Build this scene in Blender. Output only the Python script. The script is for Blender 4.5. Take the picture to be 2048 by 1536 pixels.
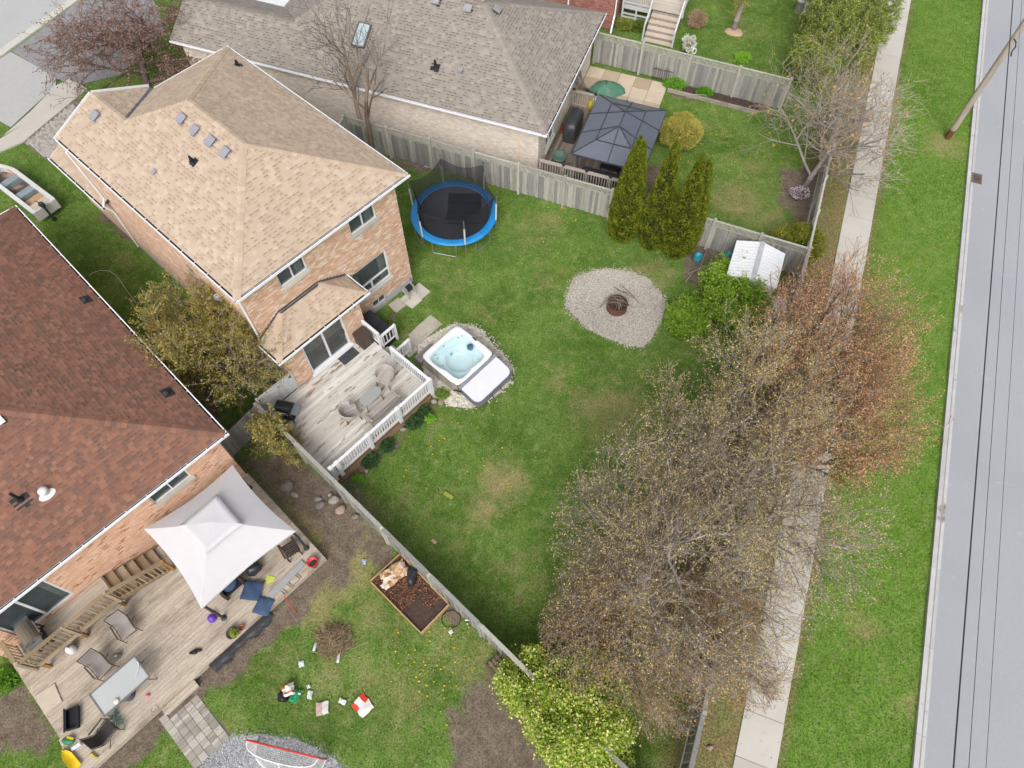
import bpy, math, random
import numpy as np
from mathutils import Matrix, Vector
R = math.radians
rng = np.random.default_rng(7)
random.seed(7)
scene = bpy.context.scene
for o in list(bpy.data.objects): bpy.data.objects.remove(o)
COL = scene.collection

# ------------------------------------------------------------------ camera, sky, sun, exposure
CAM_H, FPX, TILT = 26.5, 1420.0, R(29.6)
cd = bpy.data.cameras.new('camera'); cam = bpy.data.objects.new('camera', cd); COL.objects.link(cam)
cd.sensor_width = 36; cd.lens = FPX / 2048 * 36; cd.clip_start = .5; cd.clip_end = 1500
cam.location = (0, 0, CAM_H); cam.rotation_euler = (TILT, 0, 0)
scene.camera = cam
SUN_EL, SUN_AZ = R(46), R(186)      # azimuth measured clockwise from +Y
wd = bpy.data.worlds.new('World'); scene.world = wd; wd.use_nodes = True
wt = wd.node_tree; bg = wt.nodes['Background']
sky = wt.nodes.new('ShaderNodeTexSky'); sky.sky_type = 'NISHITA'; sky.sun_disc = False
sky.sun_elevation = SUN_EL; sky.sun_rotation = SUN_AZ; sky.air_density = 1.0; sky.dust_density = 6.0; sky.ozone_density = 1.0
hs = wt.nodes.new('ShaderNodeHueSaturation'); hs.inputs['Saturation'].default_value = .25
wt.links.new(sky.outputs[0], hs.inputs['Color']); wt.links.new(hs.outputs[0], bg.inputs[0])
bg.inputs[1].default_value = .15
sd = bpy.data.lights.new('sun', 'SUN'); sun = bpy.data.objects.new('sun', sd); COL.objects.link(sun)
sd.energy = .7; sd.angle = R(28); sd.color = (1, .98, .95)
dv = Vector((math.sin(SUN_AZ) * math.cos(SUN_EL), math.cos(SUN_AZ) * math.cos(SUN_EL), math.sin(SUN_EL)))
sun.rotation_euler = dv.to_track_quat('Z', 'Y').to_euler(); sun.location = dv * 60
vs = scene.view_settings
vs.view_transform = 'Standard'; vs.look = 'None'; vs.gamma = 1; vs.exposure = 0.27; vs.use_curve_mapping = False
scene.render.engine = "CYCLES"; cy = scene.cycles; cy.max_bounces = 4; cy.diffuse_bounces = 2; cy.glossy_bounces = 2; cy.transmission_bounces = 3; cy.transparent_max_bounces = 8; cy.use_adaptive_sampling = True; cy.adaptive_threshold = .03; cy.use_denoising = True

# ------------------------------------------------------------------ helpers: places
_c, _s = math.cos(TILT), math.sin(TILT)
CAMP = np.array([0, 0, CAM_H])
def ray(px, py):
    u = (px - 1024) / FPX; v = (py - 768) / FPX
    return np.array([u, _s - v * _c, -_c - v * _s])
def P(px, py, z=0.):
    "the place on the level z that the survey photograph shows at px, py"
    d = ray(px, py); return CAMP + d * ((CAM_H - z) / -d[2])
class Fr:
    "a level local frame: origin, e1 along, e2 to its left"
    def __init__(s, o, e1):
        s.o = np.array([o[0], o[1]], float); e = np.array([e1[0], e1[1]], float); s.e = e / np.linalg.norm(e); s.n = np.array([-s.e[1], s.e[0]])
        s.ang = math.atan2(s.e[1], s.e[0])
    def __call__(s, a, b, z=0.): q = s.o + s.e * a + s.n * b; return np.array([q[0], q[1], z])
    def loc(s, p): d = np.array(p[:2]) - s.o; return float(d @ s.e), float(d @ s.n)
    def px(s, x, y, z): return s.loc(P(x, y, z))
    def wall(s, x, y, b):
        "station and height where a sight line meets the wall plane at offset b"
        r = ray(x, y); n = np.array([s.n[0], s.n[1], 0]); q0 = s(0, b)
        t = ((q0 - CAMP) @ n) / (r @ n); q = CAMP + r * t
        return s.loc(q)[0], float(q[2])
    def M(s, a, b, z, rx=0, ry=0, rz=0):
        q = s(a, b, z); return np.array(Matrix.Translation(Vector(q)) @ Matrix.Rotation(s.ang + rz, 4, 'Z') @ Matrix.Rotation(ry, 4, 'Y') @ Matrix.Rotation(rx, 4, 'X'))
    def sub(s, a, b, rot=0):
        q = s(a, b); an = s.ang + rot; return Fr(q, (math.cos(an), math.sin(an)))
WF = Fr((0, 0), (1, 0))
def TR(x, y, z, rz=0, rx=0, ry=0): return WF.M(x, y, z, rx, ry, rz)

# ------------------------------------------------------------------ helpers: mesh building
BOXV = np.array([[x, y, z] for x in (-.5, .5) for y in (-.5, .5) for z in (-.5, .5)])
BOXF = np.array([[0, 1, 3, 2], [4, 6, 7, 5], [0, 4, 5, 1], [2, 3, 7, 6], [0, 2, 6, 4], [1, 5, 7, 3]])
class MB:
    def __init__(s): s.v = []; s.f = []; s.n = 0
    def add(s, v, f, r=None):
        v = np.asarray(v, float).reshape(-1, 3); f = np.asarray(f, int)
        if r is None: r = random.random()
        rr = np.broadcast_to(np.asarray(r, float), (len(f),)) if np.ndim(r) == 0 else np.asarray(r, float)
        s.v.append(v); s.f.append((f + s.n, rr)); s.n += len(v); return s
    def box(s, M, size, r=None):
        v = BOXV * np.array(size); return s.add(v @ M[:3, :3].T + M[:3, 3], BOXF, r)
    def bx(s, fr, a0, a1, b0, b1, z0, z1, r=None):
        return s.box(fr.M((a0 + a1) / 2, (b0 + b1) / 2, (z0 + z1) / 2), (a1 - a0, b1 - b0, z1 - z0), r)
    def bar(s, p, q, w, h, r=None, up=(0, 0, 1)):
        p = np.array(p, float); q = np.array(q, float); d = q - p; L = np.linalg.norm(d); d /= L
        u = np.array(up, float); x = np.cross(u, d)
        if np.linalg.norm(x) < 1e-4: x = np.cross((1, 0, 0), d)
        x /= np.linalg.norm(x); y = np.cross(d, x); M = np.eye(4); M[:3, 0] = x; M[:3, 1] = y; M[:3, 2] = d; M[:3, 3] = (p + q) / 2
        return s.box(M, (w, h, L), r)
    def tube(s, pts, rad, n=8, cap=True, r=None, closed=False):
        pts = np.asarray(pts, float); k = len(pts); rad = np.broadcast_to(np.asarray(rad, float), (k,))
        if closed: tg = np.roll(pts, -1, 0) - np.roll(pts, 1, 0)
        else:
            tg = np.gradient(pts, axis=0)
        tg /= np.linalg.norm(tg, axis=1)[:, None] + 1e-9
        x = np.cross(tg[0], (0, 0, 1.)); 
        if np.linalg.norm(x) < 1e-3: x = np.array([1., 0, 0])
        V = []
        an = np.arange(n) * 2 * math.pi / n
        for i in range(k):
            x = x - tg[i] * (x @ tg[i]); x /= np.linalg.norm(x) + 1e-9; y = np.cross(tg[i], x)
            V.append(pts[i] + rad[i] * (np.cos(an)[:, None] * x + np.sin(an)[:, None] * y))
        V = np.concatenate(V); F = []
        for i in range(k if closed else k - 1):
            a = i * n; b = ((i + 1) % k) * n
            for j in range(n): F.append([a + j, a + (j + 1) % n, b + (j + 1) % n, b + j])
        if r is None: r = random.random()
        s.add(V, F, r)
        if cap and not closed:
            for a, p, fl in ((0, pts[0], 1), ((k - 1) * n, pts[-1], 0)):
                ring = V[a:a + n]; vv = np.vstack([ring, p[None]]); ff = [[j, (j + 1) % n, n] if not fl else [(j + 1) % n, j, n] for j in range(n)]
                s.add(vv, ff, r)
        return s
    def lathe(s, M, prof, n=16, r=None, sx=1., sy=1.):
        an = np.arange(n) * 2 * math.pi / n; V = []
        for (ra, z) in prof: V.append(np.stack([ra * np.cos(an) * sx, ra * np.sin(an) * sy, np.full(n, z)], 1))
        V = np.concatenate(V) @ M[:3, :3].T + M[:3, 3]; F = []
        for i in range(len(prof) - 1):
            for j in range(n): F.append([i * n + j, i * n + (j + 1) % n, (i + 1) * n + (j + 1) % n, (i + 1) * n + j])
        return s.add(V, F, r)
    def poly(s, pts, th=0., r=None, nrm=(0, 0, 1)):
        "a planar polygon, given a thickness downwards along -nrm"
        pts = np.asarray(pts, float); k = len(pts); nn = np.array(nrm, float)
        c = pts.mean(0)
        if r is None: r = random.random()
        s.add(np.vstack([pts, c[None]]), [[i, (i + 1) % k, k] for i in range(k)], r)
        if th:
            lo = pts - nn * th
            s.add(np.vstack([lo, lo.mean(0)[None]]), [[(i + 1) % k, i, k] for i in range(k)], r)
            s.add(np.vstack([pts, lo]), [[(i + 1) % k, i, k + i, k + (i + 1) % k] for i in range(k)], r)
        return s
    def grid(s, G, r=None, closed_u=False):
        G = np.asarray(G, float); a, b = G.shape[:2]; F = []
        for i in range(a if closed_u else a - 1):
            for j in range(b - 1):
                i2 = (i + 1) % a; F.append([i * b + j, i2 * b + j, i2 * b + j + 1, i * b + j + 1])
        return s.add(G.reshape(-1, 3), F, r)
    def blob(s, c, rad, n=10, m=7, amp=.15, r=None, seed=None):
        g = np.random.default_rng(seed if seed is not None else random.randrange(1 << 30))
        G = np.zeros((n, m, 3)); ph = g.uniform(0, 6, 6)
        for i in range(n):
            for j in range(m):
                a = i * 2 * math.pi / n; b = -math.pi / 2 + j * math.pi / (m - 1)
                k = 1 + amp * (math.sin(2 * a + ph[0]) * math.cos(b) + .7 * math.sin(3 * a + ph[1] + 2 * b) * math.cos(b) + .6 * math.sin(3 * b + ph[2]))
                G[i, j] = [c[0] + rad[0] * k * math.cos(b) * math.cos(a), c[1] + rad[1] * k * math.cos(b) * math.sin(a), c[2] + rad[2] * k * math.sin(b)]
        return s.grid(G, r, True)
    def quads(s, Q, r=None):
        Q = np.asarray(Q, float); k = Q.shape[1]
        return s.add(Q.reshape(-1, 3), np.arange(len(Q) * k).reshape(-1, k), rng.random(len(Q)) if r is None else r)
    def mesh(s, name, smooth=False, off=None):
        V = np.concatenate(s.v)
        if off is not None: V = V - off
        me = bpy.data.meshes.new(name); me.vertices.add(len(V)); me.vertices.foreach_set('co', V.astype(np.float32).ravel())
        lt = np.concatenate([np.full(len(f), f.shape[1]) for f, _ in s.f]); li = np.concatenate([f.ravel() for f, _ in s.f]); rr = np.concatenate([r for _, r in s.f])
        me.loops.add(len(li)); me.loops.foreach_set('vertex_index', li.astype(np.int32))
        me.polygons.add(len(lt)); me.polygons.foreach_set('loop_start', np.concatenate([[0], np.cumsum(lt)[:-1]]).astype(np.int32)); me.polygons.foreach_set('loop_total', lt.astype(np.int32))
        at = me.attributes.new('rnd', 'FLOAT', 'FACE'); at.data.foreach_set('value', rr.astype(np.float32))
        me.update(calc_edges=True)
        me.polygons.foreach_set('use_smooth', np.full(len(lt), bool(smooth)))
        return me

WM = {}
def _link(o, parent, M):
    COL.objects.link(o)
    if parent is not None:
        o.parent = parent; o.matrix_parent_inverse = WM[parent.name].inverted()
    o.matrix_basis = M; WM[o.name] = M
def tag(o, label=None, cat=None, group=None, kind=None):
    if label: o['label'] = label
    if cat: o['category'] = cat
    if group: o['group'] = group
    if kind: o['kind'] = kind
    return o
def thing(name, loc, label, cat, group=None, rz=0):
    o = bpy.data.objects.new(name, None); o.empty_display_size = .3
    _link(o, None, Matrix.Translation(Vector([float(x) for x in loc])) @ Matrix.Rotation(rz, 4, 'Z')); return tag(o, label, cat, group)
def obj(name, mb, mat, parent=None, smooth=False, label=None, cat=None, group=None, kind=None):
    V = np.concatenate(mb.v); off = np.array([V[:, 0].mean(), V[:, 1].mean(), V[:, 2].min()])
    me = mb.mesh(name, smooth, off); me.materials.append(mat)
    o = bpy.data.objects.new(name, me); _link(o, parent, Matrix.Translation(Vector(off))); return tag(o, label, cat, group, kind)
def box_obj(name, fr, a0, a1, b0, b1, z0, z1, mat, parent=None, **k): return obj(name, MB().bx(fr, a0, a1, b0, b1, z0, z1), mat, parent, **k)
_unit = {}
def unit_mesh(mat, k):
    if (mat.name, k) not in _unit:
        me = MB().add(BOXV, BOXF, (k + .5) / 8).mesh('piece_' + mat.name); me.materials.append(mat); _unit[(mat.name, k)] = me
    return _unit[(mat.name, k)]
class Pieces:
    "box-shaped pieces of one kind: the largest in view become parts, the rest one joined part"
    def __init__(s, name, mat, parent, limit=300): s.name, s.mat, s.parent, s.limit, s.it = name, mat, parent, limit, []
    def box(s, M, size, r=None): s.it.append((np.array(M), np.array(size, float), random.random() if r is None else r)); return s
    def bx(s, fr, a0, a1, b0, b1, z0, z1, r=None): return s.box(fr.M((a0 + a1) / 2, (b0 + b1) / 2, (z0 + z1) / 2), (a1 - a0, b1 - b0, z1 - z0), r)
    def bar(s, p, q, w, h, r=None, up=(0, 0, 1)):
        p = np.array(p, float); q = np.array(q, float); d = q - p; L = np.linalg.norm(d); d /= L
        x = np.cross(np.array(up, float), d)
        if np.linalg.norm(x) < 1e-4: x = np.cross((1, 0, 0), d)
        x /= np.linalg.norm(x); y = np.cross(d, x); M = np.eye(4); M[:3, 0] = x; M[:3, 1] = y; M[:3, 2] = d; M[:3, 3] = (p + q) / 2
        return s.box(M, (w, h, L), r)
    def done(s):
        def key(t):
            sz = np.sort(t[1]); return -sz[2] * sz[1] / np.sum((t[0][:3, 3] - CAMP) ** 2) * (1 if inview(t[0][:3, 3]) else .01)
        it = sorted(s.it, key=key)
        for M, size, r in it[:s.limit]:
            o = bpy.data.objects.new(s.name, unit_mesh(s.mat, min(7, int(r * 8))))
            _link(o, s.parent, Matrix(M.tolist()) @ Matrix.Diagonal((*[float(x) for x in size], 1)))
        rest = it[s.limit:]
        if rest:
            mb = MB()
            for M, size, r in rest: mb.box(M, size, r)
            o = obj(s.name, mb, s.mat, s.parent); o['kind'] = 'stuff'
def inview(p):
    d = np.asarray(p, float) - CAMP; dep = d[1] * _s - d[2] * _c; up = d[1] * _c + d[2] * _s
    return dep > 0 and abs(FPX * d[0] / dep) < 1034 and abs(FPX * up / dep) < 780
def copy_tree(root, M, label=None):
    c = root.copy(); base = WM[root.name]; _link(c, None, M)
    if label: c['label'] = label
    def rec(src, dst):
        for ch in list(src.children):
            k = ch.copy(); k.parent = None; COL.objects.link(k); k.parent = dst
            mw = M @ base.inverted() @ WM[ch.name]; k.matrix_parent_inverse = WM[dst.name].inverted(); k.matrix_basis = mw; WM[k.name] = mw
            rec(ch, k)
    rec(root, c); return c

# ------------------------------------------------------------------ helpers: materials (colours as 8-bit picture values of the surface, scaled to reflectance)
KREF = .80
def lin(c, k=KREF):
    if isinstance(c, str): c = [int(c[i:i + 2], 16) for i in (0, 2, 4)]
    return [((x / 255 / 12.92) if x / 255 < .04045 else ((x / 255 + .055) / 1.055) ** 2.4) * k for x in c] + [1]
def nodes(m): return m.node_tree.nodes, m.node_tree.links
def mix(N, L, fac, a, b, mode='MIX'):
    n = N.new('ShaderNodeMix'); n.data_type = 'RGBA'; n.blend_type = mode; n.clamp_factor = True
    for sk, v in ((0, fac), (6, a), (7, b)):
        if hasattr(v, 'default_value') or hasattr(v, 'links'): L.new(v, n.inputs[sk])
        else: n.inputs[sk].default_value = v
    return n.outputs[2]
def noise(N, L, co, scale, detail=4, rough=.55):
    n = N.new('ShaderNodeTexNoise'); n.inputs['Scale'].default_value = scale; n.inputs['Detail'].default_value = detail; n.inputs['Roughness'].default_value = rough
    if co is not None: L.new(co, n.inputs['Vector'])
    return n.outputs['Fac']
def rmap(N, L, v, a, b, c=0., d=1.):
    n = N.new('ShaderNodeMapRange'); n.inputs[1].default_value = a; n.inputs[2].default_value = b; n.inputs[3].default_value = c; n.inputs[4].default_value = d
    L.new(v, n.inputs[0]); return n.outputs[0]
_mats = {}
def M_(name, cols, rough=.8, var=.25, vscale=3., fine=.12, fscale=60., bump=0., bscale=80., metal=0., spec=.3, stretch=None, ang=0., patch=None, trans=0., const=True, alpha=None, coat=0., k=KREF):
    if name in _mats: return _mats[name]
    m = bpy.data.materials.new(name); m.use_nodes = True; N, L = nodes(m); b = N['Principled BSDF']
    geo = N.new('ShaderNodeNewGeometry'); co = geo.outputs['Position']
    if stretch:
        vr = N.new('ShaderNodeVectorRotate'); vr.rotation_type = 'Z_AXIS'; vr.inputs['Angle'].default_value = -ang; L.new(co, vr.inputs['Vector'])
        vm = N.new('ShaderNodeVectorMath'); vm.operation = 'MULTIPLY'; vm.inputs[1].default_value = stretch; L.new(vr.outputs[0], vm.inputs[0]); co = vm.outputs[0]
    if len(cols) > 1:
        at = N.new('ShaderNodeAttribute'); at.attribute_name = 'rnd'
        cr = N.new('ShaderNodeValToRGB'); cr.color_ramp.interpolation = 'CONSTANT' if const else 'LINEAR'; e = cr.color_ramp.elements
        for i, c in enumerate(cols):
            p = i / len(cols) if const else i / (len(cols) - 1)
            if i < 2: e[i].position = p; e[i].color = lin(c, k)
            else: q = e.new(p); q.color = lin(c, k)
        L.new(at.outputs['Fac'], cr.inputs[0]); col = cr.outputs[0]
    else:
        rg = N.new('ShaderNodeRGB'); rg.outputs[0].default_value = lin(cols[0], k); col = rg.outputs[0]
    if patch:   # (colour, scale, lo, hi): worn or stained areas with a shape of their own
        for (pc, ps, lo, hi) in patch:
            col = mix(N, L, rmap(N, L, noise(N, L, co, ps, 6, .65), lo, hi), col, lin(pc))
    if var:
        f = rmap(N, L, noise(N, L, co, vscale, 4), .25, .75, 1 - var, 1 + var * .6)
        col = mix(N, L, 1., col, f, 'MULTIPLY')
    if fine:
        f = rmap(N, L, noise(N, L, co, fscale, 2), .25, .75, 1 - fine, 1 + fine)
        col = mix(N, L, 1., col, f, 'MULTIPLY')
    L.new(col, b.inputs['Base Color'])
    b.inputs['Roughness'].default_value = rough; b.inputs['Metallic'].default_value = metal; b.inputs['Specular IOR Level'].default_value = spec
    if trans: b.inputs['Transmission Weight'].default_value = trans
    if coat: b.inputs['Coat Weight'].default_value = coat
    if alpha is not None: b.inputs['Alpha'].default_value = alpha
    if bump:
        bp = N.new('ShaderNodeBump'); bp.inputs['Strength'].default_value = bump; bp.inputs['Distance'].default_value = .02
        L.new(noise(N, L, co, bscale, 4), bp.inputs['Height']); L.new(bp.outputs[0], b.inputs['Normal'])
    _mats[name] = m; return m
def leafmat(name, cols, tr=.35):
    if name in _mats: return _mats[name]
    m = M_(name, cols, rough=.65, var=.2, vscale=1.2, fine=0, spec=.25, const=False, k=1.12); N, L = nodes(m); b = N['Principled BSDF']
    out = N['Material Output']; t = N.new('ShaderNodeBsdfTranslucent'); ms = N.new('ShaderNodeMixShader'); ms.inputs[0].default_value = tr
    L.new(b.inputs['Base Color'].links[0].from_socket, t.inputs[0]); L.new(b.outputs[0], ms.inputs[1]); L.new(t.outputs[0], ms.inputs[2]); L.new(ms.outputs[0], out.inputs[0]); return m
def glass(name, tint, rough=.05):
    if name in _mats: return _mats[name]
    m = bpy.data.materials.new(name); m.use_nodes = True; N, L = nodes(m); b = N['Principled BSDF']; out = N['Material Output']
    b.inputs['Base Color'].default_value = lin(tint); b.inputs['Roughness'].default_value = rough; b.inputs['Specular IOR Level'].default_value = .6
    tr = N.new('ShaderNodeBsdfTransparent'); tr.inputs[0].default_value = (.86, .9, .89, 1)
    ms = N.new('ShaderNodeMixShader'); ms.inputs[0].default_value = .74; L.new(b.outputs[0], ms.inputs[1]); L.new(tr.outputs[0], ms.inputs[2]); L.new(ms.outputs[0], out.inputs[0])
    _mats[name] = m; return m
white = M_('white_paint', ['f4f5f8'], rough=.45, var=.06, fine=.03)
alum = M_('white_aluminium', ['f6f7fb'], rough=.4, var=.04, fine=0, k=.92)
darkmetal = M_('dark_metal', ['34363c'], rough=.45, var=.15, metal=.3)
blackpl = M_('black_plastic', ['2a2b2e'], rough=.5, var=.2)
steel = M_('galvanised_steel', ['c3c8cd'], rough=.35, metal=.7, var=.15)
concrete = M_('concrete', ['d5d0c6', 'cfcac0', 'dad6cc', 'c9c4ba'], rough=.9, var=.12, vscale=1.5, fine=.06, bump=.1)
gutterdark = M_('gutter_inside', ['3b3a3d', '2c2b2e'], rough=.9, var=.4, vscale=8)  # dark tone of the strip inside the trough
panein = glass('window_glass', '7c878c')
panedark = M_('window_room', ['5a5f60', '4a4f50'], rough=.7, var=.6, vscale=2)
# ------------------------------------------------------------------ the ground: one sheet with painted-in soil, dry turf and gravel where the yards have them
SF = Fr((7.24, .55), (.3575, .934))          # the street: a along the pavement, b to the yards
FA = Fr(P(472.7, 606.6, 6.44), P(820.8, 350.3, 6.44)[:2] - P(472.7, 606.6, 6.44)[:2])   # tan-roofed house, origin at its rear left eave corner
_b0 = P(0, 1225, 4.0); _b1 = P(458, 868, 4.0); FB = Fr(_b1, (_b1 - _b0)[:2])              # brown-roofed house
_c0 = P(500, 123.7, 3.0); _c1 = P(1093.7, 273.4, 3.0); FC = Fr(_c1, (_c1 - _c0)[:2])      # grey-roofed bungalow
def poly_px(pts, z=0.): return np.array([P(x, y, z)[:2] for x, y in pts])
def psd(X, Y, poly):
    "signed distance, positive inside"
    d = np.full(X.shape, 1e9); ins = np.zeros(X.shape, bool); k = len(poly)
    for i in range(k):
        a = poly[i]; b = poly[(i + 1) % k]; e = b - a; wx = X - a[0]; wy = Y - a[1]
        t = np.clip((wx * e[0] + wy * e[1]) / (e @ e + 1e-9), 0, 1)
        d = np.minimum(d, np.hypot(wx - e[0] * t, wy - e[1] * t))
        c = (a[1] <= Y) != (b[1] <= Y)
        with np.errstate(divide='ignore', invalid='ignore'): xi = a[0] + (Y - a[1]) / (b[1] - a[1] if b[1] != a[1] else 1e-9) * e[0]
        ins ^= c & (X < xi)
    return np.where(ins, d, -d)
def soft(d, w): return np.clip(.5 + d / (2 * w), 0, 1)
def circ(X, Y, px, py, r, w):
    c = P(px, py); return soft(r - np.hypot(X - c[0], Y - c[1]), w)
FIRE = poly_px([(1131, 590), (1150, 553), (1185, 538), (1225, 535), (1270, 543), (1300, 562), (1330, 590), (1333, 612), (1322, 645), (1305, 680), (1285, 694), (1255, 692), (1200, 668), (1170, 655), (1145, 630), (1132, 612)])
TUBG = poly_px([(835, 690), (868, 668), (915, 645), (960, 655), (1002, 700), (1030, 735), (1020, 770), (985, 795), (940, 815), (900, 808), (868, 790), (850, 750)])
GREYG = poly_px([(395, 1536), (420, 1495), (470, 1470), (520, 1472), (600, 1482), (640, 1500), (690, 1536), (700, 1600), (380, 1600)])
DIRT = [(poly_px(p), w) for p, w in [
    ([(-60, 1330), (30, 1345), (70, 1400), (110, 1460), (100, 1520), (60, 1500), (-60, 1490)], .35),
    ([(965, 1345), (1010, 1335), (1060, 1360), (1120, 1440), (1200, 1536), (1230, 1620), (880, 1620), (890, 1520), (905, 1440), (930, 1390)], .45),
    ([(470, 905), (560, 890), (640, 925), (720, 1000), (790, 1080), (770, 1120), (720, 1090), (660, 1120), (600, 1050), (540, 1010), (500, 950)], .7), ([(640, 1110), (720, 1090), (700, 1170), (650, 1190)], .4),
    ([(680, 955), (740, 900), (800, 860), (860, 800), (885, 815), (860, 835), (790, 885), (730, 935), (705, 990), (690, 980)], .2),
    ([(730, 1085), (790, 1090), (800, 1150), (760, 1140)], .25), ([(890, 1200), (935, 1235), (910, 1260), (885, 1235)], .2),
    ([(170, 1546), (300, 1425), (420, 1320), (560, 1185), (650, 1100), (690, 1130), (605, 1228), (505, 1318), (425, 1385), (330, 1475), (230, 1570)], .3),
    ([(760, 290), (840, 310), (870, 340), (830, 350), (790, 335)], .35), ([(1375, 480), (1460, 490), (1470, 560), (1400, 585), (1360, 560)], .25),
    ([(785, 600), (800, 588), (810, 600), (790, 650), (775, 640)], .2), ([(220, 400), (270, 470), (250, 480), (200, 430)], .2),
    ([(470, 840), (580, 740), (600, 790), (520, 900)], .4), ([(1335, 170), (1530, 195), (1545, 225), (1500, 222), (1340, 190)], .1),
    ([(300, 640), (420, 760), (470, 860), (430, 850), (330, 720)], .5),
    ([(1560, 330), (1640, 330), (1660, 380), (1620, 470), (1560, 400)], .5), ([(1280, 330), (1330, 330), (1330, 470), (1290, 470)], .3)]]
DRY = [(1175, 800, .9, 1.0, .75), (1008, 962, .8, .8, .95), (965, 1010, .9, .6, .7), (1240, 830, 2.0, 1.2, .6), (1420, 520, 1.3, 1, .6), (1300, 545, 1.2, .9, .55), (700, 1110, 1.6, 1.0, .85), (640, 1210, 1.0, .8, .8), (870, 1290, 1.2, 1, .5),
       (740, 1240, 1.2, .9, .45), (1090, 440, 1.1, .8, .5), (1120, 760, .9, .8, .45), (1060, 470, 1.4, 1, .4), (1480, 400, 1.8, 1.2, .6), (1890, 290, 1.0, .8, .75), (1030, 1150, 1.5, 1.2, .4), (870, 860, .35, .3, .6), (250, 520, 1.2, 1, .4),
       (950, 1330, 1.2, 1.0, .6), (900, 560, 1.1, 1.0, .45), (820, 660, .8, .7, .4), (1400, 690, 1.2, 1., .35), (1720, 1250, 1.2, .9, .5), (1500, 60, 1.5, 1., .35), (1830, 1400, 1.1, 1, .5), (1010, 1400, .8, .6, .5), (700, 1350, 2.2, 1.5, .42), (560, 1330, 1.2, 1., .4), (800, 1400, 1.6, 1.2, .5), (450, 1480, 1.2, 1., .4), (860, 1220, 1.4, 1.1, .5), (640, 1130, 1.8, 1.2, .95), (600, 1060, 1.6, 1.0, .9), (700, 1050, 1.2, .8, .8), (1500, 330, 1.4, 1.2, .5), (1420, 250, 1.2, 1., .4), (1540, 440, 1.2, 1, .6), (820, 1010, 1.3, 1, .35), (900, 1110, 1.2, 1, .35), (1100, 560, 1.4, 1.2, .35), (980, 620, .9, .8, .4), (1260, 20, 1.2, 1, .5)]
def vnoise(X, Y, sc, seed=0):
    g = np.random.default_rng(seed); T = g.random((64, 64)); x = X / sc; y = Y / sc; xi = np.floor(x).astype(int); yi = np.floor(y).astype(int); fx = x - xi; fy = y - yi
    fx = fx * fx * (3 - 2 * fx); fy = fy * fy * (3 - 2 * fy); t = lambda a, b: T[a % 64, b % 64]
    return (t(xi, yi) * (1 - fx) + t(xi + 1, yi) * fx) * (1 - fy) + (t(xi, yi + 1) * (1 - fx) + t(xi + 1, yi + 1) * fx) * fy
def masks(X, Y):
    X0, Y0 = X, Y; X = X0 + .55 * (vnoise(X0, Y0, 1.1, 21) - .5) + .3 * (vnoise(X0, Y0, .37, 22) - .5); Y = Y0 + .55 * (vnoise(X0, Y0, 1.1, 23) - .5) + .3 * (vnoise(X0, Y0, .37, 24) - .5)
    dirt = np.zeros(X.shape)
    for p, w in DIRT: dirt = np.maximum(dirt, soft(psd(X, Y, p), w))
    dry = np.zeros(X.shape)
    for (px, py, r, w, k) in DRY: dry = np.maximum(dry, k * circ(X, Y, px, py, r, w))
    Xw, Yw = X, Y; X, Y = X0, Y0; b = -((X - SF.o[0]) * SF.n[0] + (Y - SF.o[1]) * SF.n[1])      # positive towards the road
    verge = soft(b - 1.75, .25) * soft(5.6 - b, .1)
    bed = soft(.6 + b, .5) * soft(-b + .05, .05)                     # worn strip beside the pavement
    lit = np.maximum(soft(b + 2.4, .4) * soft(-b, .1), soft(b - 1.3, .05) * soft(1.62 - b, .22))
    shade = soft(psd(X, Y, poly_px([(1080, 1240), (1160, 1080), (1300, 950), (1420, 820), (1540, 700), (1600, 720), (1480, 1100), (1420, 1300), (1380, 1536), (1260, 1460), (1150, 1350)])), 1.2)  # brown leaf litter lying under the street trees
    dry = np.maximum(dry, .85 * bed); litter = np.maximum(.75 * lit, .8 * shade)
    X, Y = X0 + .35 * (Xw - X0), Y0 + .35 * (Yw - Y0); fire = soft(psd(X, Y, FIRE), .13); tub = soft(psd(X, Y, TUBG), .12); gg = soft(psd(X, Y, GREYG), .15)
    return dirt, dry, fire, verge, litter, tub, gg
gx = np.concatenate([[-400, -120, -60], np.arange(-34, 33.01, .16), [60, 120, 400]]); gy = np.concatenate([[-300, -60, -15], np.arange(-2, 45.01, .16), [60, 120, 500]])
GX, GY = np.meshgrid(gx, gy, indexing='ij')
GZ = np.where((np.abs(GX) < 34) & (GY > -2) & (GY < 45), .015 * np.sin(GX * 1.3 + GY * .7) + .012 * np.sin(GX * .6 - GY * 1.9), 0) - .03
gm = MB(); gm.grid(np.stack([GX, GY, GZ], 2), .5)
gme = gm.mesh('ground', True)
mk = masks(GX.ravel(), GY.ravel())
for nm, ch in (('mask_a', (mk[0], mk[1], mk[2], mk[3])), ('mask_b', (mk[4], mk[5], mk[6], np.ones_like(mk[0])))):
    at = gme.attributes.new(nm, 'FLOAT_COLOR', 'POINT'); at.data.foreach_set('color', np.stack(ch, 1).astype(np.float32).ravel())
gmat = bpy.data.materials.new('turf_and_soil'); gmat.use_nodes = True; N, L = nodes(gmat); b = N['Principled BSDF']; b.inputs['Roughness'].default_value = .95; b.inputs['Specular IOR Level'].default_value = .1
geo = N.new('ShaderNodeNewGeometry'); co = geo.outputs['Position']
aa = N.new('ShaderNodeAttribute'); aa.attribute_name = 'mask_a'; ab = N.new('ShaderNodeAttribute'); ab.attribute_name = 'mask_b'
sa = N.new('ShaderNodeSeparateColor'); L.new(aa.outputs['Color'], sa.inputs[0]); sb = N.new('ShaderNodeSeparateColor'); L.new(ab.outputs['Color'], sb.inputs[0])
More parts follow.
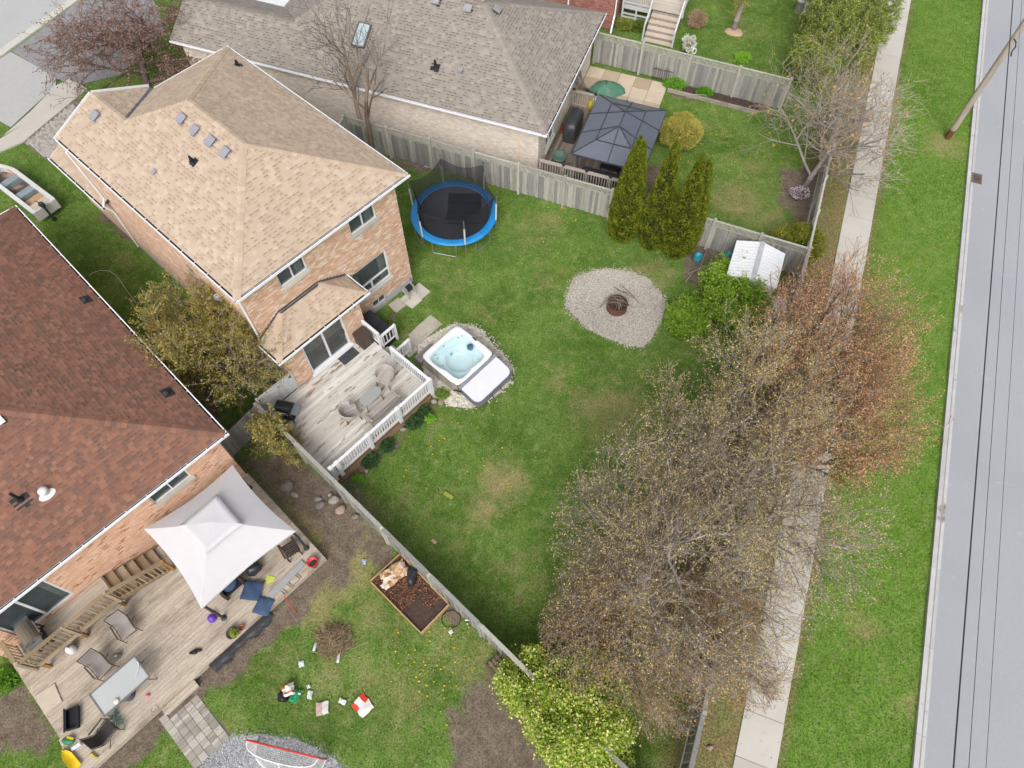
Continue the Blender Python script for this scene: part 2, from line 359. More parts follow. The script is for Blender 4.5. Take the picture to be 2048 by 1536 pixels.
n1 = noise(N, L, co, .45, 5, .6); n2 = noise(N, L, co, 2.2, 6, .65); n3 = noise(N, L, co, 16, 5, .7); n4 = noise(N, L, co, 45, 3, .7)
def thr(mask, nz, amt, lo=.35, hi=.65):
    m = N.new('ShaderNodeMath'); m.operation = 'MULTIPLY_ADD'; L.new(nz, m.inputs[0]); m.inputs[1].default_value = amt; m.inputs[2].default_value = -amt / 2
    a = N.new('ShaderNodeMath'); a.operation = 'ADD'; L.new(mask, a.inputs[0]); L.new(m.outputs[0], a.inputs[1]); return rmap(N, L, a.outputs[0], lo, hi)
nb = noise(N, L, co, 1.3, 8, .72)
col = mix(N, L, rmap(N, L, n1, .35, .65), lin('526f2c', 1.05), lin('6d8840', 1.05))
col = mix(N, L, aa.outputs['Alpha'], col, lin('698a38', 1.06))
col = mix(N, L, rmap(N, L, n2, .50, .74, 0, .7), col, lin('8f9862', 1.06))
col = mix(N, L, rmap(N, L, n2, .45, .25, 0, .6), col, lin('3f6a24', 1.06))
col = mix(N, L, thr(sa.outputs['Green'], nb, 1.5, .25, .95), col, mix(N, L, n3, lin('a89a72', 1.06), lin('8d8156', 1.06)))
col = mix(N, L, thr(sb.outputs['Red'], nb, 1.2, .3, .9), col, mix(N, L, rmap(N, L, n3, .3, .7), lin('6f5f45', 1.06), lin('93855c', 1.06)))
col = mix(N, L, thr(sa.outputs['Red'], nb, 1.9, .38, .78), col, mix(N, L, rmap(N, L, n2, .3, .7), lin('685b50', 1.0), lin('8a7d6e', 1.0)))
col = mix(N, L, thr(sa.outputs['Blue'], n3, .5, .4, .6), col, mix(N, L, rmap(N, L, n4, .3, .7), lin('9c948a', 1.06), lin('cdc6bc', 1.06)))
col = mix(N, L, thr(sb.outputs['Green'], n3, .5, .4, .6), col, mix(N, L, rmap(N, L, n4, .3, .7), lin('c2b8aa', 1.06), lin('ede6dc', 1.06)))
col = mix(N, L, thr(sb.outputs['Blue'], n3, .4, .4, .6), col, mix(N, L, rmap(N, L, n4, .3, .7), lin('9a9b9f', 1.06), lin('c3c4c9', 1.06)))
col = mix(N, L, 1., col, rmap(N, L, n3, .3, .7, .42, 1.4), 'MULTIPLY')
col = mix(N, L, 1., col, rmap(N, L, n4, .25, .75, .7, 1.25), 'MULTIPLY')
L.new(col, b.inputs['Base Color'])
bp = N.new('ShaderNodeBump'); bp.inputs['Strength'].default_value = .8; bp.inputs['Distance'].default_value = .04; L.new(n3, bp.inputs['Height']); L.new(bp.outputs[0], b.inputs['Normal'])
gme.materials.append(gmat); go = bpy.data.objects.new('ground', gme); _link(go, None, Matrix()); tag(go, kind='structure')

# grass blades over the turf
def scatter(n, x0, x1, y0, y1):
    X = rng.uniform(x0, x1, n); Y = rng.uniform(y0, y1, n)
    d0 = X; dep = Y * _s + CAM_H * _c; up = Y * _c - CAM_H * _s
    k = (np.abs(FPX * X / dep) < 1050) & (np.abs(FPX * up / dep) < 800); return X[k], Y[k]
BLOCK = []      # plan areas kept free of grass: (frame, a0, a1, b0, b1)
def blocked(X, Y):
    k = np.zeros(X.shape, bool)
    for fr, a0, a1, b0, b1 in BLOCK:
        A = (X - fr.o[0]) * fr.e[0] + (Y - fr.o[1]) * fr.e[1]; B = (X - fr.o[0]) * fr.n[0] + (Y - fr.o[1]) * fr.n[1]
        k |= (A > a0) & (A < a1) & (B > b0) & (B < b1)
    for pl in PBLOCK: k |= psd(X, Y, pl) > -.03
    return k
PBLOCK = [poly_px(p) for p in ([(-400, -150), (-400, 400), (0, 112), (165, 0), (330, -150)], [(0, 112), (24, 100), (158, 0), (300, -20), (330, 60), (240, 150), (150, 175), (175, 180), (200, 190), (260, 260), (230, 420), (212, 432), (150, 365), (80, 310), (47, 286), (0, 304), (-60, 345), (-60, 150)])] + [np.array([FC(-.5, 5.9)[:2], FC(4.1, 5.9)[:2], FC(4.1, 9.68)[:2], FC(-.5, 9.68)[:2]])]
BLOCK += [(SF, -5, 60, -1.36, .0), (SF, -5, 60, -30, -5.5), (FA, 0, 8, .2, 16), (FB, -12, -.2, .3, 20), (FC, -22, 0, .3, 11), (FA, -1.4, 4.2, -4.9, .4), (FB, -10.4, -.2, -4.6, .4), (FC, 0, 5.2, .5, 9)]
def lawn_blades():
    X, Y = scatter(520000, -32, 32, 0, 43)
    k = ~blocked(X, Y); X, Y = X[k], Y[k]
    d, dry, fire, verge, lit, tub, gg = masks(X, Y)
    bare = np.clip(np.maximum.reduce([d * .93, fire * 1.1, tub * 1.1, gg * 1.1, lit * .75, dry * .55]), 0, 1)
    k = rng.random(len(X)) > bare * 1.05 - .05; X, Y, verge, dry = X[k], Y[k], verge[k], dry[k]
    n = len(X); an = rng.uniform(0, 6.283, n); h = rng.uniform(.03, .085, n) * (1 + .25 * verge) * (.75 + .5 * vnoise(X, Y, .4, 15)); w = rng.uniform(.010, .022, n); le = rng.uniform(.2, 1.0, n) * h
    la = rng.uniform(0, 6.283, n); gz = .015 * np.sin(X * 1.3 + Y * .7) + .012 * np.sin(X * .6 - Y * 1.9) - .03
    a = np.stack([X - np.cos(an) * w, Y - np.sin(an) * w, gz - .01], 1); c = np.stack([X + np.cos(an) * w, Y + np.sin(an) * w, gz - .01], 1); t = np.stack([X + np.cos(la) * le, Y + np.sin(la) * le, gz + h], 1)
    big = .36 * vnoise(X, Y, 3.1, 3) + .32 * vnoise(X, Y, 1.1, 4) + .32 * (.5 * vnoise(X, Y, .33, 5) + .5 * vnoise(X, Y, .13, 6))
    sh = np.clip(-.08 + .95 * big + .25 * (rng.random(n) - .5) + .02 * verge + .3 * verge * (vnoise(X, Y, 1.7, 12) - .5), 0, .8); sh = np.where(rng.random(n) < .10 + .5 * dry, rng.uniform(.82, 1, n), sh)
    mb = MB(); mb.quads(np.stack([a, c, t], 1), sh)
    m = leafmat('grass_blade', ['41601f', '4f7326', '61852f', '77963c', '92a64e', 'a89e6c', 'b4a67c'], .3)
    o = obj('grass', mb, m, label='short green grass covering the yards and the verge', cat='grass', kind='stuff')

# ------------------------------------------------------------------ the street on the right
asph = M_('asphalt', ['b4b6bc'], rough=.9, var=.05, vscale=.5, fine=.16, fscale=60, bump=.2, bscale=150, patch=[('acaeb5', .25, .45, .7), ('c6c8cc', 1.2, .62, .8)])
road = MB(); road.poly([SF(-8, -5.80, .004), SF(-8, -14, .004), SF(60, -14, .004), SF(60, -5.80, .004)][::-1]); tag(obj('road', road, asph), kind='structure')
swm = M_('pavement_concrete', ['d9d4cc', 'd3cec6', 'dcd8d0', 'cec9c0'], rough=.92, var=.07, vscale=1.2, fine=.05, fscale=70, bump=.15, patch=[('c4b9a8', 3, .62, .8)])
sw = obj('sidewalk', MB().bx(SF, -6, 58, -1.33, -.02, -.1, -.012), M_('slab_joint', ['8a8378'], rough=1)); tag(sw, kind='structure')  # grey base that shows in the slab joints
sp = Pieces('slab', swm, sw)
for i in range(42):
    a = -5.6 + 1.5 * i; sp.bx(SF, a + .008, a + 1.492, -1.345 + random.uniform(-.01, .01), random.uniform(-.01, .01), -.08, .022 + random.uniform(-.006, .006))
sp.done()
kb = obj('kerb', MB().bx(SF, -6, 58, -5.72, -5.52, -.1, .07), M_('kerb_base', ['a9a6a1'], rough=1)); tag(kb, kind='structure')
kmat = M_('kerb_concrete', ['cfced0', 'c8c7c9', 'd4d3d4'], rough=.9, var=.12, vscale=2, fine=.08, bump=.1, patch=[('8f8984', .7, .6, .7)])
ks = Pieces('kerb_stone', kmat, kb)
for i in range(22):
    a = -5.8 + 3.0 * i; ks.bx(SF, a + .006, a + 2.994, -5.66, -5.50, -.1, .10); 
ks.done()
gs = Pieces('gutter_slab', kmat, kb)
for i in range(22):
    a = -5.8 + 3.0 * i; gs.bx(SF, a + .006, a + 2.994, -5.86, -5.662, -.1, .012)
gs.done()
dr = thing('storm_drain', SF(27.2, -5.9), 'rusty square storm drain grate set in the gutter', 'drain')
da = SF.loc(P(1948, 356))[0]
DR = SF.sub(da, -5.95)
rust = M_('rusty_iron', ['7b6a60', '6a5a52'], rough=.8, var=.3)
m = MB()
for q in ((-.36, -.30, -.3, .3), (.30, .36, -.3, .3), (-.3, .3, -.3, -.24), (-.3, .3, .24, .3)): m.bx(DR, *q, .006, .03)
obj('frame', m, rust, dr); WM_ = None
for i in range(9): box_obj('bar', DR, -.29 + i * .066, -.25 + i * .066, -.24, .24, .008, .026, rust, dr)
box_obj('sump', DR, -.3, .3, -.24, .24, .004, .007, M_('sump_dark', ['3a3532'], rough=1), dr)

# the front street and drives at the far left
fst = MB(); fst.poly([(*poly_px([p])[0], .006) for p in [(-400, -150), (-400, 400), (0, 108), (150, 0), (330, -150)]][::-1])
tag(obj('front_road', fst, M_('old_asphalt', ['c2c2c2'], rough=.95, var=.06, vscale=.6, fine=.08, fscale=70)), kind='structure')
fk = MB(); fk.poly([(*poly_px([p])[0], .10) for p in [(-60, 160), (0, 117), (158, 2), (260, -72), (250, -78), (150, -6), (0, 103), (-60, 146)]], .15); tag(obj('front_kerb', fk, concrete), kind='structure')
dv1 = MB(); dv1.poly([(*poly_px([p])[0], .012) for p in [(0, 118), (22, 104), (112, 155), (112, 172), (22, 255), (-40, 220), (-60, 160)]][::-1]); tag(obj('driveway', dv1, M_('pale_asphalt', ['c0c0bf'], rough=.95, var=.06, fine=.1, fscale=60)), kind='structure')
dv2 = MB(); dv2.poly([(*poly_px([p])[0], .014) for p in [(24, 103), (158, 4), (300, -20), (330, 60), (240, 150), (150, 172), (114, 158)]][::-1]); tag(obj('neighbour_driveway', dv2, M_('dark_drive', ['9b9b9d'], rough=.95, var=.08, fine=.1)), kind='structure')
fp = MB(); fp.poly([(*poly_px([p])[0], .03) for p in [(-60, 345), (0, 304), (47, 284), (148, 200), (175, 178), (140, 158), (112, 172), (60, 225), (0, 278), (-60, 310)]][::-1], .1); tag(obj('front_sidewalk', fp, swm), kind='structure')
pv = obj('paver_driveway', MB().poly([(*poly_px([p])[0], .005) for p in [(47, 286), (148, 202), (200, 190), (260, 260), (230, 420), (212, 432), (150, 365), (80, 310)]][::-1]), M_('paver_joint', ['7f7972'], rough=1)); tag(pv, kind='structure')
pvp = Pieces('paver', M_('paver_grey', ['c3bcb3', 'b8b0a7', 'cbc4bc', 'ada59c'], rough=.9, var=.1), pv, 300)
PVP = poly_px([(47, 286), (148, 202), (200, 190), (260, 260), (230, 420), (212, 432), (150, 365), (80, 310)])
for i in range(-45, 45):
    for j in range(-8, 50):
        a = -1.6 + .115 * i + .02; bb = 12.0 + .23 * j + (.115 if i % 2 else 0); q = FA(a, bb)
        if psd(np.array([q[0]]), np.array([q[1]]), PVP)[0] > .08: pvp.bx(FA, a - .05, a + .05, bb - .108, bb + .108, -.02, .03 + random.uniform(-.004, .004))
pvp.done()
# gravel: stones lying in the fire-pit patch, round the tub and under the net
def stones(name, label, poly, n, cols, r0, r1):
    lo = poly.min(0) - .3; hi = poly.max(0) + .3; X = rng.uniform(lo[0], hi[0], n); Y = rng.uniform(lo[1], hi[1], n)
    k = psd(X, Y, poly) > rng.normal(-.02, .10, n); X, Y = X[k], Y[k]; k = len(X)
    O = np.array([[1, 0, 0], [0, 1, 0], [-1, 0, 0], [0, -1, 0], [0, 0, .75], [0, 0, -.6]], float); F = np.array([[0, 1, 4], [1, 2, 4], [2, 3, 4], [3, 0, 4]])
    r = rng.uniform(r0, r1, k)[:, None, None]; an = rng.uniform(0, 6.28, k); ca, sa_ = np.cos(an), np.sin(an)
    V = O[None] * rng.uniform(.7, 1.3, (k, 6, 1)); V = np.stack([V[..., 0] * ca[:, None] - V[..., 1] * sa_[:, None], V[..., 0] * sa_[:, None] + V[..., 1] * ca[:, None], V[..., 2]], 2) * r
    V += np.stack([X, Y, rng.uniform(-.025, -.005, k)], 1)[:, None]
    FF = (F[None] + (np.arange(k) * 6)[:, None, None]).reshape(-1, 3)
    mb = MB(); mb.add(V.reshape(-1, 3), FF, np.repeat(rng.random(k), 4)); obj(name, mb, M_(name, cols, rough=.9, var=.1), label=label, cat='gravel', kind='stuff')
stones('fire_pit_gravel', 'pale pinkish gravel spread round the fire pit', FIRE, 14000, ['d6cfc6', 'c7c0b6', 'b6aea4', 'e2dbd2', 'a29a90', 'cec7bd'], .018, .035)
stones('white_pebbles', 'white decorative pebbles bedding the hot tub', TUBG, 7000, ['f4efe6', 'e6ded3', 'f6f2ec', 'd6ccbf', 'bfb3a4'], .025, .05)
stones('grey_gravel', 'fine grey gravel under the hockey net', GREYG, 9000, ['c6c7cc', 'b4b5ba', 'd2d3d8', '9fa0a5'], .014, .026)
# ------------------------------------------------------------------ building kit: roofs of single shingles, brick walls with openings, windows, gutters
def crossings(poly2, y):
    xs = []; k = len(poly2)
    for i in range(k):
        (x0, y0), (x1, y1) = poly2[i], poly2[(i + 1) % k]
        if (y0 <= y) != (y1 <= y): xs.append(x0 + (y - y0) / (y1 - y0) * (x1 - x0))
    xs.sort(); return list(zip(xs[::2], xs[1::2]))
WIDTHS = (.15, .19, .23, .27)
def shingle_plane(pts, u, pc, ex=.142, th=.011, wk=1., bands=None):
    "cover a planar polygon with courses of overlapping shingle tabs"
    pts = np.array(pts, float); u = np.array([u[0], u[1], 0.]); u /= np.linalg.norm(u)
    nn = None
    for i in range(1, len(pts) - 1):
        c = np.cross(pts[i] - pts[0], pts[i + 1] - pts[0])
        if np.linalg.norm(c) > 1e-3: nn = c / np.linalg.norm(c); break
    if nn[2] < 0: nn = -nn
    v = np.cross(nn, u)
    if v[2] < 0: u = -u; v = -v
    o = pts[0]; p2 = [((p - o) @ u, (p - o) @ v) for p in pts]; lo = min(q[1] for q in p2); hi = max(q[1] for q in p2)
    al = R(3.0); vv = v * math.cos(al) - nn * math.sin(al); n2 = np.cross(u, vv)
    Mb = np.eye(4); Mb[:3, 0] = u; Mb[:3, 1] = vv; Mb[:3, 2] = n2
    y = lo; row = 0
    while y < hi - .03:
        ym = min(y + ex * .45, hi - .01)
        for x0, x1 in crossings(p2, ym):
            x = x0 - random.uniform(0, .3); 
            while x < x1:
                w = random.choice(WIDTHS) * wk; a = max(x, x0); b = min(x + w, x1)
                if b - a > .02:
                    rel = random.random()
                    lift = .004 if rel > .45 else .0
                    M = Mb.copy(); M[:3, 3] = o + u * (a + b) / 2 + v * (y + ex * .5 + .012) + nn * (.010 + lift)
                    pc.box(M, (b - a - .003, ex + .03, th), rel)
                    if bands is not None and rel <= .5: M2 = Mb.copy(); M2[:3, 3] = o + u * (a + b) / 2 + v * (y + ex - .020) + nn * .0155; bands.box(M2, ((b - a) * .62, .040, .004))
                x += w
        y += ex; row += 1
    return nn
def caps(p, q, pc, w=.30, step=.17, th=.03, nn=(0, 0, 1)):
    p = np.array(p, float); q = np.array(q, float); d = q - p; L = np.linalg.norm(d); d /= L
    x = np.cross(d, np.array(nn, float)); x /= np.linalg.norm(x); n = np.cross(x, d); k = int(L / step)
    for sgn in (1, -1):
        al = sgn * R(16)
        xx = x * math.cos(al) - n * math.sin(al) ; n3 = np.cross(xx, d)
        for i in range(k):
            dd = d * math.cos(R(3)) + n3 * math.sin(R(3)); nz = np.cross(xx, dd)
            M = np.eye(4); M[:3, 0] = xx; M[:3, 1] = dd; M[:3, 2] = nz; M[:3, 3] = p + d * (i + .5) * step + xx * sgn * w * .25 + n * .024
            random.seed(i * 7 + int(L * 100)); pc.box(M, (w * .52, step + .03, th * .5), .05 + .9 * random.random())
def opens_skip(ops, a, b, z0, z1):
    seg = [(a, b)]
    for (oa, ob, oz0, oz1) in ops:
        if z1 > oz0 + .005 and z0 < oz1 - .005:
            ns = []
            for s0, s1 in seg:
                if s1 <= oa or s0 >= ob: ns.append((s0, s1))
                else:
                    if s0 < oa: ns.append((s0, oa))
                    if s1 > ob: ns.append((ob, s1))
            seg = ns
    return seg
def wall(parent, fr, a0, a1, z0, z1, ops, bmat, mort, bricks=True, th=.2, name='wall'):
    ys = sorted({z0, z1} | {max(z0, min(z1, z)) for o in ops for z in o[2:]}); m = MB()
    for i in range(len(ys) - 1):
        for s0, s1 in opens_skip(ops, a0, a1, ys[i], ys[i + 1]):
            m.bx(fr, s0, s1, 0, th, ys[i], ys[i + 1])
    w = obj(name, m, mort if bricks else bmat, parent)
    if bricks:
        mb = MB(); z = z0 + .006; row = 0
        while z + .06 < z1:
            x = a0 - (.105 if row % 2 else 0)
            while x < a1:
                for s0, s1 in opens_skip(ops, max(x, a0), min(x + .198, a1), z, z + .062):
                    if s1 - s0 > .02: mb.bx(fr, s0, s1, -.012 + random.uniform(-.002, .002), .01, z, z + .062)
                x += .21
            z += .074; row += 1
        o = obj('brick', mb, bmat, w); o['kind'] = 'stuff'
    return w
def window(parent, fr, a0, a1, z0, z1, split=.5, sill=True, depth=.09, fw=.055, transom=None, room=True, name='window', tint=None):
    m = MB(); d0, d1 = depth - .05, depth + .03
    m.bx(fr, a0, a0 + fw, d0, d1, z0, z1).bx(fr, a1 - fw, a1, d0, d1, z0, z1).bx(fr, a0 + fw, a1 - fw, d0, d1, z0, z0 + fw).bx(fr, a0 + fw, a1 - fw, d0, d1, z1 - fw, z1)
    zs = [(z0 + fw, z1 - fw)] if transom is None else [(z0 + fw, transom - fw / 2), (transom + fw / 2, z1 - fw)]
    if transom is not None: m.bx(fr, a0 + fw, a1 - fw, d0 + .004, d1 - .004, transom - fw / 2, transom + fw / 2)
    spans = []
    for k, (q0, q1) in enumerate(zs):
        if split and (transom is None or k == 0):
            x = a0 + (a1 - a0) * split; m.bx(fr, x - fw / 2, x + fw / 2, d0 + .003, d1 - .003, q0, q1); spans += [(a0 + fw, x - fw / 2, q0, q1), (x + fw / 2, a1 - fw, q0, q1)]
        else: spans.append((a0 + fw, a1 - fw, q0, q1))
    w = obj(name, m, white, parent)
    for i, (x0, x1, q0, q1) in enumerate(spans): box_obj('pane', fr, x0, x1, depth - .006 - .012 * (i % 2), depth + .002 - .012 * (i % 2), q0, q1, panein, w)
    if sill: box_obj('sill', fr, a0 - .07, a1 + .07, -.10, depth - .05, z0 - .13, z0 - .004, concrete, w)
    if room:
        box_obj('room_behind', fr, a0 - .3, a1 + .3, 1.3, 1.32, z0 - .6, z1 + .2, panedark, w)
        cur = MB()
        for k in range(7):
            x = a1 - .08 - k * .045; cur.bx(fr, x - .02, x + .02, .26 + .02 * (k % 2), .30 + .02 * (k % 2), z0 - .05, z1 + .02)
        obj('curtain', cur, M_('curtain', ['c9c7c0'], rough=.9, var=.15), w)
    return w
def gutter(parent, p, q, out, dark=True):
    "a trough along the eave from p to q; out points away from the house"
    p = np.array(p, float); q = np.array(q, float); out = np.array(out, float); m = MB(); L = np.linalg.norm((q - p)[:2]); d = (q - p) / np.linalg.norm(q - p)
    f = Fr(p, d[:2]); sg = 1 if f.n @ out[:2] > 0 else -1; z = p[2]
    B = lambda b0, b1: (min(b0 * sg, b1 * sg), max(b0 * sg, b1 * sg))
    m.bx(f, 0, L, *B(-.04, 0), z - .10, z).bx(f, 0, L, *B(-.13, -.03), z - .13, z - .115).bx(f, 0, L, *B(-.16, -.13), z - .15, z - .02)
    k = int(L / .75)
    for i in range(k + 1):
        x = .1 + i * (L - .2) / max(k, 1); m.bx(f, x - .012, x + .012, *B(-.13, -.03), z - .014, z - .002)
    g = obj('gutter', m, alum, parent)
    if dark: box_obj('gutter_bed', f, .01, L - .01, *B(-.13, -.03), z - .114, z - .07, gutterdark, g)
    return g
def onplane(px, py, p0, n):
    r = ray(px, py); n = np.array(n, float); t = ((np.array(p0) - CAMP) @ n) / (r @ n); return CAMP + r * t
def basis(n, u):
    n = np.array(n, float); n /= np.linalg.norm(n); u = np.array([u[0], u[1], 0.]); u = u - n * (u @ n); u /= np.linalg.norm(u); v = np.cross(n, u); M = np.eye(4); M[:3, 0] = u; M[:3, 1] = v; M[:3, 2] = n; return M
def box_vent(parent, c, n, u, s=.34, mat=None, h=.10):
    M = basis(n, u); M[:3, 3] = c; mat = mat or M_('vent_grey', ['a9a6b0'], rough=.5, var=.08)
    T = lambda x, y, z: M @ np.array(Matrix.Translation((x, y, z)))
    m = MB(); m.box(T(0, 0, .012), (s * 1.35, s * 1.35, .012)).box(T(0, 0, h * .6), (s * .82, s * .82, h))
    o = obj('roof_vent', m, M_('vent_base_' + mat.name, ['8d8b93'] if mat.name == 'vent_grey' else ['46444a'], rough=.6), parent)
    lid = MB(); lid.grid([[(M @ np.array([x, y, z, 1]))[:3] for (y, z) in ((-s * .56, h * 1.0), (-s * .5, h * 1.22), (s * .5, h * 1.22), (s * .56, h * 1.0))] for x in (-s * .56, -s * .5, s * .5, s * .56)])
    lid.box(T(0, 0, h * 1.04), (s * 1.08, s * 1.08, .03)); obj('vent_hood', lid, mat, o)
def pipe_vent(parent, c, n, u, h=.3, r=.05, plate=.34, mat=None):
    mat = mat or darkmetal; M = basis(n, u); M[:3, 3] = c
    m = MB(); m.box(M @ np.array(Matrix.Translation((0, -.06, .014))), (plate * 1.1, plate, .012)); m.lathe(TR(*c), [(.12, 0), (.085, .06), (r + .012, .16), (r + .012, .18)], 12)
    o = obj('vent_flashing', m, mat, parent); t = MB().tube([c, c + np.array([0, 0, h])], r, 10); obj('vent_pipe', t, mat, o, smooth=False)
def downspout(parent, pts, w=.07):
    m = MB()
    for a, b_ in zip(pts[:-1], pts[1:]): m.bar(a, b_, w, w * .8)
    return obj('downspout', m, alum, parent)
fascia = white
mortar_l = M_('mortar_light', ['cbbfae'], rough=1, var=.1)
brick_tan = M_('brick_tan', ['d9b59b', 'dfc0a9', 'd4ad91', 'e4cebc', 'dbb8a0', 'd0a98d', 'e0c5b0', 'd8b398', 'd2ac91', 'e8d8ca', 'dab69c', 'cca386'], rough=.9, var=.08, vscale=1.5, k=.95)
brick_pink = M_('brick_pink', ['dfb498', 'e4bda3', 'd9ac90', 'e7c4ac', 'dcb095', 'e1b89d', 'd6a688', 'e2bba0', 'dbb096', 'e5c0a8', 'd8aa8e', 'e0b69c', 'dfb498', 'e4bda3', 'd9ac90', 'e7c4ac', 'b88468'], rough=.9, var=.05, k=1.0)
brick_pale = M_('brick_pale', ['ddd1c4', 'e2d7cb', 'd8cbbe', 'e6dcd1', 'dbcfc2', 'd2c4b7'], rough=.9, var=.06, k=.95)
brick_red = M_('brick_red', ['b47a6e', 'a96e63', 'bd857a', '9e655b', 'c08c81', 'ae7469'], rough=.9, var=.1, bump=.1)
sh_tan = M_('shingle_tan', ['cab59f', 'c8b29c', 'c7b19a', 'ccb7a2', 'ceb9a4', 'cfbba6', 'd5c2ae', 'cdb8a3'], rough=.95, var=.06, vscale=.8, fine=.06, fscale=120, patch=[('b8a390', .7, .62, .85)])
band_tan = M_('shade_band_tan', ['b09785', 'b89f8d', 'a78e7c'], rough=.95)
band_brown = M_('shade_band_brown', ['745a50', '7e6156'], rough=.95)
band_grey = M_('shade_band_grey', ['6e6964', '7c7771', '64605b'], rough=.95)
sh_brown = M_('shingle_brown', ['896759', '916b5b', '856558', '976e5d', '9b715f', '986d5c', 'a17663', '8d695a'], rough=.95, var=.16, vscale=1.2, fine=.08, fscale=120)
sh_grey = M_('shingle_grey', ['a0988f', '9e968d', 'a29a91', '9d958c', 'a39b92', 'a59d94', 'aea59b', 'a0988f'], rough=.95, var=.05, vscale=.8, fine=.06, fscale=120)
under = M_('roof_underlay', ['5f554d'], rough=1)

# ------------------------------------------------------------------ tan-roofed brick house in the middle
ZE, WD, LN, PT = 6.44, 8.32, 11.79, .433
hA = thing('house', FA(4.1, 6), 'two-storey tan brick house with beige shingled hip roof in the middle', 'house')
zA = lambda d: ZE + PT * d
e = .11; GW = 2.2
def ra(a, b, d): return FA(a, b, zA(d) - PT * 0)
planesA = {
    'rear': ([FA(e, e, zA(e)), FA(WD - e, e, zA(e)), FA(WD / 2, WD / 2, zA(WD / 2))], FA.e),
    'left': ([FA(e, e, zA(e)), FA(e, 12.0, zA(e)), FA(GW, 12.0, zA(GW)), FA(GW, LN - GW, zA(GW)), FA(WD / 2, LN - WD / 2, zA(WD / 2)), FA(WD / 2, WD / 2, zA(WD / 2))], FA.n),
    'right': ([FA(WD - e, e, zA(e)), FA(WD - e, LN - e, zA(e)), FA(WD / 2, LN - WD / 2, zA(WD / 2)), FA(WD / 2, WD / 2, zA(WD / 2))], FA.n),
    'front': ([FA(WD - e, LN - e, zA(e)), FA(2 * GW - e, LN - e, zA(e)), FA(GW, LN - GW, zA(GW)), FA(WD / 2, LN - WD / 2, zA(WD / 2))], FA.e),
    'wing': ([FA(2 * GW - e, 12.0, zA(e)), FA(2 * GW - e, LN - e, zA(e)), FA(GW, LN - GW, zA(GW)), FA(GW, 12.0, zA(GW))], FA.n)}
m = MB()
for k, (pts, u) in planesA.items():
    n_ = np.cross(pts[1] - pts[0], pts[2] - pts[0]); n_ /= np.linalg.norm(n_); n_ = n_ if n_[2] > 0 else -n_
    pl = pts if k != 'left' else None
    if pl is None:
        m.poly([pts[0], pts[5], pts[4], pts[3], FA(e, LN - GW, zA(e))], .12, nrm=n_); m.poly([FA(e, LN - GW, zA(e)), pts[3], pts[2], pts[1]], .12, nrm=n_)
    else: m.poly(pts, .12, nrm=n_)
rA = obj('roof', m, under, hA)
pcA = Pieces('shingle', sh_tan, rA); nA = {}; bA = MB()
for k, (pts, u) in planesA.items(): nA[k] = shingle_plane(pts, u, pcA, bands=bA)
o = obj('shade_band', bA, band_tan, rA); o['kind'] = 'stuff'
cp = Pieces('ridge_cap', sh_tan, rA, 150)
J1, J2 = FA(WD / 2, WD / 2, zA(WD / 2)), FA(WD / 2, LN - WD / 2, zA(WD / 2))
for p, q in ((FA(e, e, zA(e)), J1), (FA(WD - e, e, zA(e)), J1), (J1, J2), (FA(WD - e, LN - e, zA(e)), J2), (FA(GW, LN - GW, zA(GW)), J2), (FA(GW, 12.0, zA(GW)), FA(GW, LN - GW, zA(GW)))): caps(p, q, cp)
cp.done(); pcA.done()
vl = MB(); vl.bar(FA(2 * GW, LN + .05, zA(0) + .03), FA(GW + .05, LN - GW, zA(GW) + .02), .22, .02, up=(0, 0, 1)); obj('valley_flashing', vl, M_('flashing_grey', ['6f747d'], rough=.5, metal=.3), rA)
gutter(hA, FA(0, 0, ZE + .03), FA(WD, 0, ZE + .03), -FA.n); gutter(hA, FA(0, .13, ZE + .03), FA(0, 12.0, ZE + .03), -FA.e)
gutter(hA, FA(WD, .13, ZE + .03), FA(WD, LN, ZE + .03), FA.e); gutter(hA, FA(2 * GW + .1, LN, ZE + .03), FA(WD - .13, LN, ZE + .03), FA.n)
m = MB(); m.bx(FA, .18, WD - .18, .18, LN - .1, ZE - .16, ZE - .13); obj('soffit', m, white, hA)
m = MB(); m.bar(FA(e - .1, 12.03, ZE), FA(GW, 12.03, zA(GW)), .04, .2).bar(FA(2 * GW, 12.03, ZE), FA(GW, 12.03, zA(GW) + .005), .04, .2); obj('rake_board', m, white, hA)
WA = FA.sub(0, .39)
opsA = [(5.3, 6.62, 5.15, 6.05), (1.84, 3.1, 5.15, 6.05), (4.62, 6.67, 1.42, 3.15), (5.37, 6.11, .22, .66)]
wA = wall(hA, WA, .32, 7.74, .4, ZE - .15, opsA, brick_tan, mortar_l)
LA_ = FA.sub(.32, 11.4, -math.pi / 2); wall(hA, LA_, 0, 11.0, .4, ZE - .15, [(6.4, 6.9, 3.6, 4.2)], brick_tan, mortar_l, th=.18)
RA_ = FA.sub(7.74, .40, math.pi / 2); wall(hA, RA_, 0, 11.0, .4, ZE - .15, [], brick_tan, mortar_l, th=.18)
FRA = FA.sub(7.54, 11.4, math.pi); wall(hA, FRA, .0, 7.2, .4, ZE - .15, [], brick_tan, mortar_l, bricks=False)
fnd = M_('foundation', ['c9c9cb'], rough=.9, var=.12, fine=.05)
m = MB(); m.bx(WA, .30, 5.30, -.02, .2, -.1, .4).bx(WA, 5.30, 6.18, -.02, .2, -.1, .2).bx(WA, 6.18, 7.76, -.02, .2, -.1, .4).bx(LA_, -.0, 10.8, -.03, .18, -.1, .4).bx(RA_, .2, 11, -.02, .18, -.1, .4); obj('foundation', m, fnd, hA)
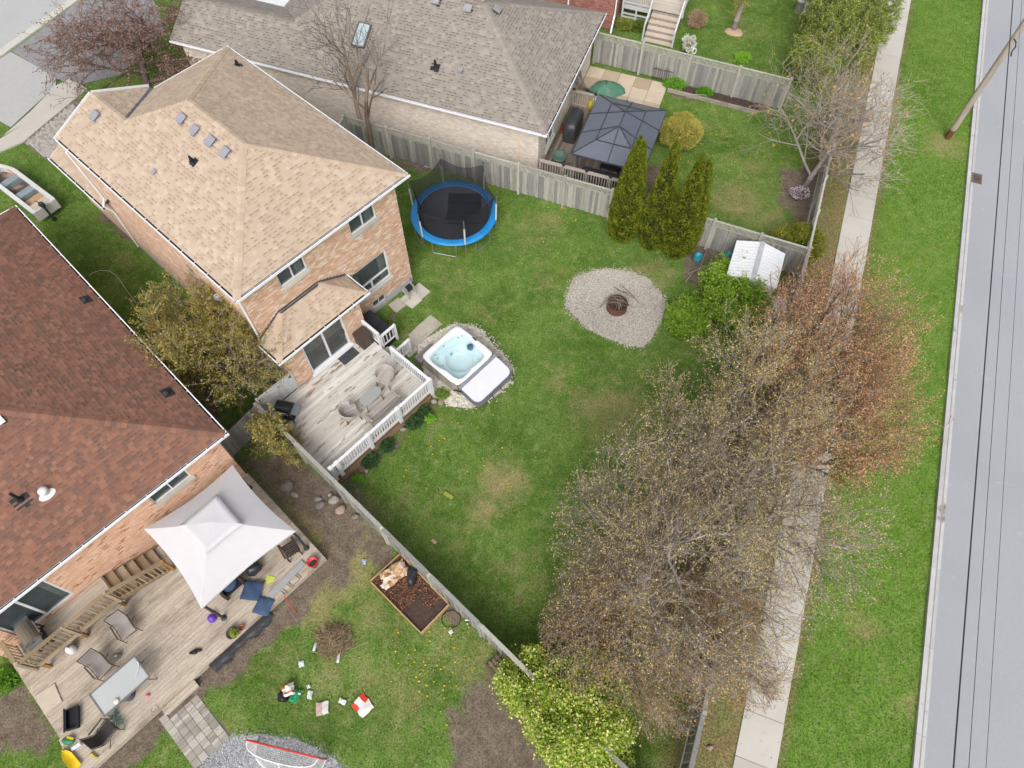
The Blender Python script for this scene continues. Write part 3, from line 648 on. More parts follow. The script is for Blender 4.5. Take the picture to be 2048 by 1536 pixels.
window(hA, WA, 5.3, 6.62, 5.15, 6.05); window(hA, WA, 1.84, 3.1, 5.15, 6.05); window(hA, WA, 4.62, 6.67, 1.42, 3.15, transom=1.98, fw=.08); window(hA, WA, 5.37, 6.11, .22, .66, sill=False, fw=.04)
inn = MB(); inn.bx(WA, 4.6, 6.6, .25, 2.0, .9, .95); obj('inner_floor', inn, M_('oak_floor', ['8d6b4c'], rough=.5), hA)
ch = MB(); q = WA(5.2, .75, 1.0)
ch.blob(q + np.array([0, 0, .75]), (.28, .22, .32), 10, 8, .04).blob(q + np.array([0, 0, .4]), (.3, .3, .18), 10, 6, .04); obj('indoor_chair', ch, M_('cream_cloth', ['e4dccb'], rough=.9), hA, smooth=True)
# vents
for (x, y) in ((192, 233), (365, 239), (391, 262), (423, 284), (452, 306)): box_vent(hA, onplane(x, y, J1, nA['left']), nA['left'], FA.n)
box_vent(hA, onplane(310, 345, J1, nA['left']), nA['left'], FA.n, s=.17, h=.08)
pipe_vent(hA, onplane(385, 326, J1, nA['left']), nA['left'], FA.n, .32); pipe_vent(hA, onplane(475, 131, J1, nA['right']), nA['right'], FA.n, .25)
# lower garage at the front, showing its left slope
ZG = 2.84
gp = [FA(-.0, 11.75, ZG + .05), FA(-.0, 16.3, ZG + .05), FA(2.2, 16.3, ZG + .05 + PT * 2.2), FA(2.2, 11.75, ZG + .05 + PT * 2.2)]
gq = [FA(4.4, 11.9, ZG + .05), FA(4.4, 16.3, ZG + .05), FA(2.2, 16.3, ZG + .05 + PT * 2.2), FA(2.2, 11.9, ZG + .05 + PT * 2.2)]
m = MB(); m.poly(gp, .1); m.poly(gq, .1); rg = obj('garage_roof', m, under, hA); pg = Pieces('shingle', sh_tan, rg, 80); shingle_plane(gp, FA.n, pg); shingle_plane(gq, FA.n, pg); pg.done()
gutter(hA, FA(-.12, 11.6, ZG + .06), FA(-.12, 16.3, ZG + .06), -FA.e)
m = MB(); m.bx(FA, .3, 4.2, 11.4, 16.0, -.1, ZG - .02); obj('garage_wall', m, brick_tan, hA)
downspout(hA, [FA(-.05, 6.9, ZE - .1), FA(.16, 7.6, ZE - .5), FA(.24, 7.7, .2)]) if False else None
downspout(hA, [FA(-.04, 11.2, ZE - .1), FA(.2, 11.55, ZG + .5), FA(-.02, 11.5, ZG + .2), FA(.2, 11.5, ZG - .3), FA(.22, 11.5, .15)])
downspout(hA, [FA(.05, .3, ZE - .1), FA(.22, .5, ZE - .45), FA(.25, .5, .2)])
# bay at the rear
ZB_, PB = 3.4, .57
hb = [FA(.10, -.88, ZB_ + .03), FA(4.5, -.88, ZB_ + .03)]; top = ZB_ + .03 + PB * 1.27
bp_ = {'f': ([hb[0], hb[1], FA(3.23, .39, top), FA(1.37, .39, top)], FA.e), 'r': ([hb[1], FA(4.5, .39, ZB_ + .03), FA(3.23, .39, top)], FA.n), 'l': ([hb[0], FA(.10, .39, ZB_ + .03), FA(1.37, .39, top)], FA.n)}
m = MB(); [m.poly(p, .08) for p, u in bp_.values()]; rb = obj('bay_roof', m, under, hA); pb = Pieces('shingle', sh_tan, rb, 200)
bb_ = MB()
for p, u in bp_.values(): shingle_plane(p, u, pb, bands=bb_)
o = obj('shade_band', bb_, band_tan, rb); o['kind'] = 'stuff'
caps(hb[1], FA(3.23, .39, top), pb, w=.26); caps(hb[0], FA(1.37, .39, top), pb, w=.26); pb.done()
fl = M_('flashing_dark', ['66666a'], rough=.5, metal=.2)
m = MB(); m.bx(WA, 1.3, 3.3, -.03, -.013, top - .03, top + .09); m.bar(WA(1.35, -.10, top - .03), WA(3.2, -.10, top - .03), .03, .17, up=(0, 0, 1))
for i in range(8):
    x = 3.3 + i * .15; m.bx(WA, x, x + .15, -.026, -.013, top - .05 - (i + 1) * .15 * PB, top + .06 - i * .15 * PB); m.bx(WA, 1.15 - i * .15, 1.30 - i * .15, -.026, -.013, top - .05 - (i + 1) * .15 * PB, top + .06 - i * .15 * PB)
obj('step_flashing', m, fl, hA)
gutter(hA, FA(-.02, -1.0, ZB_ + .02), FA(4.62, -1.0, ZB_ + .02), -FA.n); gutter(hA, FA(4.62, -.87, ZB_ + .02), FA(4.62, .38, ZB_ + .02), FA.e); gutter(hA, FA(-.02, -.87, ZB_ + .02), FA(-.02, .38, ZB_ + .02), -FA.e)
m = MB(); m.bx(FA, .1, 4.5, -.87, .38, ZB_ - .13, ZB_ - .10); obj('bay_soffit', m, white, hA)
BW = FA.sub(0, -.6); DO = (1.18, 3.27, .78, 2.80)
wall(hA, BW, .35, 4.2, .1, ZB_ - .12, [DO], brick_tan, mortar_l, th=.15)
BR = FA.sub(4.2, -.6, math.pi / 2); wall(hA, BR, .012, .98, .1, ZB_ - .12, [], brick_tan, mortar_l, th=.15); BL = FA.sub(.35, .38, -math.pi / 2); wall(hA, BL, 0, .97, .1, ZB_ - .12, [], brick_tan, mortar_l, th=.15)
sd_ = window(hA, BW, *DO, fw=.09, sill=False, room=False, name='sliding_door')
box_obj('handle', BW, 3.14, 3.165, .005, .035, 1.7, 1.95, darkmetal, sd_); box_obj('threshold', BW, 1.1, 3.35, -.16, .04, .765, .80, white, sd_)
m = MB(); m.bx(BW, .6, 3.9, .2, 3.5, .70, .72); obj('inner_floor', m, M_('oak_floor', ['8d6b4c'], rough=.5), hA)
rgx = MB(); rgx.bx(BW, 1.2, 2.7, .6, 1.5, .725, .735); obj('inner_rug', rgx, M_('wood_rug', ['a96f3f', '8f5c34'], rough=.8, var=.3), hA)
m = MB(); m.bx(BW, .6, 3.9, 3.2, 3.25, .7, 3.2); obj('inner_wall', m, M_('room_grey', ['9b978f'], rough=.9, var=.3), hA)
fl_ = MB(); q = BW(3.62, -.18, 3.05); fl_.lathe(TR(*q, 0, R(50)), [(.02, .1), (.05, .09), (.075, 0), (.07, -.02)], 10).lathe(TR(*(BW(3.85, -.18, 3.05)), 0, R(50)), [(.02, .1), (.05, .09), (.075, 0), (.07, -.02)], 10).bar(BW(3.73, 0, 3.1), BW(3.73, -.14, 3.1), .05, .05); obj('flood_light', fl_, darkmetal, hA)
m = MB(); m.bx(RA_, .35, .75, -.28, -.02, 1.0, 1.5).bx(RA_, .4, .7, -.2, -.02, .5, .8); obj('meter_box', m, M_('meter_grey', ['c2c4c2'], rough=.6), hA)
m = MB(); m.bx(WA, 6.95, 7.5, -.16, -.02, .05, .44); obj('window_well', m, fnd, hA)
m = MB(); m.lathe(LA_.M(8.5, -.1, 3.9), [(.12, -.1), (.14, .1), (.1, .16), (0, .16)], 10); obj('wall_vent', m, white, hA)
m = MB(); m.box(FA.M(.16, .9, 1.6), (.22, .3, .4)); obj('utility_box', m, M_('meter_grey', ['c2c4c2']), hA)

# ------------------------------------------------------------------ brown-roofed brick house on the left
ZBH, WB, LB, PBH = 4.0, 10.4, 15.5, .43
hB = thing('house', FB(-5, 5), 'pinkish brick house with a brown shingled hip roof at the left edge', 'house')
zb = lambda d: ZBH + PBH * d
plB = {'rear': ([FB(-WB + e, e, zb(e)), FB(-e, e, zb(e)), FB(-WB / 2, WB / 2, zb(WB / 2))], FB.e),
       'right': ([FB(-e, e, zb(e)), FB(-e, LB - e, zb(e)), FB(-WB / 2, LB - WB / 2, zb(WB / 2)), FB(-WB / 2, WB / 2, zb(WB / 2))], FB.n),
       'front': ([FB(-e, LB - e, zb(e)), FB(-WB + e, LB - e, zb(e)), FB(-WB / 2, LB - WB / 2, zb(WB / 2))], FB.e),
       'left': ([FB(-WB + e, LB - e, zb(e)), FB(-WB + e, e, zb(e)), FB(-WB / 2, WB / 2, zb(WB / 2)), FB(-WB / 2, LB - WB / 2, zb(WB / 2))], FB.n)}
m = MB()
for p, u in plB.values():
    n_ = np.cross(p[1] - p[0], p[2] - p[0]); n_ /= np.linalg.norm(n_); m.poly(p, .12, nrm=n_ if n_[2] > 0 else -n_)
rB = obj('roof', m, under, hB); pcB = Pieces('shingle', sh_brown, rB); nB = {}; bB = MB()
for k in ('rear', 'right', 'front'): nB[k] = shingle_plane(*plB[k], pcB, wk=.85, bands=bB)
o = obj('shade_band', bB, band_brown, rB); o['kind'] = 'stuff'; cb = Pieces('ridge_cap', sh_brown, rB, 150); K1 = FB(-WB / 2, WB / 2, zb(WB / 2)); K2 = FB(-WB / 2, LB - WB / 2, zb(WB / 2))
for p, q in ((FB(-e, e, zb(e)), K1), (K1, K2), (FB(-e, LB - e, zb(e)), K2), (FB(-WB + e, e, zb(e)), K1)): caps(p, q, cb, w=.34)
cb.done(); pcB.done()
gutter(hB, FB(-WB, 0, ZBH + .03), FB(0, 0, ZBH + .03), -FB.n); gutter(hB, FB(0, .13, ZBH + .03), FB(0, LB, ZBH + .03), FB.e); gutter(hB, FB(-WB, LB, ZBH + .03), FB(-.13, LB, ZBH + .03), FB.n)
box_obj('soffit', FB, -WB + .18, -.18, .18, LB - .18, ZBH - .16, ZBH - .13, white, hB)
fg = [FB(-.7, LB + 1.3, 2.7), FB(-.7, LB - .3, 2.7), FB(-4.0, LB - .3, 2.7 + .43 * 3.3), FB(-4.0, LB + 1.3, 2.7 + .43 * 3.3)]
m = MB(); m.poly(fg, .1); r2 = obj('porch_roof', m, under, hB); p2 = Pieces('shingle', sh_brown, r2, 60); shingle_plane(fg, FB.n, p2); p2.done()
gutter(hB, FB(-.58, LB + 1.3, 2.72), FB(-.58, LB - .2, 2.72), FB.e)
m = MB(); m.bx(FB, -4, -.9, LB - .4, LB + 1.1, 0, 2.6); obj('porch_wall', m, brick_pink, hB)
WB_ = FB.sub(0, .4)
wT = (-3.33, -1.85, 2.72, 3.42); dB = (-9.2, -7.2, 1.40, 3.5)
wall(hB, WB_, -WB + .4, -.42, .0, ZBH - .15, [wT, dB], brick_pink, M_('mortar_pink', ['d9c0ad'], rough=1))
RB_ = FB.sub(-.42, .41, math.pi / 2); wall(hB, RB_, 0, LB - .8, 0, ZBH - .15, [], brick_pink, M_('mortar_pink', ['d9c0ad']), th=.18)
window(hB, WB_, *wT, fw=.05); sdb = window(hB, WB_, *dB, fw=.08, sill=False, name='sliding_door')
m = MB(); m.bx(FB, -WB + .4, -WB + .6, .5, LB - .5, 0, ZBH - .15).bx(FB, -WB + .6, -.6, LB - .6, LB - .4, 0, ZBH - .15); obj('side_wall', m, brick_pink, hB)
dk = M_('vent_black', ['3d3b3f'], rough=.6)
for (x, y, k) in ((172, 600, 'right'), (335, 786, 'right')):
    q = onplane(x, y, K1, nB[k]); Mv = basis(nB[k], FB.n); Mv[:3, 3] = q; o = obj('roof_vent', MB().box(Mv @ np.array(Matrix.Translation((0, 0, .03))), (.42, .36, .03)), dk, hB)
    t = MB().lathe(Mv @ np.array(Matrix.Translation((-.05, .08, .03))), [(.11, 0), (.10, .1), (.08, .14), (0, .15)], 12); obj('vent_hood', t, dk, o, smooth=True)
pipe_vent(hB, onplane(42, 1000, K1, nB['rear']), nB['rear'], FB.e, .55, .05, .5)
q = onplane(92, 986, K1, nB['rear']); Mv = basis(nB['rear'], FB.e); Mv[:3, 3] = q
wv = obj('roof_vent', MB().lathe(Mv @ np.array(Matrix.Translation((0, -.08, .02))), [(0, .02), (.27, .02), (.27, 0)], 16, sy=.55), white, hB)
obj('vent_hood', MB().lathe(TR(*(q + np.array([0, 0, .02]))), [(.12, 0), (.12, .12), (.16, .13), (.15, .2), (.09, .26), (0, .27)], 16), white, wv, smooth=True)
box_vent(hB, onplane(0, 843, K1, nB['rear']), nB['rear'], FB.e, mat=white, s=.25)
m = MB(); m.box(WB_.M(-6.35, -.04, 3.55), (.25, .07, .06)); obj('wall_lamp', m, darkmetal, hB)

# ------------------------------------------------------------------ grey-roofed bungalow at the top
ZC, LC, TC, PC = 3.0, 16.75, 10.17, .5
hC = thing('house', FC(-8, 5), 'pale brick bungalow with a grey shingled hip roof and skylight at the top', 'house')
zc = lambda d: ZC + PC * d
HW = TC / 2; WG = 2.36
plC = {'side': ([FC(-e, e, zc(e)), FC(-20.9, e, zc(e)), FC(-20.9, WG, zc(WG)), FC(-LC + WG, WG, zc(WG)), FC(-LC + HW, HW, zc(HW)), FC(-HW, HW, zc(HW))], FC.e),
       'right': ([FC(-e, e, zc(e)), FC(-e, TC - e, zc(e)), FC(-HW, HW, zc(HW))], FC.n),
       'far': ([FC(-e, TC - e, zc(e)), FC(-LC + e, TC - e, zc(e)), FC(-LC + HW, HW, zc(HW)), FC(-HW, HW, zc(HW))], FC.e),
       'left': ([FC(-LC + e, 2 * WG, zc(e)), FC(-LC + e, TC - e, zc(e)), FC(-LC + HW, HW, zc(HW)), FC(-LC + WG, WG, zc(WG))], FC.n),
       'wing': ([FC(-20.9, 2 * WG - e, zc(e)), FC(-LC + e, 2 * WG - e, zc(e)), FC(-LC + WG, WG, zc(WG)), FC(-20.9, WG, zc(WG))], FC.e)}
m = MB()
for k, (p, u) in plC.items():
    n_ = np.cross(p[1] - p[0], p[2] - p[0]); n_ /= np.linalg.norm(n_); n_ = n_ if n_[2] > 0 else -n_
    if k == 'side': m.poly([p[0], FC(-LC + WG, e, zc(e)), p[3], p[4], p[5]], .12, nrm=n_); m.poly([FC(-LC + WG, e, zc(e)), p[1], p[2], p[3]], .12, nrm=n_)
    else: m.poly(p, .12, nrm=n_)
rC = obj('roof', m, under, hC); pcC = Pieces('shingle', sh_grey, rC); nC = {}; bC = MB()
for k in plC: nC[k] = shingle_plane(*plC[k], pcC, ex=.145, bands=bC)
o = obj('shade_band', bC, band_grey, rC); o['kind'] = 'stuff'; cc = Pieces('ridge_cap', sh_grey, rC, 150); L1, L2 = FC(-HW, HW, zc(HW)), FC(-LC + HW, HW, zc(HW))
for p, q in ((FC(-e, e, zc(e)), L1), (L1, L2), (FC(-e, TC - e, zc(e)), L1), (FC(-LC + WG, WG, zc(WG)), L2), (FC(-20.9, WG, zc(WG)), FC(-LC + WG, WG, zc(WG)))): caps(p, q, cc, w=.34)
cc.done(); pcC.done()
gutter(hC, FC(-20.9, 0, ZC + .03), FC(0, 0, ZC + .03), -FC.n); gutter(hC, FC(0, .13, ZC + .03), FC(0, TC, ZC + .03), FC.e)
box_obj('soffit', FC, -20.8, -.18, .18, TC - .18, ZC - .16, ZC - .13, white, hC)
WC_ = FC.sub(0, .45)
wall(hC, WC_, -20.6, -.55, -.05, ZC - .15, [], brick_pale, M_('mortar_pale', ['c9bfb4'], rough=1), th=.2)
RC_ = FC.sub(-.55, .46, math.pi / 2); opC = [(1.2, 2.6, .5, 2.2), (5.6, 6.6, 1.0, 2.2)]
wall(hC, RC_, 0, TC - .9, -.05, ZC - .15, opC, brick_pale, M_('mortar_pale', ['c9bfb4']), th=.2)
for oo in opC: window(hC, RC_, *oo)
m = MB(); m.bx(FC, -20.6, -20.4, .5, TC - .5, 0, 2.8).bx(FC, -20.4, -.6, TC - .65, TC - .45, 0, 2.8); obj('far_wall', m, brick_pale, hC)
# skylight
q = onplane(724, 72, L1, nC['side']); Mv = basis(nC['side'], FC.e); Mv[:3, 3] = q
m = MB()
for (x, y, w, h) in ((-.33, 0, .06, 1.25), (.33, 0, .06, 1.25), (0, .6, .6, .06), (0, -.6, .6, .06)): m.box(Mv @ np.array(Matrix.Translation((x, y, .07))), (w, h, .14))
skl = obj('skylight', m, M_('skylight_frame', ['6d6a68'], rough=.5), hC)
G = [[(Mv @ np.array([x, y, .10 + .09 * math.cos(x / .31 * 1.4) * (1 if abs(y) < .5 else .45), 1]))[:3] for y in (-.57, -.5, -.2, .2, .5, .57)] for x in np.linspace(-.3, .3, 9)]
obj('skylight_dome', MB().grid(G), M_('acrylic_dome', ['c4d6dc'], rough=.15, var=.1, spec=.6), skl, smooth=True)
vk = M_('vent_dark', ['a7a4a8'], rough=.5)
for (x, y, k) in ((873, 4, 'side'), (937, 20, 'side'), (992, 23, 'right')): box_vent(hC, onplane(x, y, L1, nC[k]), nC[k], FC.e if k == 'side' else FC.n, s=.36, mat=vk, h=.16)
pipe_vent(hC, onplane(871, 133, L1, nC['side']), nC['side'], FC.e, .35, .055, .42); box_vent(hC, onplane(922, 141, L1, nC['side']), nC['side'], FC.e, s=.2, mat=vk, h=.1)
m = MB(); m.lathe(WC_.M(-12.6, -.08, 2.55), [(.12, -.1), (.16, .06), (0, .08)], 8); obj('wall_vent', m, white, hC)
m = MB(); m.bx(WC_, -1.55, -1.48, -.03, -.013, 0, 2.8); obj('cable_duct', m, brick_pink, hC)

# ------------------------------------------------------------------ red brick house behind the bungalow
FD = Fr(P(1222, 60), FC.e)
hD = thing('house', FD(-4, 2), 'red brick house with white window and downspout at the top edge', 'house')
opD = [(-2.3, -.45, 2.6, 4.2)]
wall(hD, FD, -9.5, 0, 0, 5.2, opD, brick_red, M_('mortar_red', ['c9b3aa'], rough=1)); window(hD, FD, *opD[0], fw=.07)
RD = FD.sub(0, .01, math.pi / 2); wall(hD, RD, 0, 7, 0, 5.2, [], brick_red, M_('mortar_red', ['c9b3aa']), th=.18)
m = MB(); m.bx(FD, -9.5, -9.3, .2, 7, 0, 5.2).bx(FD, -9.3, -.2, 6.8, 7, 0, 5.2); obj('far_wall', m, brick_red, hD)
rp = [FD(-10, -.5, 5.2), FD(.5, -.5, 5.2), FD(-4.75, 3.5, 7.2)], [FD(.5, -.5, 5.2), FD(.5, 7.5, 5.2), FD(-4.75, 3.5, 7.2)], [FD(.5, 7.5, 5.2), FD(-10, 7.5, 5.2), FD(-4.75, 3.5, 7.2)], [FD(-10, 7.5, 5.2), FD(-10, -.5, 5.2), FD(-4.75, 3.5, 7.2)]
m = MB(); [m.poly(list(p), .1) for p in rp]; obj('roof', m, sh_grey, hD)
downspout(hD, [FD(-2.75, -.06, 5.1), FD(-2.75, -.06, .1)], .1); downspout(hD, [FD(.08, .1, 5.0), FD(.08, .1, .9), FD(.1, -.5, .12)], .09)
# ------------------------------------------------------------------ fences
grey_wood = M_('weathered_fence_wood', ['a3a19b', '979590', 'aeaca5', '8a8987', 'b6b3aa', '9d9b95', '908f8c', 'a9a69e'], rough=.9, var=.28, vscale=1.0, fine=.15, fscale=8, stretch=(9, 9, .6), k=.95, patch=[('60666a', 1.0, .52, .72), ('a09878', .6, .60, .8)])
post_wood = M_('fence_post_wood', ['b2b0a6', 'a6a49a', 'bcbab0'], rough=.9, var=.2, stretch=(3, 3, .6), k=.95)
def fence(label, p, q, hb=1.5, lat=.34, sp=2.4, bw=.14, group='wooden board fences', both=0, cap=.0, start_post=True):
    p = np.array([p[0], p[1], 0.]); q = np.array([q[0], q[1], 0.]); L = np.linalg.norm(q - p); f = Fr(p, (q - p)[:2])
    t = thing('fence', p, label, 'fence', group); n = max(1, round(L / sp)); H2 = hb + lat
    for i in range(n + 1):
        x = i * L / n
        box_obj('post', f, x - .06, x + .06, -.085, .05, -.1, H2 + .13 + (.04 if lat else -.06) + random.uniform(-.02, .02), post_wood, t)
    bs = Pieces('board', grey_wood, t)
    for i in range(n):
        x0 = i * L / n + .052; x1 = (i + 1) * L / n - .052; k = max(1, round((x1 - x0) / bw)); w = (x1 - x0) / k
        for j in range(k):
            o = .012 * (1 if j % 2 else -1)
            bs.bx(f, x0 + j * w + .004, x0 + (j + 1) * w - .004, -.012 + o, .008 + o, .06 + random.uniform(-.02, .02), hb + random.uniform(-.006, .006))
        for z in ([.3, hb] if lat else [.3, hb - .1]): box_obj('rail', f, x0, x1, .022, .065, z - .045, z + .035, post_wood, t)
        if lat:
            box_obj('cap_rail', f, x0 - .0, x1 + .0, -.045, .045, H2 + .035, H2 + .075, post_wood, t)
            lb = MB(); st = .12; m_ = int((x1 - x0 + lat) / st)
            for s_ in (1, -1):
                for j in range(m_):
                    a = x0 - lat + j * st + .02 if s_ == 1 else x0 + j * st + .02; pa, pb_ = (a, hb + .04), (a + lat * s_ * 1. , hb + lat + .03)
                    if s_ == -1: pb_ = (a - lat, hb + lat + .03)
                    # clip to the panel
                    def cl(u, v):
                        (ax, az), (bx_, bz) = u, v
                        for lim, sg in ((x0, 1), (x1, -1)):
                            if (ax - lim) * sg < 0 and (bx_ - lim) * sg < 0: return None
                            if (ax - lim) * sg < 0: k_ = (lim - ax) / (bx_ - ax); ax, az = lim, az + k_ * (bz - az)
                            if (bx_ - lim) * sg < 0: k_ = (lim - bx_) / (ax - bx_); bx_, bz = lim, bz + k_ * (az - bz)
                        return (ax, az), (bx_, bz)
                    c = cl(pa, pb_)
                    if c and abs(c[0][0] - c[1][0]) > .02: lb.bar(f(c[0][0], .006 * s_, c[0][1]), f(c[1][0], .006 * s_, c[1][1]), .008, .032, up=(f.n[0], f.n[1], 0) if False else (0, 0, 1))
            o = obj('lattice', lb, post_wood, t); o['kind'] = 'stuff'
        elif cap: box_obj('cap_rail', f, i * L / n, (i + 1) * L / n - .004, -.075, .075, hb + .005, hb + .04, grey_wood, t)
    bs.done(); return t
a0, a1 = P(703, 291), P(1216, 437); dac = (a1 - a0) / np.linalg.norm(a1 - a0)
fence('long weathered grey fence with lattice top behind the trampoline', a0, a1)
b0, b1 = P(1258, 449), SF(21.2, 1.62)
fence('short weathered lattice-topped fence between the cedars and the white shed', P(1240, 444), b1)
fence('lattice-topped grey fence at the back of the stone patio', P(1187, 125), P(1484, 200) + (P(1484, 200) - P(1187, 125)) * .24)
fence('grey street-side fence with lattice beside the bare grey tree', SF(21.2, 1.62), SF(33.0, 1.62), lat=.34)
fence('long street-side fence running under the budding trees', SF(-1.5, 1.62), SF(21.0, 1.62), lat=0, hb=1.75, cap=1)
fa0 = P(511.7, 808, 1.8); fa1 = P(1250, 1536, 1.8); fd = (fa1 - fa0) / np.linalg.norm(fa1 - fa0)
fence('grey board fence running from the white deck down between the two lawns', fa0, fa1 + fd * 1.2, lat=0, hb=1.78, cap=1)
fence('dark weathered fence closing the gap beside the brown-roofed house', FB(-.4, 1.6), fa0 + np.array([-.08, .05, 0]), lat=0, hb=1.6, sp=1.6)
fence('short weathered fence return beside the bare tree', P(703, 291) + np.array([-.05, -.1, 0]), FA(7.95, 7.6), lat=.34, sp=1.6)

# ------------------------------------------------------------------ white deck of the tan house
deckpaint = M_('peeling_deck_paint', ['d6d2ca', 'cdc8bf', 'dedad3', 'c6c0b6'], rough=.85, var=.1, stretch=(1.0, 5, 1), ang=FA.ang, patch=[('ab9080', 1.1, .585, .615), ('9c8070', .4, .62, .65)], k=.95, fine=.08)
brownb = M_('brown_skirt', ['9b7a68', '8e6d5c'], rough=.9, var=.2)
dA = thing('deck', FA(1.4, -2.7), 'white railed wooden deck with peeling paint behind the tan house', 'deck')
ZD = .75; S0, S1, T0, T1 = -1.30, 4.02, -4.84, -.62
bs = Pieces('deck_board', deckpaint, dA); t_ = T0
while t_ < T1 - .1:
    brk = random.uniform(0, 4)
    for x0, x1 in ((S0, brk), (brk, S1)) if .6 < brk else ((S0, S1),): bs.bx(FA, x0 + .003, x1 - .003, t_ + .004, t_ + .136, ZD - .03, ZD + random.uniform(-.003, .003))
    t_ += .14
bs.done()
m = MB(); m.bx(FA, S0, S1, T0 + .01, T0 + .05, ZD - .26, ZD - .035).bx(FA, S1 - .05, S1 - .01, T0 + .06, T1, ZD - .26, ZD - .035).bx(FA, S0 + .01, S0 + .05, T0 + .06, T1, ZD - .26, ZD - .035); obj('rim_board', m, brownb, dA)
for x in (-1.2, .5, 2.2, 3.9):
    for y in (-4.7, -2.7, -.9): box_obj('support_post', FA, x - .05, x + .05, y - .05, y + .05, -.1, ZD - .04, brownb, dA)
m = MB()
for i in range(62):
    for sg in (1, -1):
        x = S0 + .05 + i * .085; x2 = x + sg * .42
        if S0 < x2 < S1: m.bar(FA(x, T0 + .02 + .006 * sg, .03), FA(x2, T0 + .02 + .006 * sg, ZD - .26), .008, .03)
o = obj('lattice_skirt', m, M_('tan_lattice', ['c0a083', 'b39478'], rough=.9), dA); o['kind'] = 'stuff'
def railing(parent, fr, p, q, z0, mat=white, h=.92, posts=(0, 1), pw=.10, sp=.125, capw=.12, bw=.038, boards=(), lowgap=.08):
    "posts, two rails, a cap and single balusters between p and q (plan points in frame fr)"
    A = fr(*p); B = fr(*q); L = np.linalg.norm(B - A); f = Fr(A, (B - A)[:2])
    for k in posts: x = k * L; box_obj('rail_post', f, x - pw / 2, x + pw / 2, -pw / 2, pw / 2, z0 - .2, z0 + h + .04, mat, parent)
    ks = sorted(set([0, 1] + list(posts)))
    for u, v in zip(ks[:-1], ks[1:]):
        x0, x1 = u * L + pw / 2 + .001, v * L - pw / 2 - .001
        if x1 - x0 < .1: continue
        box_obj('bottom_rail', f, x0, x1, -.02, .02, z0 + lowgap, z0 + lowgap + .07, mat, parent); box_obj('top_rail', f, x0, x1, -.02, .02, z0 + h - .10, z0 + h - .03, mat, parent)
        box_obj('cap_rail', f, x0, x1, -capw / 2, capw / 2, z0 + h - .026, z0 + h + .01, mat, parent)
        n = max(1, int((x1 - x0) / sp)); pc = Pieces('baluster', mat, parent)
        for i in range(n): x = x0 + (i + .5) * (x1 - x0) / n; pc.bx(f, x - bw / 2, x + bw / 2, -.018 + .0, .018, z0 + lowgap + .072, z0 + h - .102)
        pc.done()
railing(dA, FA, (S0 + .05, T0 + .02), (S1 - .05, T0 + .02), ZD, posts=(0, .06, .36, .66, 1), pw=.16, bw=.05, sp=.12)
railing(dA, FA, (S1 - .05, T0 + .15), (S1 - .05, -2.55), ZD)
railing(dA, FA, (S1 + .05, -.68), (S1 + .05, -1.62), ZD); railing(dA, FA, (S1 + .12, -1.62), (S1 + .92, -1.62), ZD - .25, h=.85, sp=.14)
m = MB()
for i, (x, z) in enumerate(((4.02, .5), (4.30, .27))):
    box_obj('step', FA, x + .003, x + .30, -2.5, -1.7, z - .05, z, M_('grey_step', ['b9b4ab', 'aea99f'], rough=.9, var=.15), dA); box_obj('riser', FA, x + .25, x + .275, -2.5, -1.7, 0, z - .052, M_('grey_step', ['b9b4ab']), dA)
railing(dA, FA, (S1 + .08, -2.55), (S1 + .85, -2.55), ZD - .38, h=.85, sp=.12)
# lattice privacy screen at its back corner
scr = thing('privacy_screen', FA(-.5, -.66), 'pale lattice-topped screen at the back corner of the white deck', 'screen')
sc = Pieces('board', M_('pale_board', ['d8dbdc', 'cfd2d4'], rough=.8, var=.08), scr)
for i in range(12): sc.bx(FA, -1.28 + i * .133, -1.28 + i * .133 + .128, -.60, -.58, ZD, ZD + .85)
sc.done()
m = MB()
for i in range(26):
    for sg in (1, -1):
        x = -1.28 + i * .07; x2 = x + sg * .26
        if -1.3 < x2 < .32 and x < .32: m.bar(FA(x, -.59 + .006 * sg, ZD + .88), FA(x2, -.59 + .006 * sg, ZD + 1.14), .008, .03)
o = obj('lattice', m, white, scr); o['kind'] = 'stuff'
for x in (-1.33, .34): box_obj('post', FA, x - .04, x + .04, -.63, -.55, 0, ZD + 1.25, M_('pale_board', ['d8dbdc']), scr)
box_obj('cap_rail', FA, -1.28, .29, -.625, -.555, ZD + 1.16, ZD + 1.2, M_('pale_board', ['d8dbdc']), scr)

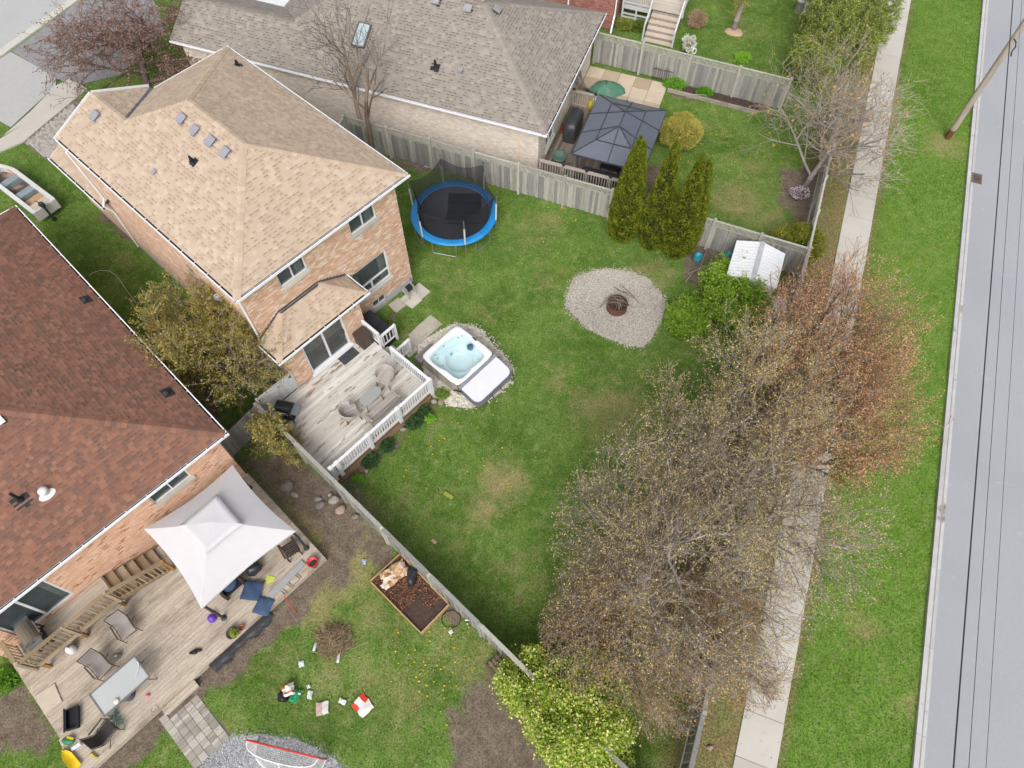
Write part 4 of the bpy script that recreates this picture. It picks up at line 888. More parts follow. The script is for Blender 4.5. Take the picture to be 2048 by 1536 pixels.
# ------------------------------------------------------------------ things on and by the white deck
wick = M_('grey_wicker', ['b9b0aa', 'ada49e', 'c4bcb6'], rough=.85, var=.1, fine=.15, fscale=90); redwood = M_('reddish_wood', ['93604d'], rough=.6)
def barrel_chair(label, fr, a, b, z, rot):
    f = fr.sub(a, b, rot); t = thing('patio_chair', f(0, 0, z), label, 'chair', 'barrel chairs on the white deck', f.ang)
    G = []
    for i in range(15):
        an = R(-115 + i * 230 / 14) + math.pi; hh = .42 if abs(i - 7) < 5 else .42 - .05 * (abs(i - 7) - 4)
        G.append([f(.34 * math.cos(an) * k, .36 * math.sin(an) * k, z + zz) for k, zz in ((.92, .38), (1.0, .6), (1.10, .36 + hh), (1.16, .37 + hh), (1.17, .34 + hh), (1.06, .58), (.98, .36))])
    obj('backrest', MB().grid(G), wick, t, smooth=True)
    st = Pieces('seat_slat', wick, t)
    for i in range(8):
        y = -.28 + i * .08; w = math.sqrt(max(.02, .36 ** 2 - (y * .9) ** 2)); st.bx(f, -w * .85, .33, y - .034, y + .034, z + .38, z + .405)
    st.done()
    for (x, y) in ((.3, .26), (.3, -.26), (-.22, .22), (-.22, -.22)): obj('leg', MB().bar(f(x, y, z + .38), f(x * 1.12, y * 1.12, z), .035, .035), redwood, t)
    obj('seat_frame', MB().tube([f(.33 * math.cos(q) + .0, .33 * math.sin(q), z + .36) for q in np.linspace(0, 6.283, 17)[:-1]], .018, 6, closed=True), wick, t)
barrel_chair('pale grey slatted barrel chair nearest the hot tub', FA, 3.02, -3.12, ZD, R(205))
barrel_chair('pale grey slatted barrel chair nearest the grill on the white deck', FA, .92, -3.30, ZD, R(-20))
tt = thing('patio_table', FA(1.95, -3.45, ZD), 'small grey oval patio table between two barrel chairs', 'table')
prof = [(math.copysign(abs(math.cos(q)) ** .7, math.cos(q)) * .50, math.copysign(abs(math.sin(q)) ** .8, math.sin(q)) * .27) for q in np.linspace(0, 6.283, 29)[:-1]]
obj('tabletop', MB().poly([FA(1.95 + x, -3.45 + y, ZD + .62) for x, y in prof], .03), M_('grey_tabletop', ['a9ada9'], rough=.4, var=.05), tt)
for sx in (-1, 1):
    for sy in (-1, 1): obj('leg', MB().bar(FA(1.95 + sx * .36, -3.45 + sy * .14, ZD + .6), FA(1.95 + sx * .42, -3.45 + sy * .2, ZD), .03, .03), redwood, tt)
be = thing('bench', FA(1.9, -4.1, ZD), 'pale slatted bench along the white railing', 'bench'); bp2 = Pieces('seat_slat', wick, be)
for i in range(5): bp2.bx(FA, 1.15, 2.75, -4.30 + i * .085, -4.30 + i * .085 + .075, ZD + .38, ZD + .405)
bp2.done()
for i in range(2): box_obj('back_slat', FA, 1.15, 2.75, -4.42, -4.40, ZD + .5 + i * .13, ZD + .6 + i * .13, wick, be)
for x in (1.2, 2.7):
    box_obj('leg', FA, x - .03, x + .03, -4.42 + .02, -4.36, ZD, ZD + .74, wick, be); box_obj('leg', FA, x - .03, x + .03, -3.96, -3.90, ZD, ZD + .58, wick, be); box_obj('armrest', FA, x - .035, x + .035, -4.36, -3.86, ZD + .582, ZD + .61, wick, be)
def grill(label, fr, a, b, z, rot, lidc='2a2c30', w=.62, shelf=True, cover=None):
    f = fr.sub(a, b, rot); t = thing('grill', f(0, 0, z), label, 'grill', None, f.ang)
    body = M_('grill_body', ['3a3b3f'], rough=.5, var=.1); lid = M_('grill_lid_' + lidc, [lidc], rough=.3, var=.15, metal=.2)
    box_obj('firebox', f, -w / 2, w / 2, -.26, .26, z + .62, z + .84, body, t)
    G = [[f(x, .27 * math.cos(q) * k, z + .845 + .24 * math.sin(q) * k) for q in np.linspace(.0, math.pi, 9)] for x, k in ((-w / 2, .2), (-w / 2, 1), (w / 2, 1), (w / 2, .2))]
    obj('lid', MB().grid(G), lid, t, smooth=False)
    obj('handle', MB().bar(f(-w * .35, -.31, z + .93), f(w * .35, -.31, z + .93), .025, .025), steel, t)
    for sx in (-1, 1):
        if shelf: box_obj('side_shelf', f, *sorted((sx * w / 2 + sx * .004, sx * (w / 2 + .32))), -.24, .24, z + .80, z + .84, M_('grill_shelf', ['8d9296'], rough=.4, metal=.4), t)
        for sy in (-1, 1): box_obj('leg', f, sx * (w / 2 - .03) - .02, sx * (w / 2 - .03) + .02, sy * .22 - .02, sy * .22 + .02, z + .0, z + .62, body, t)
    for i in range(4): obj('knob', MB().lathe(f.M(-w * .3 + i * w * .2, -.265, z + .74, R(90)), [(.03, 0), (.03, .03), (0, .032)], 8), steel, t)
    box_obj('shelf', f, -w / 2 + .04, w / 2 - .04, -.2, .2, z + .12, z + .15, body, t); return t
grill('black domed grill with grey side shelf in the corner of the white deck', FA, -.75, -1.45, ZD, R(-60))
db = thing('deck_box', FA(3.72, -.98, ZD), 'dark brown storage cabinet on the white deck by the sliding door', 'storage box'); dbr = M_('brown_resin', ['5b4f49', '544842'], rough=.6, var=.1)
box_obj('body', FA, 3.42, 3.98, -1.28, -.72, ZD, ZD + .66, dbr, db); lp = [FA(x, y, ZD + .70) for x, y in ((3.40, -1.3), (4.0, -1.3), (4.0, -.7), (3.40, -.7))]
obj('lid', MB().poly(lp, .038), dbr, db)
for i in range(4): box_obj('panel', FA, 3.44 + i * .135, 3.56 + i * .135, -1.286, -1.282, ZD + .05, ZD + .6, dbr, db)
mt = thing('door_mat', FA(2.9, -.95, ZD), 'dark ribbed door mat in front of the sliding door', 'mat'); MT = FA.sub(2.78, -.98)
box_obj('backing', MT, -.42, .42, -.26, .26, ZD + .004, ZD + .014, M_('mat_dark', ['4a4c50'], rough=.95), mt)
rp_ = Pieces('rib', M_('mat_rib', ['5a5c60', '505256'], rough=.95), mt)
for i in range(9): rp_.bx(MT, -.41, .41, -.25 + i * .056, -.25 + i * .056 + .04, ZD + .015, ZD + .022)
rp_.done()
sb_ = thing('storage_bench', FA(4.75, -.7), 'black-lidded storage bench on the ground beyond the white deck railing', 'storage box')
box_obj('body', FA, 4.30, 5.0, -1.45, .15, 0, .62, M_('black_resin', ['3a3b40'], rough=.5), sb_)
box_obj('lid', FA, 4.27, 5.03, -1.48, .18, .623, .70, M_('black_lid', ['45474d', '3e4046'], rough=.45, var=.1), sb_)
for i in range(2): box_obj('lid_panel', FA, 4.32, 4.98, -1.42 + i * .8, -.70 + i * .8, .702, .712, M_('black_lid', ['45474d']), sb_)
# hot tub
ht = thing('hot_tub', FA(5.9, -4.45), 'square white hot tub with pale blue water on white pebbles', 'hot tub')
TU = FA.sub(5.90, -4.44); HW_, TZ = 1.12, .90
acry = M_('white_acrylic', ['f1f6f8'], rough=.2, var=.03, spec=.5, k=.86); acb_ = M_('tub_shell_blue', ['d6ecef'], rough=.25, var=.06, vscale=1.5)
def sq(x, y, n=5): return (abs(x) ** n + abs(y) ** n) ** (1 / n)
G = []; N_ = 49
for i in range(N_):
    row = []
    for j in range(N_):
        u = -1 + 2 * i / (N_ - 1); v = -1 + 2 * j / (N_ - 1); k = max(abs(u), abs(v)) / max(1e-6, sq(u, v, 9)); x, y = u * k * HW_, v * k * HW_
        an = math.atan2(y, x); r = sq(x, y, 5) / HW_; wob = .025 * math.sin(3 * an + .5) + .03 * math.sin(5 * an); r2 = math.hypot(x - .05, y + .05)
        rim = .83 + wob; z = TZ + .02
        if r < rim: z = TZ - .40 * min(1, (rim - r) / .10) + .04 * math.sin(4 * an) * min(1, max(0, (r2 - .62) / .2)) * min(1, (rim - r) / .1)
        if r2 < .62: z = z - .38 * min(1, (.62 - r2) / .10)
        if i in (0, N_ - 1) or j in (0, N_ - 1): z = TZ - .03
        row.append(TU(x, y, z))
    G.append(row)
obj('shell', MB().grid(G), acry, ht, smooth=True)
wmat = bpy.data.materials.new('tub_water'); wmat.use_nodes = True; N, L = nodes(wmat); bb = N['Principled BSDF']; bb.inputs['Base Color'].default_value = lin('cfeef2'); bb.inputs['Roughness'].default_value = .08
trn = N.new('ShaderNodeBsdfTransparent'); trn.inputs[0].default_value = (.87, .975, .99, 1); ms = N.new('ShaderNodeMixShader'); ms.inputs[0].default_value = .84; L.new(bb.outputs[0], ms.inputs[1]); L.new(trn.outputs[0], ms.inputs[2]); L.new(ms.outputs[0], N['Material Output'].inputs[0])
nz = noise(N, L, None, 6); bmp = N.new('ShaderNodeBump'); bmp.inputs['Strength'].default_value = .15; L.new(nz, bmp.inputs['Height']); L.new(bmp.outputs[0], bb.inputs['Normal'])
obj('water', MB().poly([TU(.875 * HW_ * math.copysign(abs(math.cos(q)) ** .42, math.cos(q)), .875 * HW_ * math.copysign(abs(math.sin(q)) ** .42, math.sin(q)), TZ - .10) for q in np.linspace(0, 6.283, 41)[:-1]]), wmat, ht)
cabm = M_('tub_cabinet', ['b8b2a4', 'aca698', 'c2bcae'], rough=.7, var=.1)
pp = Pieces('cabinet_slat', cabm, ht)
for k in range(4):
    f4 = Fr(TU(0, 0), (math.cos(TU.ang + k * math.pi / 2), math.sin(TU.ang + k * math.pi / 2)))
    for i in range(14): pp.bx(f4, -1.02 + i * .146, -1.02 + i * .146 + .138, -1.07, -1.04, 0, TZ - .05)
pp.done(); box_obj('cabinet_core', TU, -1.03, 1.03, -1.03, 1.03, 0, .03, cabm, ht)
m = MB()
for k in range(4):
    f4 = Fr(TU(0, 0), (math.cos(TU.ang + k * math.pi / 2), math.sin(TU.ang + k * math.pi / 2))); m.bx(f4, -.93, .93, -1.11, -1.06, TZ - .08, TZ - .02)
obj('rim_band', m, M_('tub_rim_dark', ['77757a'], rough=.5), ht)
px2 = lambda x, y, z: TU.loc(P(x, y, z))
for (x, y) in ((908, 672), (916, 676), (924, 672), (884, 688), (887, 693), (870, 711), (875, 717), (970, 705), (886, 732)):
    a, b_ = px2(x, y, TZ - .16); obj('jet', MB().lathe(TU.M(a, b_, TZ - .15), [(.035, 0), (.035, .02), (.018, .03), (0, .02)], 8), M_('jet_grey', ['8aa0ab'], rough=.3), ht)
a, b_ = px2(940, 692, TZ - .05); obj('filter_lid', MB().lathe(TU.M(a, b_, TZ - .2), [(.14, 0), (.14, .13), (.10, .16), (0, .165)], 16), M_('filter_blue', ['4a6a85'], rough=.35), ht, smooth=True)
a, b_ = px2(903, 709, TZ - .12); obj('diverter_knob', MB().lathe(TU.M(a, b_, TZ - .12), [(.06, 0), (.06, .05), (.02, .07), (0, .07)], 12), M_('knob_teal', ['5fb6c4'], rough=.3), ht)
a, b_ = px2(949, 678, TZ + .02); box_obj('control_panel', TU, a - .03, a + .03, b_ - .12, b_ + .12, TZ + .02, TZ + .035, darkmetal, ht)
cv = thing('hot_tub_cover', FA(5.9, -6.1), 'white folded hot tub cover with grey edging hanging beside the tub', 'cover')
cvg = M_('cover_grey_vinyl', ['7d7f89', '747680'], rough=.55, var=.1); cvw = M_('cover_white', ['eef0f6'], rough=.5, var=.05)
CV = FA.sub(5.88, -5.62)
def rr(x0, x1, y0, y1, r, z, k=6):
    out = []
    for cx, cy, s0 in ((x1 - r, y1 - r * .2, 0), (x0 + r, y1 - r * .2, 90), (x0 + r, y0 + r, 180), (x1 - r, y0 + r, 270)):
        rr_ = r if s0 >= 180 else r * .2
        for i in range(k): q = R(s0 + 90 * i / (k - 1)); out.append((cx + rr_ * math.cos(q) + (0 if s0 >= 180 else math.copysign(r * .8, math.cos(R(s0 + 45)))), cy + rr_ * math.sin(q), z))
    return out
def cvp(x0, x1, y0, y1, r, zt, zb): return [CV(x, y, zt + (zb - zt) * (y1 - y) / (y1 - y0)) for x, y, _ in rr(x0, x1, y0, y1, r, 0)]
obj('lower_half', MB().poly(cvp(-1.12, 1.12, -1.12, -.02, .3, .74, .55), .11), cvg, cv); obj('upper_half', MB().poly(cvp(-1.11, 1.11, -1.08, -.06, .3, .86, .67), .10), cvg, cv)
obj('white_lining', MB().poly(cvp(-1.06, 1.06, -1.03, -.10, .28, .885, .70), .03), cvw, cv)
obj('hinge_flap', MB().bar(CV(-1.1, -.03, .88), CV(1.1, -.03, .88), .16, .03), M_('cover_hinge', ['9da0aa'], rough=.5), cv)
for sx in (-1, 1): obj('lift_arm', MB().bar(CV(sx * 1.14, .3, .4), CV(sx * 1.14, -.2, .84), .05, .03), darkmetal, cv)
for x in (.95, .2, -.3): obj('strap', MB().bar(CV(x, -1.12, .6), CV(x, -1.25, .45), .04, .01), darkmetal, cv)
ts = thing('tub_step', FA(4.55, -3.25), 'grey slatted step at the corner of the hot tub', 'step'); TS = FA.sub(5.25, -3.1); gsl = M_('grey_plastic_slat', ['9b9597', '8f898b'], rough=.7, var=.1)
for i in range(5): box_obj('slat', TS, -.5, .5, -.2 + i * .085, -.2 + i * .085 + .07, .33, .36, gsl, ts)
for sx in (-.45, .45): box_obj('side', TS, sx - .04, sx + .04, -.2, .22, 0, .325, gsl, ts)

# flagstones in the lawn
stm = M_('flagstone', ['d6d0c3', 'ccc5b7', 'dcd6ca', 'c4bdaf'], rough=.9, var=.15, vscale=2, fine=.08, bump=.15, patch=[('a9977f', 2.5, .6, .75)])
pth = tag(obj('path', MB().poly([(*P(845, 655)[:2], -.026), (*P(846, 657)[:2], -.026), (*P(846, 655)[:2], -.026)]), stm), kind='structure')
fs = Pieces('flagstone', stm, pth)
for (x, y, w, h, r) in ((858, 652, .95, .75, 0), (842, 666, .9, .7, 3), (828, 682, .8, .6, -2), (818, 700, .6, .6, 5), (840, 583, .62, .75, 0), (822, 600, .65, .8, 2), (795, 611, .62, .58, -3), (845, 668, .35, .3, 0)):
    q = P(x, y); a, b_ = FA.loc(q); fs.box(FA.M(a, b_, -.012 + .006 * len(fs.it) + (.02 if w < .4 else 0), R(.4), R(.3), R(r)), (w, h, .07 if w > .4 else .08))
fs.done()
# hose reel
hr = thing('hose_reel', P(820, 590), 'grey garden hose reel with black hose beside the house corner', 'hose reel'); HR = Fr(P(818, 588), FA.n)
for sx in (-.22, .22): obj('side_frame', MB().tube([HR(-.28, sx, .02), HR(-.2, sx, .5), HR(0, sx, .72), HR(.2, sx, .5), HR(.28, sx, .02)], .022, 6), M_('reel_grey', ['b5b8b4'], rough=.5), hr)
obj('drum', MB().lathe(HR.M(0, 0, .45, R(90)), [(.28, -.2), (.28, -.18), (.1, -.17), (.1, .17), (.28, .18), (.28, .2)], 16), M_('reel_grey', ['b5b8b4']), hr)
m = MB()
for k in range(6): m.tube([HR(.15 * math.cos(q), -.14 + k * .055, .45 + .15 * math.sin(q) + .02 * math.sin(3 * q)) for q in np.linspace(0, 6.283, 17)[:-1]], .026, 6, closed=True)
obj('hose', m, M_('black_hose', ['34383a'], rough=.5), hr, smooth=True); obj('top_handle', MB().bar(HR(0, -.25, .74), HR(0, .25, .74), .05, .04), M_('reel_grey', ['b5b8b4']), hr)
# ------------------------------------------------------------------ trampoline
tp = thing('trampoline', P(908, 425, .9) * np.array([1, 1, 0]), 'round trampoline with blue pad and black safety net by the fence', 'trampoline')
TC_ = P(908, 425, .9); TM = Fr(TC_, (1, 0)); RT = 2.08; ZT = .90
pad = M_('blue_vinyl_pad', ['329ae4', '2d92dc', '3ca2ea'], rough=.35, var=.08, vscale=2)
def ring(r0, r1, z0, z1, n, mat, name, parent, th=.03, seg=8):
    for s_ in range(seg):
        G = [[TM(r * math.cos(q), r * math.sin(q), z) for r, z in ((r0, z0), ((r0 + r1) / 2, (z0 + z1) / 2 + .015), (r1, z1), (r1 + .01, z1 - .06 - .03 * math.sin(5 * q)))] for q in np.linspace(s_ * 2 * math.pi / seg, (s_ + 1) * 2 * math.pi / seg - .006, n)]
        obj(name, MB().grid(G), mat, parent, smooth=True)
ring(1.72, 2.08, ZT + .03, ZT + .04, 9, pad, 'pad_section', tp)
obj('jumping_mat', MB().lathe(TM.M(0, 0, ZT - .005), [(0, 0), (.9, -.004), (1.8, 0)][::-1], 40), M_('jump_mat', ['3c3d44'], rough=.8, var=.08, fine=.06), tp)
obj('frame_ring', MB().tube([TM(1.98 * math.cos(q), 1.98 * math.sin(q), ZT - .03) for q in np.linspace(0, 6.283, 41)[:-1]], .025, 6, closed=True), steel, tp)
angs = [R(-133 + 60 * k) for k in range(6)]
foam = M_('foam_sleeve', ['dfe3ea'], rough=.6, var=.05)
for q in angs:
    c, s_ = math.cos(q), math.sin(q); b_ = TM(2.06 * c, 2.06 * s_, .25); tpz = TM(2.14 * c, 2.14 * s_, 2.55)
    o = obj('net_pole', MB().tube([b_, tpz], .018, 8), steel, tp); obj('foam_sleeve', MB().tube([TM(2.07 * c, 2.07 * s_, ZT + .0), TM(2.11 * c, 2.11 * s_, ZT + 1.05)], .042, 8), foam, o); obj('pole_cap', MB().blob(tpz, (.035, .035, .04), 8, 5, 0), M_('cap_dark', ['4b4b50']), o)
for k in range(3):
    q = R(-100 + 120 * k + 30 - 60); q = [R(-103), R(17), R(137)][k]
    p = [TM(1.98 * math.cos(q + d), 1.98 * math.sin(q + d), z) for d, z in ((-.30, ZT - .04), (-.30, .06), (-.26, .02), (.26, .02), (.30, .06), (.30, ZT - .04))]; obj('leg', MB().tube(p, .022, 8), steel, tp)
for k in range(2):
    q = [R(-155), R(-43)][k]
    p = [TM(1.98 * math.cos(q + d), 1.98 * math.sin(q + d), z) for d, z in ((-.24, ZT - .04), (-.24, .06), (-.2, .02), (.2, .02), (.24, .06), (.24, ZT - .04))]; obj('leg', MB().tube(p, .022, 8), steel, tp)
netm = bpy.data.materials.new('safety_net'); netm.use_nodes = True; N, L = nodes(netm); bb = N['Principled BSDF']; bb.inputs['Base Color'].default_value = lin('2a2b30'); bb.inputs['Roughness'].default_value = .9
trn = N.new('ShaderNodeBsdfTransparent'); ms = N.new('ShaderNodeMixShader'); ms.inputs[0].default_value = .36; L.new(bb.outputs[0], ms.inputs[1]); L.new(trn.outputs[0], ms.inputs[2]); L.new(ms.outputs[0], N['Material Output'].inputs[0])
for k in range(6):
    q0, q1 = angs[k], angs[k] + R(60); G = []
    for i in range(13):
        u = i / 12; sag = .28 * math.sin(math.pi * u); pt = (1 - u) * np.array([math.cos(q0), math.sin(q0)]) + u * np.array([math.cos(q1), math.sin(q1)]); qq = q0 + (q1 - q0) * u; row = []
        for j in range(7):
            v = j / 6; rt = 2.05 - .10 * math.sin(math.pi * u); w = v; xy = (1 - w) * 1.74 * np.array([math.cos(qq), math.sin(qq)]) + w * pt * rt * (1 - .18 * math.sin(math.pi * u) * math.sin(math.pi * v)); row.append(TM(xy[0], xy[1], ZT + .02 + v * (1.55 - sag)))
        G.append(row)
    obj('net_panel', MB().grid(G), netm, tp, smooth=True)
    obj('net_edge', MB().tube([g[-1] for g in G], .008, 4), M_('net_cord', ['3b3c40']), tp)
fm = thing('folded_mat', TM(.25, -.1, ZT), 'black folding gym mat lying on the trampoline', 'mat'); FMf = Fr(P(928, 417, .95), (1, -.03)); fmm = M_('black_vinyl', ['23242a', '27282e'], rough=.4, var=.1)
for i in range(3): box_obj('panel', FMf, -.78, .78, -.95 + i * .64, -.95 + i * .64 + .62, ZT + .02, ZT + .08, fmm, fm)
# ------------------------------------------------------------------ fire pit
fp_ = thing('fire_pit', P(1232, 612), 'rusty steel fire ring with sticks in the middle of the gravel', 'fire pit'); FPc = Fr(P(1233, 616), (1, 0))
obj('ring', MB().lathe(FPc.M(0, 0, 0), [(.47, 0), (.47, .40), (.445, .40), (.445, .05)], 28), M_('rusty_ring', ['6c4c40', '5e4238', '78544a'], rough=.85, var=.3, vscale=5), fp_, smooth=False)
obj('ash_bed', MB().poly([FPc(.45 * math.cos(q), .45 * math.sin(q), .12) for q in np.linspace(0, 6.283, 20)[:-1]]), M_('ash', ['6a5a52', '57483f'], rough=1, var=.4, vscale=15), fp_)
stk = M_('stick_bark', ['8d7f70', '6f6155', 'a39686', '5c5048'], rough=.9, var=.2)
for i in range(26):
    q = random.uniform(0, 6.28); r = random.uniform(.25, .62); q2 = q + random.uniform(2, 4.2); r2 = random.uniform(.2, .5); z0, z1 = .42 + random.uniform(-.2, .1), .42 + random.uniform(-.2, .2); mid = np.array([random.uniform(-.15, .15), random.uniform(-.15, .15), .06])
    a_, c_ = FPc(r * math.cos(q), r * math.sin(q), z0), FPc(r2 * math.cos(q2), r2 * math.sin(q2), z1); obj('stick', MB().tube([a_, (a_ + c_) / 2 + mid, c_], [.014, .012, .006], 5), stk, fp_)
for i, (x0, y0, x1, y1) in enumerate(((1228, 574, 1265, 595), (1240, 568, 1275, 600), (1250, 605, 1270, 618), (1235, 580, 1262, 588), (1262, 590, 1285, 612), (1200, 615, 1215, 595))):
    o = obj('loose_stick', MB().tube([P(x0, y0, .05), (P(x0, y0, .1) + P(x1, y1, .1)) / 2, P(x1, y1, .03)], [.016, .013, .006], 5), stk, label='thin branch number on gravel', cat='branch'); o['label'] = ['long grey branch lying upper left on the fire-pit gravel', 'long branch lying at the top of the fire-pit gravel', 'short branch right beside the fire ring', 'branch crossing behind the fire ring', 'branch lying furthest right on the fire-pit gravel', 'short branch left of the fire ring'][i]
# ------------------------------------------------------------------ trees: recursive limbs down to twigs, then buds or leaves
def grow(seed, levels, kids, ang, ratio, trop, wig=.18, seg=(6, 5, 4, 3), start=.3, first=None, trunk_lean=(0, 0), stems=1, stem_spread=.25):
    g = random.Random(seed); segs = []; tips = []
    def norm(x, y, z):
        l = math.sqrt(x * x + y * y + z * z) + 1e-9; return x / l, y / l, z / l
    def br(p, d, L, r, lv):
        n = seg[min(lv, len(seg) - 1)]; st = L / n; x, y, z = p; dx, dy, dz = d; path = []
        for i in range(n):
            w = wig * (1 if lv else .5); dx, dy, dz = norm(dx + g.gauss(0, w), dy + g.gauss(0, w), dz + g.gauss(0, w) + trop[min(lv, len(trop) - 1)])
            r0 = r * (1 - .62 * i / n); r1 = r * (1 - .62 * (i + 1) / n); q = (x + dx * st, y + dy * st, z + dz * st)
            segs.append((x, y, z, q[0], q[1], q[2], r0, r1, lv)); path.append((q, (dx, dy, dz), r1, (i + 1) / n)); x, y, z = q
        if lv >= levels - 1:
            for q, dd, _, u in path: tips.append((*q, *dd))
            return
        k = kids[lv]; k = max(1, int(k * g.uniform(.75, 1.25))); a0 = g.uniform(0, 6.28)
        for j in range(k):
            u = start + (1 - start) * (j + g.random()) / k if lv == 0 else .15 + .85 * (j + g.random()) / k
            f = min(n - 1, int(u * n)); q, dd, rr_, _ = path[f]
            if f > 0:
                t = u * n - f; q0 = path[f - 1][0]; q = (q0[0] + (q[0] - q0[0]) * t, q0[1] + (q[1] - q0[1]) * t, q0[2] + (q[2] - q0[2]) * t)
            az = a0 + j * 2.4 + g.uniform(-.5, .5); an = R(ang[lv]) * g.uniform(.65, 1.3)
            # a direction at angle an from dd
            ux, uy, uz = norm(-dd[1], dd[0], .01) if abs(dd[2]) < .98 else (1, 0, 0)
            vx, vy, vz = dd[1] * uz - dd[2] * uy, dd[2] * ux - dd[0] * uz, dd[0] * uy - dd[1] * ux
            c, s_ = math.cos(an), math.sin(an); ca, sa_ = math.cos(az), math.sin(az)
            nd = norm(dd[0] * c + (ux * ca + vx * sa_) * s_, dd[1] * c + (uy * ca + vy * sa_) * s_, dd[2] * c + (uz * ca + vz * sa_) * s_)
            br(q, nd, L * ratio[lv] * g.uniform(.7, 1.2) * (1.15 - .5 * (u if lv == 0 else 0)), rr_ * (.62 if lv == 0 else .7), lv + 1)
    for s_ in range(stems):
        q = 2 * math.pi * s_ / stems + seed; sp = stem_spread if stems > 1 else 0
        br((0.05 * math.cos(q) * (stems > 1), .05 * math.sin(q) * (stems > 1), 0), norm(math.cos(q) * sp + trunk_lean[0], math.sin(q) * sp + trunk_lean[1], 1), 1., .045 if stems == 1 else .034, 0)
    return np.array(segs), np.array(tips)
def seg_tubes(mb, S, n, r=None):
    a = S[:, 0:3]; b = S[:, 3:6]; d = b - a; L = np.linalg.norm(d, axis=1, keepdims=True) + 1e-9; d = d / L; b = b + d * np.minimum(L * .05, .02)
    up = np.where(np.abs(d[:, 2:3]) > .9, np.array([[1., 0, 0]]), np.array([[0, 0, 1.]])); x = np.cross(d, up); x /= np.linalg.norm(x, axis=1, keepdims=True) + 1e-9; y = np.cross(d, x)
    an = np.arange(n) * 2 * math.pi / n; ring = x[:, None] * np.cos(an)[None, :, None] + y[:, None] * np.sin(an)[None, :, None]
    V = np.concatenate([a[:, None] + ring * S[:, 6][:, None, None], b[:, None] + ring * S[:, 7][:, None, None]], 1)
    F = np.array([[j, (j + 1) % n, n + (j + 1) % n, n + j] for j in range(n)]); FF = (F[None] + (np.arange(len(S)) * 2 * n)[:, None, None]).reshape(-1, 4)
    mb.add(V.reshape(-1, 3), FF, np.repeat(rng.random(len(S)) if r is None else r, n)); return mb
def leaf_quads(C, D, size, spread, per, aspect=.5, up=0., rr=None):
    k = len(C) * per; c = np.repeat(C, per, 0) + rng.normal(0, spread, (k, 3)); d = np.repeat(D, per, 0) + rng.normal(0, .8, (k, 3)); d /= np.linalg.norm(d, axis=1, keepdims=True) + 1e-9
    w = rng.normal(0, 1, (k, 3)); w[:, 2] *= 1 - up; w = np.cross(d, w); w /= np.linalg.norm(w, axis=1, keepdims=True) + 1e-9
    s = (size * rng.uniform(.6, 1.4, k))[:, None]; l = d * s; w = w * s * aspect
    return np.stack([c - l * .5, c + w * .5, c + l * .5, c - w * .5], 1)
def tree(name, label, base, h, rad, G, bark, leaf=None, lsize=.07, per=3, lspread=.05, aspect=.5, cat='tree', group=None, rk=1., twig=None, minr=.004, frac=1., off=(0, 0), crown='crown', limb_mat=None):
    S, T = G; S = S.copy(); T = T.copy(); zm = np.percentile(T[:, 2], 99); rm = np.percentile(np.hypot(T[:, 0], T[:, 1]), 88) * 1.06; sc = np.array([rad / rm, rad / rm, h / zm])
    S = S[(np.hypot(S[:, 3], S[:, 4]) < rm * (.97 + .08 * rng.random(len(S)))) & (S[:, 5] < zm * 1.04)]; T = T[(np.hypot(T[:, 0], T[:, 1]) < rm * 1.01) & (T[:, 2] < zm * 1.02)]
    shx = lambda z: np.stack([off[0] * z / h, off[1] * z / h], 1)
    for A in (S[:, 0:3], S[:, 3:6], T[:, 0:3]): A *= sc; A[:, :2] += shx(np.clip(A[:, 2], 0, h)); A += np.array([base[0], base[1], -.03])
    S[:, 6:8] = np.maximum(S[:, 6:8] * h * rk, minr)
    t = thing(name, (base[0], base[1], 0), label, cat, group)
    m = MB(); seg_tubes(m, S[S[:, 8] == 0], 8); l1 = S[S[:, 8] == 1]
    if len(l1): seg_tubes(m, l1, 6)
    obj('trunk', m, limb_mat or bark, t, smooth=True)
    tw = S[S[:, 8] >= 2]
    if len(tw): obj('branches', seg_tubes(MB(), tw, 3), twig or bark, t)
    if leaf is not None:
        if frac < 1: T = T[rng.random(len(T)) < frac]
        obj(crown, MB().quads(leaf_quads(T[:, :3], T[:, 3:6], lsize, lspread, per, aspect)), leaf, t)
    return t
bark_birch = M_('birch_bark', ['cfc9c2', 'b9b2ab', 'dcd7d1', '8f8780'], rough=.85, var=.25, vscale=6); bark_grey = M_('grey_bark', ['9b928b', '8a817b', 'aaa19a'], rough=.9, var=.25, vscale=5)
bark_dark = M_('dark_bark', ['6e6058', '7a6c62', '62554c'], rough=.9, var=.25, vscale=5); twig_brown = M_('brown_twig', ['9f958d', '8f857d', 'aea49b', '817870'], rough=.9, var=.15); twig_orange = M_('russet_twig', ['8f7868', '80695a', '9e8776'], rough=.9, var=.15)
twig_lilac = M_('lilac_grey_twig', ['b8aca0', 'a99d92', 'c6baae', '9c9086'], rough=.9, var=.12)
bud_tan = leafmat('tan_bud', ['d0b878', 'dec888', 'c0a86a', 'ead89a', 'ceb874', 'b29a64']); bud_brown = leafmat('brown_bud', ['c09c68', 'd0aa70', 'ac8a5e', 'dcb87c', '9e8058']); bud_orange = leafmat('orange_bud', ['dca87e', 'e6b68c', 'd09c70', 'ecc498', 'd8b27e'])
GROUP_B = 'budding trees along the street fence'
def birch(sd, k=(15, 9, 7, 6), up=.03): return grow(sd, 5, list(k), [50, 38, 36, 38], [.68, .56, .5, .55], [.02, up, up, up * .6, 0.], wig=.11, seg=(6, 5, 4, 3), start=.2)
BK = dict(group=GROUP_B, twig=twig_brown, minr=.0055, rk=.5)
